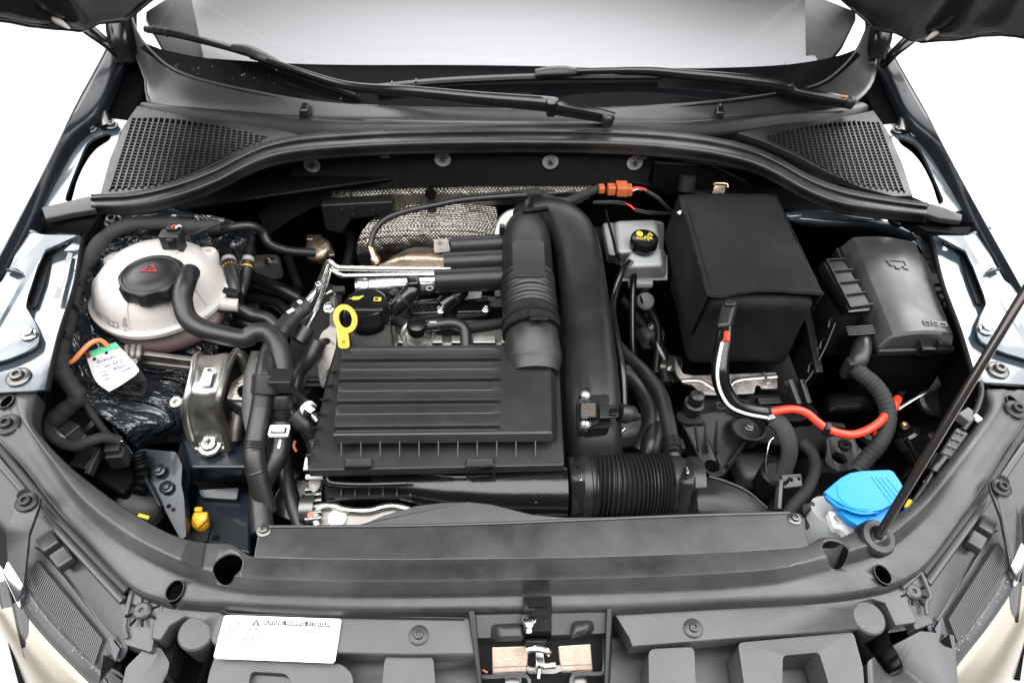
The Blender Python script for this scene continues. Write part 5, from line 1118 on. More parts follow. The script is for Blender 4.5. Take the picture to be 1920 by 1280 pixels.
part(fd_, 'duct_side', M_plastic, lambda m: m.loft([PP([(1306, 892, .80), (1350, 900, .805), (1400, 920, .80), (1440, 955, .785), (1445, 990, .77)]), PP([(1306, 905, .73), (1350, 910, .73), (1405, 930, .72), (1448, 965, .71), (1455, 995, .70)])], 24), thick=.004)
part(fd_, 'duct_edge', M_cover, lambda m: m.tube(PP([(1330, 893, .804), (1360, 902, .806), (1400, 920, .802), (1438, 952, .787)]), .002, 8))

# ------------------------------------------------------------------ dim castings and pipes deep between the main parts
for pts, r, mt in (([(440, 500, .60), (470, 520, .62), (520, 540, .62), (560, 560, .60)], .016, M_plastic), ([(520, 430, .66), (540, 480, .64), (560, 540, .62)], .010, M_rubber), ([(470, 560, .60), (520, 570, .61), (550, 600, .6)], .012, M_rubber),
                   ([(640, 420, .70), (660, 450, .70), (650, 500, .68)], .012, M_plastic), ([(900, 400, .74), (925, 430, .74), (930, 470, .72)], .010, M_rubber), ([(1170, 560, .64), (1200, 600, .62), (1240, 660, .60), (1250, 720, .58)], .014, M_rubber),
                   ([(1220, 580, .66), (1235, 620, .64), (1230, 700, .6)], .008, M_plastic), ([(1100, 400, .72), (1120, 440, .70), (1125, 500, .68)], .012, M_rubber), ([(430, 880, .52), (470, 860, .55), (520, 870, .56), (560, 900, .55)], .018, M_rubber), ([(1460, 420, .70), (1490, 470, .68), (1530, 530, .66)], .010, M_tape)):
    part(eb, 'deep_pipe', mt, lambda m: m.tube(PP(pts), r, 12, 5))
for (x, y, z), s_, rz, mt in (((500, 500, .60), (.07, .05, .06), .3, M_neck), ((560, 420, .66), (.05, .04, .05), .1, M_plastic), ((640, 395, .74), (.09, .03, .04), .05, M_dark), ((1215, 620, .60), (.05, .08, .05), .2, M_neck), ((1250, 690, .58), (.06, .05, .05), -.3, M_alud),
                              ((1190, 380, .76), (.07, .04, .04), .0, M_plastic), ((470, 600, .62), (.05, .06, .05), .4, M_alud), ((1170, 800, .66), (.06, .07, .05), .1, M_neck), ((1420, 880, .58), (.09, .06, .05), .1, M_neck)):
    part(eb, 'deep_casting', mt, lambda m: m.box(P(x, y, z), s_, Matrix.Rotation(rz, 3, 'Z')), bevel=.012, seg=3)
for (x, y, z) in ((505, 488, .64), (1222, 612, .63), (1190, 372, .79), (1256, 690, .612), (480, 592, .652), (560, 412, .69)):
    bolt(eb, P(x, y, z), .006, (0, -.2, 1), M_zinc, 1.5, 'deep_bolt')
# a plastic trim with print left of the heat shield
lp = thing('vent_housing', 'dark vent housing in the shade left of the heat shield', 'housing', P(640, 400, .78))
part(lp, 'box', M_plastic, lambda m: m.prism([PY(x, y, .36) for x, y in ((600, 385), (735, 378), (740, 400), (660, 412), (640, 440), (610, 430))], (0, .03, 0)), bevel=.004)
for x, y in ((640, 393), (660, 390), (662, 402), (700, 395)): part(lp, 'stud', M_bolt, lambda m: m.cyl(PY(x, y, .358), (0, -1, 0), .004, .003, 8))

# ================================================================== right of the bay
# ------------------------------------------------------------------ brake fluid reservoir
br = thing('brake_reservoir', 'grey translucent brake fluid reservoir with a black cap', 'reservoir', P(1205, 500, .74))
part(br, 'upper_tank', M_resv, lambda m: m.hexa(PP([(1150, 500, .77), (1245, 490, .77), (1248, 415, .77), (1140, 420, .77)]), PP([(1158, 474, .835), (1236, 468, .835), (1228, 412, .835), (1154, 414, .835)])), bevel=.010, seg=4)
part(br, 'side_tank', M_resv, lambda m: m.hexa(PP([(1138, 495, .765), (1160, 495, .765), (1158, 425, .765), (1126, 425, .765)]), PP([(1142, 478, .815), (1158, 478, .815), (1150, 416, .815), (1130, 418, .815)])), bevel=.006, seg=3)
part(br, 'lower_tank', M_resv, lambda m: m.hexa(PP([(1166, 524, .782), (1250, 522, .782), (1250, 470, .782), (1170, 475, .782)]), PP([(1168, 500, .826), (1242, 497, .826), (1236, 462, .832), (1186, 470, .832)])), bevel=.008, seg=4)
part(br, 'seam', M_resv, lambda m: m.hexa(PP([(1164, 528, .778), (1252, 526, .778), (1252, 480, .778), (1164, 480, .778)]), PP([(1163, 520, .786), (1252, 518, .786), (1252, 478, .786), (1164, 478, .786)])), bevel=.002)
part(br, 'under_stub', M_resv, lambda m: m.box(P(1200, 530, .772), (.05, .02, .014)), bevel=.003)
RC = P(1206, 458, .843)
cp = part(br, 'cap', M_gloss, lambda m: m.lathe([(.0265, -.006), (.0275, -.002), (.0275, .014), (.026, .017), (.022, .0185), (0, .0185)], RC, (0, -.03, 1), 32))
q = RC + V((-.009, .009, .0188))
part(cp, 'round_symbol', M_yprint, lambda m: m.prism(circ(q, .0085, seg=18, ry=.0065), (0, 0, .0005), [circ(q, .0045, seg=14, ry=.0032)]))
part(cp, 'round_symbol', M_yprint, lambda m: m.prism(circ(q, .0028, seg=12, ry=.002), (0, 0, .0005)))
q = RC + V((.011, .008, .0188)); t3 = lambda s: [q + V((-.006 * s, -.004 * s, 0)), q + V((.006 * s, -.005 * s, 0)), q + V((.001 * s, .006 * s, 0))]
part(cp, 'warning_symbol', M_yprint, lambda m: m.prism(t3(1), (0, 0, .0005), [t3(.6)]))
q = RC + V((.006, -.003, .0188))
part(cp, 'book_symbol', M_yprint, lambda m: m.prism([q + V(v) for v in ((-.008, -.001, 0), (.006, -.005, 0), (.008, 0, 0), (-.006, .004, 0))], (0, 0, .0005), [[q + V(v) for v in ((-.006, -.0005, 0), (.003, -.003, 0), (.004, -.0005, 0), (-.004, .0025, 0))]]))
text(cp, 'cap_lettering', 'DOT 4', RC + V((-.006, -.0085, .0187)), V((1, -.25, 0)), V((.25, 1, 0)), .0085, M_yprint)
for x0 in (1142, 1147):
    pass
hose('cable_tie', 'thin black strap crossing the brake fluid reservoir', [(1136, 395, .87), (1142, 420, .86), (1150, 450, .85), (1156, 476, .84), (1162, 486, .82)], .0028, M_dark, 'strap')
mc = thing('master_cylinder', 'dark cast cylinder end below the brake fluid reservoir', 'cylinder', P(1206, 560, .68))
part(mc, 'casting', M_neck, lambda m: m.lathe([(.016, 0), (.018, .01), (.018, .022), (.014, .026), (0, .027)], P(1204, 566, .735), (.1, -.7, .7), 20))
part(mc, 'slot', M_dark, lambda m: m.box(P(1203, 562, .762), (.003, .020, .004)))
part(mc, 'neck', M_turbo, lambda m: m.cyl(P(1206, 545, .745), (0, -.3, 1), .010, .02, 16))

# ------------------------------------------------------------------ connectors along the scuttle
oc_ = thing('orange_connector', 'rust-orange plug connector with red and white wires', 'connector', P(1158, 360, .88))
part(oc_, 'socket', M_rust, lambda m: m.box(P(1166, 354, .905), (.024, .030, .022)), bevel=.003)
part(oc_, 'plug', M_rust, lambda m: m.box(P(1146, 355, .905), (.016, .020, .018)), bevel=.002)
part(oc_, 'rear_stub', M_rust, lambda m: m.box(P(1128, 354, .905), (.012, .018, .014)), bevel=.002)
part(oc_, 'collar', M_rust, lambda m: m.box(P(1181, 356, .905), (.008, .022, .018)), bevel=.002)
part(oc_, 'wire', M_red, lambda m: m.tube(PP([(1184, 354, .908), (1196, 352, .91), (1206, 354, .91), (1213, 358, .908)]), .0022, 8))
part(oc_, 'wire', M_whitep, lambda m: m.tube(PP([(1184, 359, .906), (1194, 355, .907), (1206, 356, .906)]), .0013, 8))
part(oc_, 'lead', M_rubber, lambda m: m.tube(PP([(1212, 358, .908), (1232, 370, .90), (1248, 386, .88), (1262, 398, .86)]), .0035, 8))
part(oc_, 'lead', M_tape, lambda m: m.tube(PP([(1126, 354, .90), (1104, 364, .895), (1085, 376, .89), (1060, 382, .885), (1040, 374, .88)]), .006, 8))
part(oc_, 'wire', M_red, lambda m: m.tube(PP([(1172, 381, .88), (1182, 386, .88), (1190, 393, .875)]), .0018, 8))
part(oc_, 'lead', M_rubber, lambda m: m.tube(PP([(1112, 380, .88), (1150, 379, .885), (1172, 381, .88)]), .004, 8))
part(oc_, 'lead', M_rubber, lambda m: m.tube(PP([(1190, 393, .875), (1215, 398, .87), (1250, 400, .86), (1266, 398, .86)]), .004, 8))
sc_ = thing('scuttle_bracket', 'black bracket with a grey round boss under the weather strip', 'bracket', P(1290, 350, .85))
part(sc_, 'bracket_plate', M_dark, lambda m: m.prism([PY(x, y, .37) for x, y in ((1228, 305), (1330, 310), (1400, 340), (1420, 366), (1250, 366), (1222, 345))], (0, .01, 0)), bevel=.003)
part(sc_, 'round_boss', M_plastic, lambda m: m.cyl(PY(1290, 330, .355), (0, -.4, -1), .017, .03, 22))
bz = thing('bronze_clip', 'small bronze spring clip above the battery cover', 'clip', P(1352, 356, .90))
part(bz, 'clip_top', M_copper, lambda m: m.tube(PP([(1339, 348, .93), (1341, 344, .932), (1362, 345, .932), (1365, 352, .928)]), .0018, 8))
part(bz, 'clip_leaf', M_turbo, lambda m: m.prism(PP([(1340, 347, .928), (1362, 348, .928), (1358, 362, .915), (1336, 362, .915)]), (0, 0, -.002)), bevel=.0006)
hose('white_tip', 'tiny pale wire tip at the battery cover corner', [(1273, 397, .915), (1275, 402, .912)], [.005, .002], M_tankwhite, 'wire tip')

# ------------------------------------------------------------------ battery in its felt jacket
bt = thing('battery', 'battery in a black felt jacket with a folded lid', 'battery', (.40, .13, .74))
bx = [(.304, -.008), (.492, -.010), (.50, .285), (.322, .287)]
jk = part(bt, 'jacket', M_felt, lambda m: m.hexa([V((x, y, .745)) for x, y in bx], [V((x, y, .906)) for x, y in bx]), bevel=.016, seg=4)
crumple(jk, .010, .09, 4)
TL, TR, BR_, BL = P(1272, 366, .917), P(1455, 362, .917), P(1543, 551, .917), P(1326, 554, .917)
fr0 = [BL, BL.lerp(BR_, .12) + V((0, -.001, -.001)), BL.lerp(BR_, .3) + V((0, .004, .001)), BL.lerp(BR_, .55) + V((0, .007, .003)), BL.lerp(BR_, .8) + V((0, .003, .001)), BR_]
bk0 = [TL, TL.lerp(TR, .12), TL.lerp(TR, .3), TL.lerp(TR, .55), TL.lerp(TR, .8), TR]
mids = [a.lerp(b, .5) + V((0, 0, -.001)) for a, b in zip(fr0, bk0)]
lf = part(bt, 'lid_flap', M_felt, lambda m: m.loft([fr0, [p + V((0, .01, .001)) for p in fr0], mids, bk0], 30, 5), thick=.003, up=(0, 0, 1))
crumple(lf, .007, .06, 1)
part(bt, 'lid_side', M_felt, lambda m: m.loft([[TR, TR.lerp(BR_, .5), BR_], [TR + V((.006, 0, -.05)), TR.lerp(BR_, .5) + V((.008, 0, -.05)), BR_ + V((.004, .01, -.05))]], 12), thick=.003)
part(bt, 'lid_side', M_felt, lambda m: m.loft([[TL, TL.lerp(BL, .5), BL], [TL + V((-.008, 0, -.10)), TL.lerp(BL, .5) + V((-.008, 0, -.10)), BL + V((-.004, .01, -.10))]], 12), thick=.003)
part(bt, 'lid_crease', M_felt, lambda m: m.tube([TL + V((.012, 0, .0005)), TL.lerp(BL, .5) + V((.012, 0, .0005)), BL + V((.010, .006, .0005))], .0012, 6))
tr = thing('battery_tray', 'pressed silvery metal battery tray below the felt jacket', 'tray', P(1370, 720, .72))
part(tr, 'tray_plate', M_battmetal, lambda m: m.prism(rnd(PP([(1264, 668, .752), (1280, 700, .748), (1300, 704, .748), (1456, 698, .748), (1458, 728, .744), (1428, 728, .744), (1424, 721, .745), (1417, 722, .745), (1414, 737, .743), (1345, 740, .742), (1316, 739, .742), (1300, 722, .744), (1280, 717, .745), (1268, 700, .748)]), .003, 3), (0, 0, -.004)), bevel=.0012)
part(tr, 'pressed_ridge', M_battmetal, lambda m: m.tube(PP([(1278, 713, .7475), (1312, 713, .7475), (1330, 722, .7465), (1346, 731, .7455), (1362, 729, .746), (1380, 713, .7475), (1420, 708, .748), (1456, 705, .748)]), .0045, 10, 5, flat=.5))
part(tr, 'ridge_notch', M_battmetal, lambda m: m.box(P(1436, 708, .7505), (.006, .028, .003)), bevel=.001)
part(tr, 'foil_scrap', M_alu, lambda m: m.prism(PP([(1230, 640, .76), (1238, 650, .757), (1248, 672, .752), (1245, 674, .752), (1234, 655, .756)]), (0, 0, -.003)))
# ------------------------------------------------------------------ positive terminal lead
pt = thing('battery_lead', 'black battery lead with a white stripe and a red sleeve', 'cable', P(1365, 640, .88))
part(pt, 'terminal_boot', M_rubber, lambda m: m.hexa(PP([(1340, 624, .905), (1374, 620, .905), (1384, 572, .90), (1352, 570, .90)]), PP([(1343, 612, .925), (1370, 611, .925), (1382, 566, .93), (1355, 566, .93)])), bevel=.007, seg=4)
part(pt, 'boot_pad', M_rubber, lambda m: m.hexa(PP([(1356, 574, .927), (1382, 574, .927), (1383, 562, .928), (1356, 562, .928)]), PP([(1358, 572, .935), (1380, 572, .935), (1381, 563, .936), (1358, 563, .936)])), bevel=.003)
part(pt, 'cable', M_gloss, lambda m: m.tube(PP([(1359, 616, .910), (1357, 640, .905), (1352, 668, .892), (1350, 700, .875), (1357, 730, .852), (1376, 757, .832), (1405, 769, .817), (1440, 774, .806)]), [.0125, .013, .0135, .014, .0135, .013, .0125, .011], 16, 6))
part(pt, 'red_sleeve', M_red, lambda m: m.tube(PP([(1362, 624, .917), (1362, 641, .914)]), .0052, 10))
part(pt, 'white_stripe', M_whitep, lambda m: m.tube(PP([(1354, 642, .914), (1348, 672, .902), (1345, 704, .886), (1351, 734, .863), (1368, 761, .842), (1398, 775, .826), (1438, 783, .812)]), .0024, 8, 6))
part(pt, 'lead_tie', M_dark, lambda m: m.cyl(P(1432, 774, .806), (1, 0, -.1), .0135, .006, 16))
part(pt, 'foil_end', M_alu, lambda m: m.box(P(1444, 783, .812), (.014, .008, .006), Matrix.Rotation(.3, 3, 'Z')), bevel=.001)
rc = thing('red_cable', 'bright red power cable swinging below the fuse box', 'cable', P(1560, 810, .76))
part(rc, 'cable', M_red, lambda m: m.tube(PP([(1440, 774, .808), (1462, 769, .812), (1488, 767, .815), (1512, 774, .812), (1532, 790, .805), (1550, 803, .80), (1575, 812, .797), (1602, 814, .797), (1630, 804, .80), (1652, 788, .80), (1664, 770, .795)]), .0066, 14, 6))
part(rc, 'cable_tail', M_red, lambda m: m.tube(PP([(1676, 768, .78), (1678, 758, .785), (1683, 748, .78)]), .0075, 12))
part(rc, 'cable_tail', M_red, lambda m: m.tube(PP([(1640, 818, .775), (1648, 806, .78), (1660, 792, .775)]), .005, 12))
part(rc, 'cable_clip', M_plastic, lambda m: m.box(P(1550, 804, .80), (.010, .016, .018), Matrix.Rotation(-.5, 3, 'Z')), bevel=.002)
part(rc, 'clip_foot', M_dark, lambda m: m.box(P(1566, 798, .795), (.030, .010, .006), Matrix.Rotation(-.15, 3, 'Z')), bevel=.001)
hose('taped_cable', 'flat taped cable bending down under the red cable', [(1450, 786, .80), (1464, 796, .80), (1476, 820, .79), (1480, 850, .77), (1470, 884, .74)], .0165, M_tape, 'cable', flat=.6)

# ------------------------------------------------------------------ battery carrier and gearbox brackets (black plastic)
bc2 = thing('battery_carrier', 'black ribbed plastic battery carrier bracket with a round cup', 'bracket', P(1340, 830, .62))
part(bc2, 'web_plate', M_plastic, lambda m: m.prism(rnd(PP([(1278, 798, .715), (1296, 842, .705), (1316, 878, .70), (1336, 892, .70), (1354, 892, .70), (1368, 872, .70), (1406, 818, .705), (1398, 792, .715), (1352, 770, .725), (1300, 778, .725)]), .008, 3), (0, 0, -.03), [circ(P(1335, 873, .70), .0125, (0, 0, 1), 18)]), bevel=.003)
for (a, b) in (((1302, 794), (1309, 846)), ((1320, 792), (1326, 848)), ((1342, 764), (1343, 852)), ((1280, 800), (1318, 876)), ((1404, 820), (1364, 874))):
    part(bc2, 'rib', M_plastic, lambda m: m.bar(P(*a, .718), P(*b, .709), .003, .012))
part(bc2, 'post', M_plastic, lambda m: m.lathe([(.018, 0), (.0165, .03), (.0175, .032), (.0175, .036), (.013, .038), (.012, .058), (.006, .062)], P(1293, 778, .715), (0, -.05, 1), 20))
part(bc2, 'post_collar', M_plastic, lambda m: m.prism(rnd(PP([(1270, 770, .728), (1318, 784, .728), (1320, 794, .726), (1280, 794, .726), (1268, 782, .727)]), .006), (0, 0, -.008)), bevel=.003)
part(bc2, 'cup', M_plastic, lambda m: m.lathe([(.024, -.035), (.030, 0), (.028, .001), (.024, -.012), (.010, -.014), (0, -.014)], P(1404, 798, .735), (0, -.05, 1), 28))
bolt(bc2, P(1404, 800, .721), .0065, (0, -.05, 1), M_bolt, 1.4)
part(bc2, 'tray_shelf', M_dark, lambda m: m.prism(PP([(1285, 742, .728), (1500, 735, .728), (1540, 775, .72), (1500, 790, .715), (1300, 775, .72)]), (0, 0, -.03)), bevel=.003)
part(bc2, 'shelf_block', M_cover, lambda m: m.hexa(PP([(1420, 760, .73), (1468, 758, .73), (1464, 742, .73), (1418, 744, .73)]), PP([(1424, 757, .742), (1466, 755, .742), (1462, 744, .742), (1420, 745, .742)])), bevel=.002)
part(bc2, 'shelf_rail', M_plastic, lambda m: m.bar(P(1372, 768, .735), P(1515, 764, .73), .004, .012))
part(bc2, 'clip_ring', M_steel, lambda m: m.tube([P(1353, 760, .735) + V((math.cos(k) * .010, math.sin(k) * .007, 0)) for k in [i / 12 * 6.283 for i in range(12)]], .0018, 6, 2, closed=True))
for a, b in (((1478, 712), (1496, 760)), ((1500, 712), (1515, 758))): part(bc2, 'side_rail', M_plastic, lambda m: m.bar(P(*a, .77), P(*b, .75), .010, .016), bevel=.002)
lb2 = thing('lower_bracket', 'dull grey bracket plate with two dark holes below the red cable', 'bracket', P(1590, 850, .66))
part(lb2, 'plate', M_cover, lambda m: m.prism(rnd(PP([(1548, 820, .71), (1600, 812, .715), (1632, 812, .715), (1642, 836, .71), (1628, 856, .70), (1600, 880, .695), (1570, 884, .695), (1546, 866, .70), (1552, 840, .705)]), .010), (0, 0, -.012), [circ(P(1620, 832, .712), .019, (0, 0, 1), 20, .013), circ(P(1574, 858, .70), .0125, (0, 0, 1), 18)]), bevel=.002)
part(lb2, 'star_nut', M_plastic, lambda m: m.lathe([(.011, 0), (.011, .003), (.004, .004), (.004, .010)], P(1584, 834, .709), (0, 0, 1), 20, wob=lambda a, h: 1 + (.18 * math.cos(8 * a) if h < .0035 else 0)))
part(lb2, 'dark_web', M_dark, lambda m: m.prism(PP([(1400, 790, .70), (1560, 800, .70), (1560, 850, .68), (1480, 850, .66), (1420, 830, .68)]), (0, 0, -.02)), bevel=.004)
sl_ = thing('shift_cable_bracket', 'grey metal cable bracket with two holes near the black tube', 'bracket', P(1488, 900, .66))
part(sl_, 'plate', M_neck, lambda m: m.prism(rnd(PP([(1466, 890, .705), (1502, 888, .705), (1504, 910, .695), (1470, 914, .695)]), .002), (0, 0, -.003), [circ(P(1484, 899, .7), .0035, (0, -.4, 1), 10), circ(P(1498, 897, .7), .003, (0, -.4, 1), 10)]), bevel=.0008)
part(sl_, 'cylinder', M_plastic, lambda m: m.lathe([(.024, -.05), (.026, -.01), (.026, .0), (.022, .004), (.018, .0)], P(1455, 885, .70), (0, -.1, 1), 24))
part(sl_, 'bracket_arm', M_neck, lambda m: m.bar(P(1462, 900, .70), P(1458, 955, .68), .006, .02), bevel=.001)
part(sl_, 'spring_wire', M_steel, lambda m: m.tube(PP([(1438, 890, .71), (1436, 865, .72), (1442, 830, .735), (1450, 820, .74)]), .0012, 6))
hose('corner_cable', 'dark cable curling down near the washer filler', [(1505, 830, .70), (1524, 852, .70), (1528, 880, .695), (1515, 915, .69), (1490, 945, .685), (1475, 965, .68)], .010, M_tape, 'cable')
solo('bay_shelf', 'dark plastic shelf in the corner below the blue cap', 'shelf', M_dark, lambda m: m.prism(PP([(1440, 900, .64), (1700, 860, .64), (1720, 960, .62), (1560, 1010, .62), (1440, 990, .62)]), (0, 0, -.02)), bevel=.004)

# ------------------------------------------------------------------ control unit between battery and fuse box
cu = thing('control_unit', 'black control unit with square ribs beside the battery', 'control unit', P(1590, 560, .74))
ct = [(1549, 489, .888), (1583, 487, .888), (1634, 572, .884), (1594, 578, .884)]
cbm = [V((p.x, p.y, .76)) for p in PP(ct)]
part(cu, 'case', M_plastic, lambda m: m.hexa([cbm[3], cbm[2], cbm[1], cbm[0]], [PP(ct)[i] for i in (3, 2, 1, 0)]), bevel=.003)
for i in range(5):
    t = i / 4; A = P(*ct[0]).lerp(P(*ct[3]), t); Bq = P(*ct[1]).lerp(P(*ct[2]), t)
    part(cu, 'cross_rib', M_plastic, lambda m: m.bar(A + V((0, 0, .002)), Bq + V((.002, 0, .002)), .003, .005), bevel=.0008)
part(cu, 'edge_rib', M_plastic, lambda m: m.bar(P(*ct[0]) + V((0, 0, .0015)), P(*ct[3]) + V((0, 0, .0015)), .003, .006), bevel=.0008)
part(cu, 'side_wall', M_gloss, lambda m: m.loft([PP([(1545, 490, .886), (1590, 580, .882)]), PP([(1528, 505, .86), (1575, 592, .85)]), PP([(1526, 508, .80), (1572, 594, .80)])], 8, 3), thick=.003)
part(cu, 'front_step', M_gloss, lambda m: m.hexa(PP([(1584, 596, .85), (1634, 590, .85), (1632, 574, .86), (1592, 580, .86)]), PP([(1588, 586, .880), (1633, 582, .880), (1632, 574, .882), (1592, 579, .882)])), bevel=.003)
bp_ = thing('side_carrier', 'black carrier plate with pale hooks right of the battery', 'carrier', P(1530, 660, .72))
part(bp_, 'plate', M_gloss, lambda m: m.hexa([V((.505, -.06, .74)), V((.520, -.06, .74)), V((.535, .22, .74)), V((.520, .22, .74))], [V((.505, -.075, .80)), V((.520, -.075, .80)), V((.545, .22, .875)), V((.530, .22, .875))]), bevel=.002)
part(bp_, 'edge', M_plastic, lambda m: m.tube(PP([(1566, 606, .845), (1548, 650, .82), (1522, 700, .79), (1510, 716, .78)]), .0016, 6))
for x, y in ((1556, 606), (1540, 646), (1518, 690)):
    part(bp_, 'hook', M_plastic, lambda m: m.tube(PP([(x + 6, y - 10, .85 - (y - 606) * .0006), (x, y - 6, .852 - (y - 606) * .0006), (x - 3, y + 8, .845 - (y - 606) * .0006)]), .0016, 6))

# ------------------------------------------------------------------ fuse box
fx = thing('fuse_box', 'large black fuse box with a domed lid and embossed symbols', 'fuse box', P(1700, 640, .74))
tl, tr_, br_, bl = PP([(1600, 445, .893), (1716, 455, .889), (1786, 624, .887), (1674, 626, .889)])
up8 = V((0, 0, .007))
rw = lambda a, b: [a, a.lerp(b, .25) + up8 * .75, a.lerp(b, .5) + up8, a.lerp(b, .75) + up8 * .75, b]
low_ = lambda row, dz, k: [row[0] + V((-k, 0, dz)), row[1] + V((-k * .5, 0, 0)), row[2], row[3] + V((k * .5, 0, 0)), row[4] + V((k, 0, dz))]
R0, R1, R2, R3 = rw(tl, tr_), rw(tl.lerp(bl, .33), tr_.lerp(br_, .33)), rw(tl.lerp(bl, .66), tr_.lerp(br_, .66)), rw(bl, br_)
M_lid = M_front
def lidf(m):
    rows_ = []
    for row in (R0, R1, R2, R3):
        c = resample(cat(row, 4), 15); l = c[0] + V((-.016, -.002, -.024)); r = c[-1] + V((.010, -.002, -.024))
        rows_.append([l, c[0] + V((-.006, 0, -.008))] + c + [c[-1] + V((.004, 0, -.006)), r])
    f = [p + V((0, -.004, -.004)) for p in rows_[-1]]; f2 = [V((p.x, p.y - .008, min(p.z - .004, .866))) for p in rows_[-1]]
    bk = [V((p.x, p.y + .006, .862)) for p in rows_[0]]
    allr = [bk, rows_[0]] + rows_[1:] + [f, f2]
    n = len(allr[0]); vs = [p for r in allr for p in r]; fs = []
    for j in range(len(allr) - 1):
        for i in range(n - 1): fs.append((j * n + i, j * n + i + 1, (j + 1) * n + i + 1, (j + 1) * n + i))
    m.add(vs, fs)
lid = part(fx, 'lid', M_lid, lidf, ang=34, thick=.003, up=(0, 0, 1))
base = [V((p.x, p.y, .864)) for p in (bl + V((-.020, -.016, 0)), br_ + V((.012, -.014, 0)), tr_ + V((.014, .008, 0)), tl + V((-.020, .008, 0)))]
part(fx, 'rim', M_plastic, lambda m: m.hexa([p - V((0, 0, .014)) for p in base], base), bevel=.004, seg=3)
part(fx, 'body', M_dark, lambda m: m.hexa([V((p.x, p.y, .745)) for p in base], [V((p.x * .998, p.y + .004, .848)) for p in base]), bevel=.005)
lc_ = P(1737, 640, .872)
lt = part(fx, 'latch', M_gloss, lambda m: m.box(lc_ + V((0, -.008, -.012)), (.026, .014, .020)), bevel=.002)
part(lt, 'latch_lip', M_plastic, lambda m: m.box(lc_ + V((0, -.0155, -.004)), (.024, .003, .004)), bevel=.0008)
for s in (-1, 1): part(lt, 'latch_guide', M_plastic, lambda m: m.box(lc_ + V((s * .016, -.006, -.004)), (.0025, .012, .022)), bevel=.0008)
for i in range(4): part(fx, 'hinge_finger', M_cover, lambda m: m.bar(P(1752 + i * 5, 534 + i * 14, .872), P(1770 + i * 5, 535 + i * 14, .868), .004, .006), bevel=.001)
part(fx, 'side_catch', M_plastic, lambda m: m.prism(rnd(PP([(1784, 552, .885), (1804, 553, .885), (1808, 572, .882), (1790, 576, .882)]), .003), (0, 0, -.012), [PP([(1790, 557, .885), (1800, 558, .885), (1803, 568, .882), (1794, 570, .882)])]), bevel=.001)
part(fx, 'front_tab', M_plastic, lambda m: m.prism(PP([(1676, 712, .77), (1704, 708, .77), (1700, 735, .755), (1692, 742, .75), (1676, 728, .76)]), (0, 0, -.006)), bevel=.001)
def onlid(u, v, dz=.0012):
    a = tl.lerp(bl, v); b = tr_.lerp(br_, v); p = a.lerp(b, u); return p + V((0, 0, .007 * (1 - (2 * u - 1) ** 2) + dz))
ux = (onlid(.6, .3) - onlid(.5, .3)).normalized(); vy = (onlid(.5, .2) - onlid(.5, .3)).normalized()
ic = onlid(.5, .33)
o1 = [ic + ux * a + vy * b for a, b in ((-.019, .013), (.017, .013), (.019, -.006), (.019, -.012), (.010, -.012), (.009, -.006), (.004, -.006), (.003, -.012), (-.006, -.012), (-.007, -.004), (-.014, -.004))]
o2 = [ic + ux * a + vy * b for a, b in ((-.016, .0105), (.0145, .0105), (.016, -.003), (-.010, -.002))]
part(lid, 'embossed_fuse_symbol', M_emb, lambda m: m.prism(o1, (0, 0, .0007), [o2]))
for k, (u_, w_) in enumerate(((.58, .012), (.72, .012), (.86, .015))):
    q = onlid(u_, .93); oo = [q + ux * a + vy * b for a, b in ((-w_ / 2, -.006), (w_ / 2, -.006), (w_ / 2, .006), (-w_ / 2, .006))]; ii = [q + ux * a + vy * b for a, b in ((-w_ / 2 + .002, -.004), (w_ / 2 - .002, -.004), (w_ / 2 - .002, .001), (-w_ / 2 + .002, .001))]
    part(lid, 'embossed_mark', M_emb if k else M_front, lambda m: m.prism(oo, (0, 0, .0005), [ii]))
# ------------------------------------------------------------------ plug and taped lead of the control unit
kp = thing('control_plug', 'black lever plug with a round rubber boot in front of the control unit', 'connector', P(1615, 650, .80))
part(kp, 'lever_block', M_plastic, lambda m: m.hexa(PP([(1588, 642, .835), (1648, 638, .835), (1640, 612, .85), (1584, 616, .85)]), PP([(1590, 630, .868), (1642, 626, .868), (1636, 610, .872), (1584, 613, .872)])), bevel=.003)
for i in range(5): part(kp, 'grip_ridge', M_plastic, lambda m: m.bar(P(1586 + i * 1.2, 614 + i * 3.6, .8735 - i * .001), P(1636 + i * 1.5, 611 + i * 3.6, .8735 - i * .001), .002, .003))
part(kp, 'boot', M_rubber, lambda m: m.tube(PP([(1618, 636, .852), (1616, 654, .852), (1610, 674, .846), (1604, 690, .835)]), [.014, .016, .016, .013], 20, 6))
part(kp, 'boot_step', M_plastic, lambda m: m.box(P(1592, 690, .83), (.02, .02, .04)), bevel=.005)
part(kp, 'taped_lead', M_tape, lambda m: m.tube(PP([(1604, 688, .838), (1616, 702, .832), (1634, 716, .825), (1652, 738, .815), (1664, 768, .80), (1662, 800, .785), (1648, 832, .77), (1628, 856, .75), (1608, 880, .73)]), lambda t: .0135 + .0006 * math.sin(t * 160), 14, 10))
solo('shade_block', 'dark block added as the shade below the control unit', 'shade block', M_dark, lambda m: m.hexa(PP([(1540, 790, .70), (1640, 780, .70), (1650, 730, .70), (1540, 740, .70)]), PP([(1552, 772, .745), (1620, 768, .745), (1630, 732, .75), (1556, 738, .75)])), bevel=.012, seg=4)  # added dark block where only shade lies below the control unit

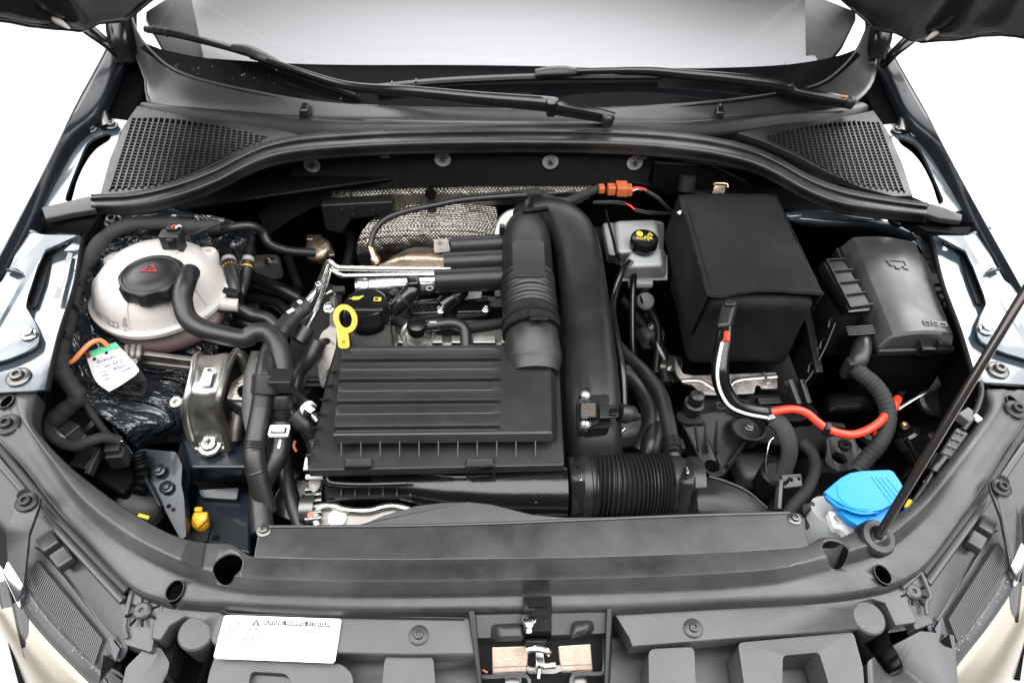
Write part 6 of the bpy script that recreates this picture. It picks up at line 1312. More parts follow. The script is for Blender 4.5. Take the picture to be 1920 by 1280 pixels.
# ------------------------------------------------------------------ right strut tower
st2 = thing('strut_tower', 'glossy pale blue painted strut tower behind the fuse box', 'strut tower', (.62, .2, .6))
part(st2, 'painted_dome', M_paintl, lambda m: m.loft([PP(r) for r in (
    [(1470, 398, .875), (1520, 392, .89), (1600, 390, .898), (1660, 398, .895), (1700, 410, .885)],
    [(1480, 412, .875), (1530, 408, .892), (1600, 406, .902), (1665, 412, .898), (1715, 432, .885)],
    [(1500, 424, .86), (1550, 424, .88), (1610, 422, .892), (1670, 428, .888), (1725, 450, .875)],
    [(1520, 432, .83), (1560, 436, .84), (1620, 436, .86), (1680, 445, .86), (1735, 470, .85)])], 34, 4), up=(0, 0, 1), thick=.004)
bolt(st2, P(1683, 412, .899), .011, (0, -.2, 1), M_bolt, 1.5)
part(st2, 'waxed_strip', M_wax, lambda m: m.loft([PP(r) for r in ([(1690, 415, .893), (1712, 440, .885), (1730, 470, .88), (1750, 510, .875)], [(1715, 408, .892), (1740, 440, .885), (1752, 470, .88), (1768, 510, .875)])], 20), thick=.004)
part(st2, 'inner_wall', M_dark, lambda m: m.loft([PP([(1500, 430, .83), (1640, 440, .84), (1740, 480, .85), (1800, 600, .85), (1850, 740, .83)]), PP([(1500, 470, .65), (1640, 500, .65), (1730, 560, .65), (1780, 680, .63), (1810, 800, .60)])], 24), thick=.004)
# ------------------------------------------------------------------ corner behind the right headlamp
hr = thing('lamp_housing', 'black headlamp housing back with plugs, deep in the right corner', 'headlamp back', P(1730, 860, .64))
part(hr, 'housing', M_dark, lambda m: m.hexa(PP([(1660, 940, .62), (1790, 880, .62), (1830, 760, .62), (1700, 780, .62)]), PP([(1690, 900, .69), (1770, 850, .70), (1800, 780, .71), (1720, 800, .70)])), bevel=.01, seg=3)
part(hr, 'motor', M_gloss, lambda m: m.lathe([(.016, 0), (.02, .004), (.021, .03), (.023, .034), (.023, .07)], P(1700, 808, .75), P(1735, 870, .70) - P(1700, 808, .75), 20))
part(hr, 'copper_tip', M_copper, lambda m: m.lathe([(.007, 0), (.007, .008), (.003, .012)], P(1698, 802, .755), P(1692, 788, .765) - P(1698, 802, .755), 8))
part(hr, 'round_cover', M_plastic, lambda m: m.lathe([(.028, 0), (.028, .010), (.022, .014), (.020, .012), (0, .012)], P(1744, 755, .735), (.1, -.4, 1), 26))
part(hr, 'side_lever', M_plastic, lambda m: m.bar(P(1684, 824, .75), P(1696, 846, .735), .006, .012), bevel=.001)
part(hr, 'grey_lug', M_cover, lambda m: m.box(P(1752, 822, .745), (.014, .022, .010), Matrix.Rotation(.5, 3, 'Z')), bevel=.002)
ew = thing('earth_strip', 'thin bright metal strip edge running up to the right ledge', 'strip', P(1710, 745, .74))
part(ew, 'strip', M_steel, lambda m: m.tube(PP([(1682, 768, .765), (1710, 750, .775), (1740, 734, .785), (1762, 722, .79)]), .003, 8, flat=.6))
part(ew, 'strip_end', M_paintl, lambda m: m.prism(PP([(1738, 736, .785), (1758, 704, .80), (1764, 720, .79)]), (0, 0, -.003)))
part(ew, 'white_tip', M_whitep, lambda m: m.box(P(1683, 765, .768), (.008, .008, .006)), bevel=.002)
cj = thing('cable_joiner', 'grey ribbed cable joiner box with a bonnet release cable', 'cable joiner', P(1795, 835, .80))
bx4 = PP([(1757, 860, .86), (1778, 868, .86), (1818, 812, .868), (1794, 800, .868)])
bxd = [p - V((0, 0, .018)) for p in bx4]
jb = part(cj, 'box', M_panel, lambda m: m.hexa(bxd, bx4), bevel=.0025)
ax = (bx4[3] - bx4[0]); ay = (bx4[1] - bx4[0])
for i in range(4):
    for s in (.28, .72):
        q = bx4[0] + ax * (.18 + i * .22) + ay * s
        part(jb, 'rib', M_panel, lambda m: m.bar(q - ay * .16 + V((0, 0, .001)), q + ay * .16 + V((0, 0, .001)), .0022, .004))
part(cj, 'rubber_end', M_gloss, lambda m: m.tube(PP([(1765, 862, .852), (1756, 876, .848), (1750, 888, .844)]), [.015, .014, .012], 14, 4))
part(cj, 'cable', M_bolt, lambda m: m.tube(PP([(1752, 880, .847), (1738, 904, .84), (1724, 925, .835), (1712, 942, .83)]), .0036, 10))
part(cj, 'cable', M_cover, lambda m: m.tube(PP([(1806, 806, .868), (1822, 784, .872), (1834, 760, .876), (1840, 735, .88), (1838, 715, .885)]), .0042, 10))
part(cj, 'end_block', M_panel, lambda m: m.box(P(1812, 782, .868), (.026, .02, .016), Matrix.Rotation(.5, 3, 'Z')), bevel=.002)
part(cj, 'white_end', M_whitep, lambda m: m.box(P(1832, 784, .874), (.008, .012, .008), Matrix.Rotation(.4, 3, 'Z')), bevel=.002)
part(cj, 'lower_lug', M_tankwhite, lambda m: m.box(P(1742, 905, .835), (.010, .012, .008), Matrix.Rotation(.4, 3, 'Z')), bevel=.002)

# ------------------------------------------------------------------ washer filler
wf = thing('washer_filler', 'bright blue washer filler cap on a white neck', 'washer filler', P(1615, 975, .74))
zc = .838
capo = [(1542, 926), (1556, 914), (1573, 900), (1590, 891), (1612, 887), (1664, 885), (1672, 889), (1685, 908), (1696, 930), (1693, 937), (1672, 948), (1650, 960), (1628, 964), (1604, 962), (1580, 952), (1556, 938)]
cap = part(wf, 'flap_cap', M_blue, lambda m: m.prism([P(x, y, zc) for x, y in capo], (0, 0, .007)), bevel=.0028, seg=3)
part(cap, 'flap_lip', M_blue, lambda m: m.loft([[P(x, y, zc + .004) for x, y in ((1544, 928), (1560, 942), (1580, 954), (1604, 964), (1628, 966), (1652, 960))], [P(x, y, zc - .004) for x, y in ((1548, 938), (1562, 950), (1572, 958), (1584, 952), (1600, 958), (1640, 968))]], 24), thick=.004)
part(cap, 'plug_ring', M_blue, lambda m: m.lathe([(.036, -.006), (.038, 0), (.038, .008)], P(1612, 950, zc - .012), (0, 0, 1), 30))
for i in range(4):
    x0, y0, x1, y1 = 1634 + i * 9, 893 + i * 1 - (2 if i > 2 else 0), 1672 + i * 6, 944 - i * 5
    part(cap, 'finger_groove', M_blue, lambda m: m.bar(P(x0, y0, zc + .0072), P(x1, y1, zc + .0072), .0018, .0014), bevel=.0004)
part(cap, 'moulded_ring', M_blue, lambda m: m.tube([P(1570, 910, zc + .0072), P(1572, 928, zc + .0072), P(1586, 944, zc + .0072), P(1606, 953, zc + .0072), P(1632, 954, zc + .0072)], .0009, 6, 5))
part(wf, 'neck', M_tankwhite, lambda m: m.prism(rnd(PP([(1552, 956, .822), (1572, 962, .820), (1640, 968, .818), (1664, 955, .82), (1672, 960, .818), (1640, 985, .81), (1600, 1000, .805), (1588, 1004, .805), (1578, 992, .81), (1564, 990, .812)]), .005), (0, 0, -.012), [circ(P(1570, 972, .818), .0055, (0, 0, 1), 14)]), bevel=.002)
part(wf, 'tube', M_resv, lambda m: m.tube(PP([(1560, 958, .80), (1546, 985, .77), (1530, 1015, .73), (1520, 1045, .69)]), [.030, .034, .036, .036], 20, 5))
part(wf, 'front_wall', M_tankwhite, lambda m: m.hexa(PP([(1584, 1030, .74), (1650, 1010, .74), (1660, 975, .74), (1590, 985, .74)]), PP([(1586, 1000, .805), (1640, 986, .808), (1660, 965, .808), (1590, 975, .806)])), bevel=.004)
bolt(wf, P(1664, 964, .822), .0075, (0, -.1, 1), M_rubber, 1.5)
part(wf, 'side_box', M_plastic, lambda m: m.hexa(PP([(1505, 975, .77), (1530, 960, .77), (1524, 945, .77), (1500, 952, .77)]), PP([(1506, 962, .80), (1532, 952, .80), (1526, 938, .80), (1502, 944, .80)])), bevel=.003)
part(wf, 'side_box', M_plastic, lambda m: m.hexa(PP([(1510, 1000, .76), (1534, 985, .76), (1530, 960, .76), (1506, 968, .76)]), PP([(1512, 990, .785), (1534, 978, .785), (1530, 960, .785), (1508, 966, .785)])), bevel=.003)

# ------------------------------------------------------------------ bonnet prop rod
pr = thing('prop_rod', 'long thin steel bonnet prop rod leaning at the right', 'prop rod', P(1645, 1008, .86))
rodp = [P(1645, 1010, .862), P(1652, 996, .88), P(1740, 850, .985), P(1830, 700, 1.08), P(1920, 550, 1.16), P(2030, 366, 1.24)]
part(pr, 'rod', mk('dark_steel_rod', (.05, .043, .04), .2, metal=.7, var=.15, vs=20), lambda m: m.tube(rodp, .0056, 14, 5))
part(pr, 'grommet', M_rubber, lambda m: m.lathe([(.024, -.012), (.024, .002), (.021, .007), (.014, .008), (.009, .004), (.008, -.004), (0, -.004)], P(1643, 1008, .868), (.1, -.2, 1), 28))
part(pr, 'yellow_band', M_yellow, lambda m: m.tube(PP([(1699, 952, .85), (1707, 938, .853)]), .003, 8))

# ================================================================== front of the bay
# ------------------------------------------------------------------ slam panel cover: one long moulding
I = [(66, 736, .878), (57, 775, .878), (66, 806, .878), (120, 866, .875), (180, 915, .872), (240, 957, .869), (310, 997, .867), (372, 1016, .866), (430, 1018, .866), (452, 1032, .866), (480, 1043, .866), (600, 1046, .866), (760, 1047, .866), (960, 1045, .866), (1160, 1041, .866), (1350, 1034, .866), (1480, 1026, .866), (1520, 1020, .866), (1545, 1007, .866), (1580, 1007, .867), (1604, 996, .867), (1640, 987, .868), (1714, 943, .871), (1787, 859, .876), (1821, 816, .878), (1855, 765, .880), (1850, 730, .880)]
C = [(30, 738, .880), (36, 775, .880), (58, 810, .880), (96, 862, .879), (150, 930, .876), (212, 982, .873), (280, 1024, .872), (360, 1060, .872), (420, 1076, .872), (480, 1084, .872), (540, 1087, .872), (640, 1090, .872), (780, 1090, .872), (960, 1087, .872), (1160, 1083, .872), (1330, 1076, .872), (1440, 1068, .872), (1500, 1058, .872), (1545, 1046, .872), (1590, 1034, .872), (1630, 1022, .872), (1668, 1004, .873), (1735, 948, .875), (1800, 870, .879), (1840, 818, .881), (1872, 772, .882), (1885, 730, .882)]
D = [(10, 740, .880), (18, 778, .880), (40, 815, .878), (78, 870, .873), (135, 945, .866), (196, 1002, .860), (266, 1048, .856), (350, 1086, .853), (412, 1103, .852), (474, 1111, .852), (536, 1114, .852), (640, 1117, .852), (780, 1117, .852), (960, 1114, .852), (1160, 1110, .852), (1330, 1103, .852), (1440, 1094, .852), (1500, 1084, .852), (1548, 1072, .853), (1598, 1058, .854), (1642, 1044, .856), (1684, 1022, .858), (1752, 962, .864), (1818, 884, .873), (1858, 830, .878), (1892, 780, .881), (1910, 730, .882)]
O = [(-40, 742, .876), (-28, 790, .874), (0, 824, .872), (42, 870, .866), (106, 953, .858), (172, 1021, .852), (242, 1094, .846), (300, 1121, .845), (360, 1128, .845), (420, 1132, .845), (500, 1137, .845), (640, 1142, .845), (780, 1143, .845), (960, 1141, .845), (1160, 1137, .845), (1330, 1128, .845), (1440, 1122, .845), (1540, 1116, .845), (1620, 1106, .846), (1682, 1093, .846), (1706, 1080, .847), (1734, 1060, .849), (1780, 1003, .855), (1858, 887, .866), (1888, 838, .871), (1918, 795, .875), (1950, 730, .876)]
# finish the corner rows: same number of stations in each row
def stations(rows, n=12):
    cols = list(zip(*rows)); out = []
    rr_ = [cat(PP(r), 5) for r in rows]; return rr_
sp4 = thing('slam_panel_cover', 'long weathered black plastic slam panel cover across the front', 'cover', (0, -.45, .80))
def sheet_rows(m, rr_):
    n = len(rr_[0]); vs = [p for r in rr_ for p in r]; fs = []
    for j in range(len(rr_) - 1):
        for i in range(n - 1): fs.append((j * n + i, j * n + i + 1, (j + 1) * n + i + 1, (j + 1) * n + i))
    m.add(vs, fs)
I_, C_r, D_r, O_r = stations([I, C, D, O])
def mixr(a, b, t, dz=0): return [p.lerp(q, t) + V((0, 0, dz)) for p, q in zip(a, b)]
Iin = [p + V((0, .004, -.03)) for p in I_]; Oout = [p + V((0, -.003, -.022)) for p in O_r]
I1 = [p + V((0, .002, -.004)) for p in I_]; I2 = mixr(I_, C_r, .06, .0005)
O1 = mixr(D_r, O_r, .94, .0005); O2 = [p + V((0, -.002, -.003)) for p in O_r]
flow = [Iin, I1, I2, mixr(I_, C_r, .5, .001), mixr(I_, C_r, .85, .001), C_r, mixr(C_r, D_r, .22, -.0015), mixr(C_r, D_r, .75, -.002), D_r, mixr(D_r, O_r, .2, -.0008), mixr(D_r, O_r, .6), O1, O2, Oout]
mould = part(sp4, 'moulding', M_front, lambda m: sheet_rows(m, flow), ang=70, thick=.003, up=(0, 0, 1))
HOLES = [(427, 1061, .871, .0170, .0165), (1568, 1032, .8715, .0160, .0165), (328, 1107, .8505, .0125, .0095), (1655, 1077, .8515, .0125, .0095), (13, 753, .881, .011, .007), (1898, 752, .8825, .011, .007)]
cutters = []
for x, y, z, r, ry in HOLES:
    cm_ = MB(); cm_.prism([p - V((0, 0, .05)) for p in circ(P(x, y, z), r, (0, 0, 1), 28, ry)], (0, 0, .1)); cutters.append(cm_.build('cutter', M_dark))
cut_holes(mould, cutters)
def cup(parent, x, y, z, r, ry=None, n=(0, 0, 1), name='hole', d=.003):
    c = P(x, y, z)
    part(parent, 'shaded_hole_wall', M_void, lambda m: m.loft([[p + V((0, 0, .0002)) for p in circ(c, r, n, 24, ry)] + [circ(c, r, n, 24, ry)[0]], [p + V((0, 0, -.009)) for p in circ(c, r * .98, n, 24, (ry or r) * .96)] + [circ(c, r * .98, n, 24, (ry or r) * .98)[0] + V((0, 0, -.009))]], 26, linear_u=True))  # wall blackened as the shade inside the hole
    part(parent, 'hole_rim', M_front, lambda m: m.tube([p + V(n) * .001 for p in circ(c, r * 1.04, n, 24, (ry or r) * 1.04)], .0007, 6, 1, smooth=True, closed=True))
cup(sp4, 328, 1107, .8505, .0125, .0095); cup(sp4, 1655, 1077, .8515, .0125, .0095)
part(sp4, 'recess_panel', M_cover, lambda m: m.prism(rnd(PP([(349, 1017, .868), (385, 1017, .868), (378, 1066, .8735), (338, 1053, .8735)]), .003), (0, 0, .0016)), bevel=.0006)
for x0, y0, x1, y1 in ((594, 1047, 593, 1140), (1486, 1030, 1492, 1112)):
    pass
for x, y in ((13, 753), (1898, 752)): cup(sp4, x, y, .881 if x < 900 else .8825, .011, .007)
for x, y, r in ((14, 796, .0125), (1905, 768, .0125)): bolt(sp4, P(x, y, .8785 if x < 900 else .882), r * .7, (0, -.1, 1), M_plastic, 1.9)
# ------------------------------------------------------------------ radiator air guide behind it
rg = thing('radiator_air_guide', 'flat black air guide strip behind the slam panel with two screws', 'air guide', (0, -.35, .80))
gt = [(474, 1046, .8655), (484, 990, .866), (492, 985, .866), (700, 984, .866), (900, 980, .866), (1100, 972, .866), (1300, 964, .866), (1490, 958, .866), (1502, 962, .866), (1519, 1026, .8655), (1350, 1039, .8655), (1160, 1045, .8655), (960, 1049, .8655), (760, 1051, .8655), (600, 1050, .8655)]
part(rg, 'strip', M_front, lambda m: m.prism(PP(gt), (0, 0, -.02)), bevel=.003, seg=3)
part(rg, 'rear_lip', M_front, lambda m: m.tube(PP([(505, 987, .8665), (700, 986, .8665), (900, 982, .8665), (1100, 974, .8665), (1300, 966, .8665), (1480, 961, .8665)]), .0022, 8))
for x, y in ((495, 994), (1490, 972)): bolt(rg, P(x, y, .866), .0055, (0, 0, 1), M_bolt, 1.7)
flap = [(640, 992, .856), (690, 978, .86), (720, 965, .862), (780, 947, .864), (830, 941, .864), (880, 940, .864), (920, 944, .864), (960, 954, .863), (1000, 964, .862), (1060, 969, .861), (1160, 968, .86), (1300, 962, .858), (1420, 958, .857), (1420, 975, .855), (1160, 985, .855), (900, 996, .855)]
part(rg, 'rubber_flap', M_rubber, lambda m: m.prism(PP(flap), (0, 0, -.006)), bevel=.0025, seg=3)
# ------------------------------------------------------------------ grille top panel
gp = thing('grille_top_panel', 'light grey plastic grille top panel with pads and fixings', 'panel', (0, -.5, .70))
band = [(300, 1122, .828), (420, 1136, .828), (640, 1146, .828), (880, 1151, .828), (892, 1226, .822), (760, 1227, .822), (640, 1224, .822), (545, 1222, .822), (420, 1216, .823), (398, 1205, .823), (376, 1162, .825), (345, 1156, .825), (318, 1172, .825), (300, 1200, .822), (282, 1196, .822), (292, 1130, .827)]
part(gp, 'left_band', M_panel, lambda m: m.prism(PP(band), (0, .002, -.03)), bevel=.0025, seg=3)
band2 = [(1150, 1146, .828), (1330, 1138, .828), (1480, 1128, .828), (1600, 1114, .828), (1690, 1098, .829), (1714, 1150, .822), (1720, 1166, .822), (1680, 1172, .822), (1660, 1130, .826), (1634, 1122, .826), (1608, 1130, .826), (1604, 1160, .824), (1614, 1178, .822), (1400, 1194, .822), (1186, 1211, .822), (1180, 1195, .823)]
part(gp, 'right_band', M_panel, lambda m: m.prism(PP(band2), (0, .002, -.03)), bevel=.0025, seg=3)
part(gp, 'step_edge', M_front, lambda m: m.loft([PP([(300, 1126, .836), (340, 1132, .836), (410, 1136, .836), (430, 1150, .832), (640, 1154, .832), (870, 1158, .832)]), PP([(308, 1132, .830), (330, 1138, .830), (400, 1140, .830), (428, 1153, .829), (640, 1158, .829), (870, 1162, .829)])], 30), thick=.002)
part(gp, 'floor', M_front, lambda m: m.prism(PP([(190, 1330, .745), (280, 1200, .760), (900, 1200, .760), (1180, 1195, .760), (1640, 1160, .760), (1700, 1330, .745)]), (0, 0, -.01)))
for pd in ([(448, 1246, .800), (546, 1250, .800), (556, 1330, .785), (446, 1330, .785)], [(722, 1228, .812), (812, 1228, .812), (820, 1330, .800), (712, 1330, .800)], [(1216, 1216, .812), (1302, 1212, .812), (1306, 1330, .800), (1218, 1330, .800)]):
    part(gp, 'pad', M_panel, lambda m: m.prism(rnd(PP(pd), [.008, .008, .001, .001]), (0, 0, -.05)), bevel=.004, seg=4)
big = [(1384, 1204, .812), (1600, 1184, .812), (1618, 1250, .806), (1624, 1330, .800), (1402, 1330, .800)]
part(gp, 'pad', M_panel, lambda m: m.prism(rnd(PP(big), [.006, .006, .001, .001, .001]), (0, 0, -.05), [rnd(PP([(1468, 1228, .812), (1536, 1222, .812), (1552, 1275, .806), (1558, 1300, .804), (1466, 1300, .804)]), .005)]), bevel=.003, seg=3)
bigl = [(420, 1218, .815), (452, 1218, .815), (446, 1330, .80), (398, 1330, .80)]
part(gp, 'pad', M_panel, lambda m: m.prism(rnd(PP([(300, 1212, .805), (318, 1240, .803), (300, 1330, .79), (220, 1330, .79), (236, 1250, .80), (270, 1216, .805)]), .004), (0, 0, -.05)), bevel=.003)
part(gp, 'pad', M_panel, lambda m: m.prism(rnd(PP([(404, 1226, .812), (448, 1238, .812), (640, 1244, .810), (660, 1262, .808), (668, 1330, .80), (640, 1330, .80), (470, 1330, .80), (380, 1330, .80), (392, 1262, .808)]), .006), (0, 0, -.05), [rnd(PP([(470, 1258, .808), (538, 1262, .808), (556, 1300, .804), (560, 1320, .802), (460, 1320, .802)]), .006)]), bevel=.003, seg=3)
part(gp, 'pad', M_panel, lambda m: m.prism(rnd(PP([(1626, 1240, .805), (1650, 1222, .806), (1726, 1182, .812), (1790, 1190, .80), (1800, 1330, .785), (1630, 1330, .785)]), .004), (0, 0, -.05)), bevel=.003)
# oval bump-stop slots
SLL = [(328, 1180), (340, 1166), (358, 1159), (378, 1160), (391, 1172), (394, 1192), (388, 1215), (376, 1240), (366, 1264), (360, 1300), (290, 1300), (300, 1270), (314, 1244), (320, 1215)]
SLR = [(1604, 1140), (1612, 1130), (1630, 1125), (1650, 1130), (1664, 1146), (1672, 1170), (1678, 1196), (1692, 1220), (1702, 1240), (1698, 1254), (1684, 1259), (1670, 1252), (1654, 1232), (1638, 1212), (1622, 1190), (1606, 1162)]
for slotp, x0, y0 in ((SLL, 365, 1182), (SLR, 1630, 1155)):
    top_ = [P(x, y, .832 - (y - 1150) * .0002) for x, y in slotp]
    for o in [c for c in gp.children if c.name.startswith(('pad', 'left_band', 'right_band'))]:
        w_ = [v.co + V(gp['_o']) for v in o.data.vertices]
        if min(v.x for v in w_) > max(p.x for p in top_) or max(v.x for v in w_) < min(p.x for p in top_): continue
        cm_ = MB(); cm_.prism([p + V((0, 0, .03)) for p in top_], (0, 0, -.14)); cut_holes(o, [cm_.build('cutter', M_dark)])
    part(gp, 'slot_shade_floor', M_void, lambda m: m.prism([p + (p - V((sum(q.x for q in top_) / len(top_), sum(q.y for q in top_) / len(top_), p.z))) * .3 + V((0, 0, .768 - p.z)) for p in top_], (0, 0, .002)))  # black sheet at the bottom put in for the slot's shade
    part(gp, 'slot_wall', M_plastic, lambda m: m.loft([[p - V((0, 0, .012)) for p in top_] + [top_[0] - V((0, 0, .012))], [V((p.x, p.y, .77)) for p in top_] + [V((top_[0].x, top_[0].y, .77))]], 40, linear_u=True))
    part(gp, 'bump_stop', M_panel, lambda m: m.lathe([(.021, -.05), (.021, .002), (.019, .004), (0, .0045)], P(x0 + (4 if x0 < 900 else -3), y0 + 4, .819), (0, -.1, 1), 26))
for x, y in ((785, 1190), (1300, 1177)):
    k = bolt(gp, P(x, y, .8255), .0058, (0, -.08, 1), M_front, 2.0, 'push_rivet')
for side, pts in enumerate(([(246, 1092, .832), (264, 1101, .832), (306, 1125, .830), (300, 1165, .824), (288, 1198, .818), (284, 1222, .812), (232, 1206, .812), (240, 1190, .815), (238, 1178, .818), (230, 1162, .822)], [(1690, 1096, .832), (1726, 1062, .836), (1740, 1092, .830), (1746, 1118, .824), (1738, 1130, .820), (1740, 1156, .815), (1752, 1166, .812), (1716, 1180, .812), (1704, 1136, .822)])):
    t = part(gp, 'corner_plate', M_panel, lambda m: m.prism(rnd(PP(pts), .003, 2), (0, 0, -.02)), bevel=.002, seg=3)
    cx, cy = ((267, 1145), (1712, 1109))[side]
    c = P(cx, cy, .8275)
    part(t, 'star_rivet', M_front, lambda m: m.lathe([(.0105, 0), (.0105, .002), (.008, .004), (.003, .004), (.003, .001), (0, .001)], c, (0, -.1, 1), 22))
    for k in range(8):
        a = k * math.pi / 4 + .3; d = V((math.cos(a), math.sin(a), -.02))
        part(t, 'star_slot', M_dark, lambda m: m.bar(c + d * .010, c + d * .019, .0022, .003))
    rim = [(244, 1106), (262, 1108), (304, 1130)] if side == 0 else [(1690, 1104), (1724, 1076), (1734, 1100)]
    rim = [(238, 1196), (234, 1170), (246, 1112), (252, 1108), (302, 1132)] if side == 0 else [(1692, 1102), (1724, 1074), (1730, 1080), (1744, 1116), (1736, 1130), (1738, 1152)]
    part(t, 'raised_rim', M_panel, lambda m: m.tube([P(x, y, .832 - (y - 1100) * .00016) for x, y in rim], .0028, 8, 4))
# lower lip of the grille and bright trim
part(gp, 'front_edge', M_panel, lambda m: m.loft([PP([(1600, 1290, .79), (1680, 1262, .79), (1760, 1215, .79), (1800, 1190, .795)]), PP([(1500, 1330, .78), (1640, 1290, .78), (1750, 1240, .78), (1796, 1214, .785)])], 16), thick=.004)
ctm = thing('grille_trim', 'bright chrome strip along the grille edge at the right', 'trim', P(1560, 1290, .74))
part(ctm, 'strip', M_chrome, lambda m: m.loft([PP([(1440, 1345, .765), (1560, 1300, .765), (1690, 1252, .765), (1790, 1218, .77)]), PP([(1440, 1380, .74), (1580, 1330, .74), (1700, 1290, .74), (1800, 1262, .745)])], 16), thick=.004)
# ------------------------------------------------------------------ bonnet lock
lk = thing('bonnet_lock', 'bonnet lock with two pale zinc halves in a black recess', 'lock', P(1010, 1230, .74))
part(lk, 'recess_back', M_dark, lambda m: m.prism(PP([(884, 1140, .825), (1146, 1136, .825), (1140, 1330, .77), (906, 1330, .77)]), (0, 0, -.02)))
part(lk, 'recess_wall', M_plastic, lambda m: m.hexa(PP([(884, 1158, .812), (900, 1330, .76), (914, 1330, .76), (896, 1158, .812)]), PP([(878, 1144, .846), (902, 1330, .80), (908, 1330, .80), (890, 1144, .846)])), bevel=.001)
part(lk, 'recess_wall', M_plastic, lambda m: m.hexa(PP([(1130, 1158, .812), (1128, 1330, .76), (1142, 1330, .76), (1150, 1158, .812)]), PP([(1138, 1140, .846), (1132, 1330, .80), (1138, 1330, .80), (1148, 1140, .846)])), bevel=.001)
part(lk, 'upper_shelf', M_cover, lambda m: m.prism(rnd(PP([(888, 1152, .836), (1142, 1147, .836), (1138, 1186, .826), (890, 1196, .826)]), .003), (0, 0, -.012)), bevel=.002)
part(lk, 'left_hump', M_cover, lambda m: m.hexa(PP([(916, 1204, .822), (984, 1202, .822), (984, 1166, .83), (918, 1168, .83)]), PP([(940, 1198, .840), (980, 1197, .840), (980, 1170, .843), (934, 1172, .843)])), bevel=.005, seg=3)
part(lk, 'right_hump', M_cover, lambda m: m.hexa(PP([(1066, 1200, .822), (1118, 1186, .822), (1116, 1160, .83), (1070, 1162, .83)]), PP([(1070, 1194, .840), (1104, 1184, .840), (1102, 1166, .843), (1080, 1168, .843)])), bevel=.005, seg=3)
part(lk, 'centre_block', M_plastic, lambda m: m.hexa(PP([(981, 1168, .835), (1034, 1167, .835), (1034, 1118, .845), (981, 1118, .845)]), PP([(980, 1136, .858), (1035, 1134, .858), (1034, 1116, .868), (981, 1117, .868)])), bevel=.002)
part(lk, 'centre_slot', M_dark, lambda m: m.box(P(1008, 1132, .862), (.022, .008, .004)))
part(lk, 'centre_drop', M_dark, lambda m: m.hexa(PP([(981, 1200, .815), (1034, 1198, .815), (1034, 1150, .825), (981, 1152, .825)]), PP([(981, 1186, .836), (1034, 1185, .836), (1034, 1150, .842), (981, 1152, .842)])), bevel=.002)
part(lk, 'pin', M_steel, lambda m: m.lathe([(.006, 0), (.0065, .008), (.009, .012), (.009, .016), (.006, .018), (0, .018)], P(991, 1180, .84), (0, .5, 1), 16))
part(lk, 'cross_bar', M_plastic, lambda m: m.hexa(PP([(982, 1214, .808), (1028, 1214, .808), (1028, 1196, .815), (982, 1196, .815)]), PP([(984, 1208, .824), (1026, 1208, .824), (1026, 1197, .826), (984, 1197, .826)])), bevel=.003)
for s, pts in enumerate(([(923, 1262, .795), (988, 1258, .795), (992, 1210, .81), (922, 1212, .81)], [(1052, 1258, .795), (1112, 1256, .795), (1108, 1206, .81), (1046, 1210, .81)])):
    tp_ = PP(pts); k = part(lk, 'lock_half', M_latch, lambda m: m.hexa([p - V((0, 0, .014)) for p in tp_], tp_), bevel=.0016)
    a, b = tp_[0].lerp(tp_[3], .22), tp_[1].lerp(tp_[2], .22)
    part(k, 'joint_line', M_bolt, lambda m: m.bar(a + V((0, 0, .0002)), b + V((0, 0, .0002)), .0008, .0006))
part(lk, 'catch', M_steel, lambda m: m.tube(PP([(988, 1217, .826), (1004, 1214, .83), (1026, 1219, .828), (1030, 1224, .824)]), .0045, 10, 5, flat=.5))
part(lk, 'catch_leg', M_steel, lambda m: m.box(P(1012, 1234, .806), (.010, .020, .006)), bevel=.001)
part(lk, 'catch_bar', M_zinc, lambda m: m.bar(P(1004, 1249, .802), P(1042, 1246, .802), .006, .006), bevel=.001)
part(lk, 'catch_plate', M_bolt, lambda m: m.prism(rnd(PP([(986, 1246, .80), (998, 1250, .80), (1050, 1246, .80), (1056, 1256, .797), (1040, 1262, .795), (1000, 1262, .795), (990, 1262, .795)]), .002), (0, 0, -.006)), bevel=.001)
part(lk, 'shaft', M_steel, lambda m: m.cyl(P(1010, 1268, .798), (0, .4, 1), .0028, .016, 10))
fr4 = [(896, 1206), (899, 1255), (906, 1268), (986, 1266), (990, 1300)]; fr5 = [(1134, 1198), (1133, 1252), (1124, 1262), (1075, 1264), (1072, 1300)]
for f4 in (fr4, fr5): part(lk, 'frame_edge', M_panel, lambda m: m.tube([P(x, y, .812 - (y - 1200) * .00012) for x, y in f4], .0024, 8, 3))
part(lk, 'rust_streak', M_rust, lambda m: m.tube(PP([(905, 1255, .80), (914, 1260, .798)]), .0012, 6))
for x in (962, 1085): part(lk, 'lock_screw', M_bolt, lambda m: m.lathe([(.010, 0), (.010, .003), (.006, .005), (0, .005)], P(x, 1276, .79), (0, -.1, 1), 18))
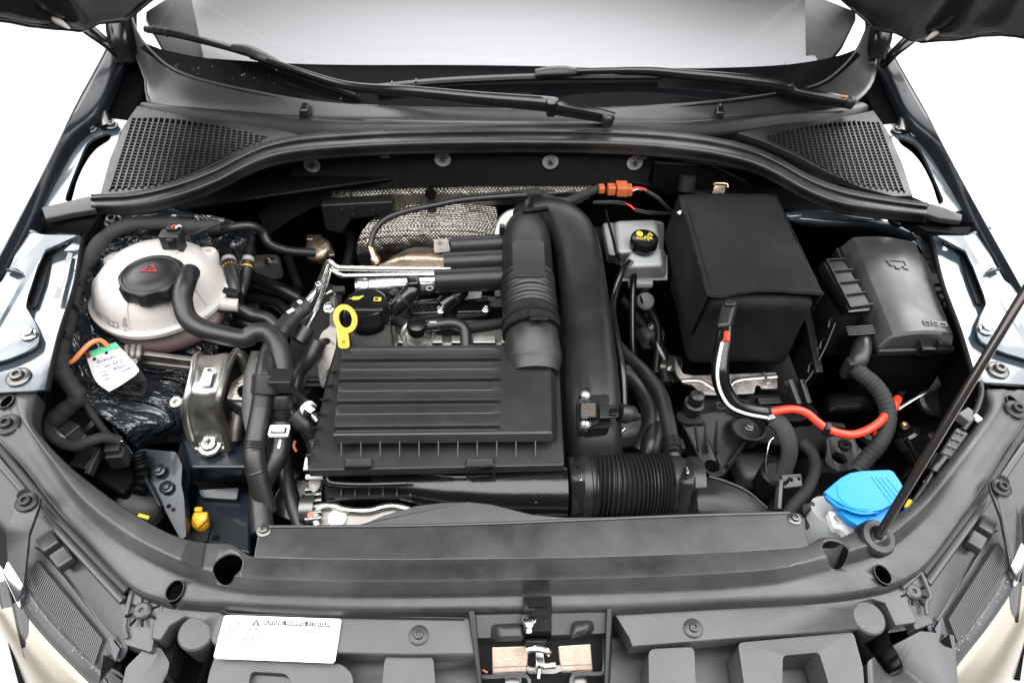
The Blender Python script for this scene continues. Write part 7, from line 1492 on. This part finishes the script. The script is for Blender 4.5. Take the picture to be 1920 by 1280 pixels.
# ------------------------------------------------------------------ warning sticker
sk = thing('warning_sticker', 'white multilingual warning sticker on the grille top panel', 'sticker', P(520, 1195, .82))
cA, cB, cC, cD = P(421, 1152.5, .8295), P(641, 1160, .8295), P(628, 1243, .8225), P(400, 1234, .8225)
nk = (cB - cA).cross(cD - cA).normalized(); nk = nk if nk.z > 0 else -nk
part(sk, 'paper', mk('glossy_white_label', (.86, .86, .86), .35), lambda m: m.prism(rnd([cA, cB, cC, cD], .004), nk * .0012), bevel=.0003)
def SK(u, v): return cA.lerp(cB, u).lerp(cD.lerp(cC, u), v) + nk * .0016
sx_ = (cB - cA).normalized(); sy_ = (cA - cD).normalized()
barq = [SK(.35, .09), SK(.915, .09), SK(.915, .20), SK(.345, .20)]
part(sk, 'heading_bar', mk('grey_heading', (.02, .02, .02), .5), lambda m: m.prism(barq, nk * .0003))
text(sk, 'heading', 'ACHTUNG  WARNING  ATTENTION', SK(.630, .147) + nk * .0005, sx_, sy_, .0064, M_whitep, sx=.74)
c = SK(.115, .30); rg1 = [c + sx_ * (.0118 * math.cos(a)) + sy_ * (.0125 * math.sin(a)) for a in [i / 32 * 6.2832 for i in range(32)]]; rg2 = [c + sx_ * (.0106 * math.cos(a)) + sy_ * (.0112 * math.sin(a)) for a in [i / 32 * 6.2832 for i in range(32)]]
M_pink = mk('pale_red_print', (.36, .22, .22), .6)
part(sk, 'prohibition_ring', M_pink, lambda m: m.prism(rg1, nk * .0003, [rg2]))
part(sk, 'hand_symbol', M_pink, lambda m: m.tube([c + sx_ * (.006 * math.cos(a)) + sy_ * (.0075 * math.sin(a)) for a in (.2, 1.0, 1.5, 2.2, 3.0, 3.8, 4.4)], .0014, 6, 4, flat=.3))
for v_, w_, mt in ((.16, .006, M_faint), (.36, .0066, M_faint), (.57, .0066, M_faint)):
    c = SK(.285 - (v_ - .16) * .07, v_); a = w_
    T_ = [c + sx_ * (-a * .9) - sy_ * a * .6, c + sx_ * (a * .9) - sy_ * a * .6, c + sx_ * a * .3 + sy_ * a * .7, c - sx_ * a * .3 + sy_ * a * .7]
    if v_ > .2:
        part(sk, 'pictogram', mt, lambda m: m.prism([c + sx_ * -a + sy_ * a * .7, c + sx_ * a + sy_ * a * .7, c + sx_ * a - sy_ * a * .7, c - sx_ * a - sy_ * a * .7], nk * .0003, [[c - sx_ * a * .8 - sy_ * a * .6, c + sx_ * a * .8 - sy_ * a * .6, c + sx_ * a * .1 + sy_ * a * .6, c - sx_ * a * .1 + sy_ * a * .6]]))
    else: part(sk, 'pictogram', mk('dark_grey_print', (.1, .1, .1), .6), lambda m: m.prism([c - sx_ * a - sy_ * a * .6, c + sx_ * a - sy_ * a * .6, c + sy_ * a * .7], nk * .0003, [[c - sx_ * a * .2 - sy_ * a * .5, c + sx_ * a * .2 - sy_ * a * .5, c + sy_ * a * .3]]))

# ------------------------------------------------------------------ headlamps
def headlamp(side):
    m_ = SM(side); sd = 'left' if side == 0 else 'right'; sg = -1 if side == 0 else 1
    def Q(l, dz=0): return [P(*m_(x, y), z + dz) for x, y, z in l]
    h = thing('headlamp', f'{sd} headlamp seen from above with a finned black top', 'headlamp', P(*m_(120, 1140), .70))
    # trough between slam panel and lamp
    part(h, 'trough', M_lens, lambda m: m.loft([Q([(-40, 800, .842), (0, 850, .842), (60, 925, .838), (110, 985, .834), (180, 1060, .830), (236, 1120, .826), (250, 1150, .82)]), Q([(-60, 850, .835), (-10, 905, .832), (40, 960, .828), (95, 1030, .822), (150, 1095, .816), (205, 1165, .812), (236, 1220, .805)]), Q([(-80, 900, .825), (-30, 950, .822), (20, 1010, .815), (70, 1060, .808), (125, 1130, .802), (180, 1200, .797), (222, 1240, .795)])], 36, 3), thick=.004, up=(0, 0, 1))
    for o1, z1, mt in (([(-30, 806), (6, 846), (60, 912), (112, 974), (180, 1046), (240, 1106)], .852, M_plastic), ([(-30, 836), (4, 872), (58, 935), (108, 992), (180, 1070), (232, 1126)], .846, M_lens), ([(92, 1048), (140, 1100), (196, 1168), (232, 1214)], .824, M_gloss)):
        part(h, 'rail', mt, lambda m: m.tube([P(*m_(x, y), z1 - (y - 840) * .00006) for x, y in o1], .0055, 8, 5, flat=.8))
    for x, y in ((92, 1018), (118, 1048)):
        part(h, 'clip', M_lens, lambda m: m.box(P(*m_(x, y), .832), (.026, .020, .016), Matrix.Rotation((-.75 if side == 0 else .75), 3, 'Z')), bevel=.003)
    # finned plate
    pl = Q([(57, 1022, .822), (76, 1032, .822), (120, 1080, .818), (205, 1190, .806), (200, 1230, .800), (190, 1258, .792), (150, 1225, .790), (90, 1160, .796), (48, 1108, .802), (42, 1085, .806)])
    part(h, 'fin_plate', M_front, lambda m: m.prism(pl, (0, 0, -.004)), bevel=.001)
    n = 46
    for i in range(n):
        t = i / (n - 1)
        a = V((72 + t * 122, 1050 + t * 146)); b = V((50 + t * 128, 1092 + t * 152))
        A, Bq = P(*m_(a.x, a.y), .8225 - t * .016), P(*m_(b.x, b.y), .8085 - t * .014)
        part(h, 'fin', M_panel, lambda m: m.bar(A, Bq, .0018, .007))
    part(h, 'blue_reflex', M_paintd, lambda m: m.prism(Q([(206, 1192, .812), (226, 1216, .806), (218, 1240, .802), (200, 1228, .802)]), (0, 0, .0022)), bevel=.0005)
    part(h, 'end_gusset', M_gloss, lambda m: m.prism(Q([(196, 1228, .808), (216, 1242, .803), (188, 1282, .785)]), (0, 0, .003)))
    # transparent lens edge with water beads, pale reflector, dividing bars
    e1 = Q([(36, 1126, .795), (60, 1160, .790), (100, 1205, .784), (140, 1245, .778), (185, 1290, .77), (200, 1310, .765)])
    e0 = Q([(44, 1090, .806), (70, 1130, .800), (110, 1175, .793), (150, 1215, .787), (186, 1258, .782), (205, 1290, .775)])
    part(h, 'lens_edge', M_panel, lambda m: m.loft([e0, e1, [p + V((0, -.004, -.01)) for p in e1]], 24, 3), thick=.003, up=(0, 0, 1))
    e2 = Q([(-30, 1160, .70), (0, 1230, .68), (30, 1300, .66), (70, 1380, .64), (120, 1440, .62), (160, 1480, .61)])
    part(h, 'lens', M_reflector, lambda m: m.loft([[p + V((0, -.002, -.008)) for p in e1], [p.lerp(q, .4) + V((0, -.012, .02)) for p, q in zip(e1, e2)], e2], 24, 4), thick=.004, up=(0, -1, .5))
    for a, b, r in (((6, 1090, .79), (60, 1320, .70), .0085), ((36, 1128, .79), (86, 1320, .71), .0085)):
        part(h, 'dividing_bar', M_gloss, lambda m: m.tube([P(*m_(a[0], a[1]), a[2]), P(*m_((a[0] + b[0]) / 2 - 3, (a[1] + b[1]) / 2), (a[2] + b[2]) / 2 + .012), P(*m_(b[0], b[1]), b[2])], r, 10, 5, flat=.6))
    part(h, 'grey_bar', MATS['grey_cabin_trim'], lambda m: m.loft([Q([(22, 1100, .785), (48, 1210, .745), (72, 1320, .705)]), Q([(34, 1128, .783), (58, 1215, .748), (84, 1320, .71)])], 8), thick=.004)
    # chrome-bright corner of the wing and black bracket arm
    part(h, 'bright_corner', M_chrome, lambda m: m.prism(Q([(4, 1072, .825), (14, 1048, .83), (44, 1096, .818), (36, 1124, .808), (30, 1128, .806)]), (0, -.004, -.012)), bevel=.002)
    ar_ = Q([(20, 974, .868), (34, 932, .872), (44, 922, .873), (66, 922, .873), (76, 932, .872), (72, 950, .868), (54, 1000, .855), (50, 1040, .842), (44, 1096, .825), (34, 1080, .828), (14, 1050, .836), (12, 1000, .855)])
    k = part(h, 'bracket_arm', M_front, lambda m: m.prism(ar_, (0, 0, -.006)), bevel=.002, seg=3)
    bolt(k, P(*m_(50, 941), .873), .0075, (0, -.1, 1), M_plastic, 1.8, 'screw')
    part(k, 'star_mark', M_dark, lambda m: m.cyl(P(*m_(45, 927), .873), (0, -.1, 1), .008, .0015, 14))
    # sill under the lamp closing it towards the bumper
    part(h, 'lamp_floor', M_dark, lambda m: m.prism(Q([(-60, 860, .80), (60, 940, .80), (250, 1130, .79), (225, 1260, .77), (120, 1200, .77), (0, 1060, .79)]), (0, 0, -.03)))
headlamp(0); headlamp(1)
# bumper skin below, mostly out of the picture
bm_ = thing('front_bumper', 'painted front bumper below the headlamps', 'bumper', (0, -.6, .5))
part(bm_, 'skin', M_paint, lambda m: m.loft([[(-.74, -.25, .66), (-.62, -.46, .66), (-.4, -.56, .68), (0, -.60, .70), (.4, -.56, .68), (.62, -.46, .66), (.74, -.25, .66)], [(-.80, -.25, .5), (-.66, -.52, .5), (-.42, -.62, .5), (0, -.66, .5), (.42, -.62, .5), (.66, -.52, .5), (.80, -.25, .5)], [(-.78, -.25, .25), (-.64, -.5, .25), (-.42, -.60, .25), (0, -.64, .25), (.42, -.60, .25), (.64, -.5, .25), (.78, -.25, .25)]], 40, 3), thick=.004)

# ================================================================== water beads and small wear
random.seed(11)
wd_ = MB()
def bead(c, n, r):
    wd_.lathe([(r, 0), (r * .86, r * .32), (r * .5, r * .52), (0, r * .58)], c, n, 8)
for _ in range(34): x = random.uniform(300, 640); bead(G(x, random.uniform(118 + (x - 300) * .05, 128 + (x - 300) * .17), .0018), WN, random.uniform(.0006, .0016))
for _ in range(40):
    x, y = random.uniform(300, 640), random.uniform(196, 236)
    bead(P(x, y, .979 + (x - 300) / 340 * .007), (0, 0, 1), random.uniform(.0006, .0013)) if False else None
for m_ in (SM(0), SM(1)):
    for _ in range(44):
        t = random.random(); x = 60 + t * 130 + random.uniform(-14, 14); y = 1122 + t * 140 + random.uniform(-8, 10)
        bead(P(*m_(x, y), .801 - t * .013), (0, -.3, 1), random.uniform(.0006, .0015))
    for _ in range(26):
        x, y = random.uniform(88, 170), random.uniform(270, 372)
        if x < 180 - (y - 260) * .55: continue
        bead(P(*m_(x + 40, y), .9385), (0, 0, 1), random.uniform(.0007, .0014))
M_water = mk('water', (.75, .78, .8), .03, ior=1.33)
M_water.node_tree.nodes['Principled BSDF'].inputs['Transmission Weight'].default_value = .85
wo = wd_.build('water_beads', M_water); wo['kind'] = 'stuff'; wo['label'] = 'clear water beads on the headlamps, ledges and windscreen base'; wo['category'] = 'water'
for o in list(bpy.data.objects):
    if '_o' in o: del o['_o']
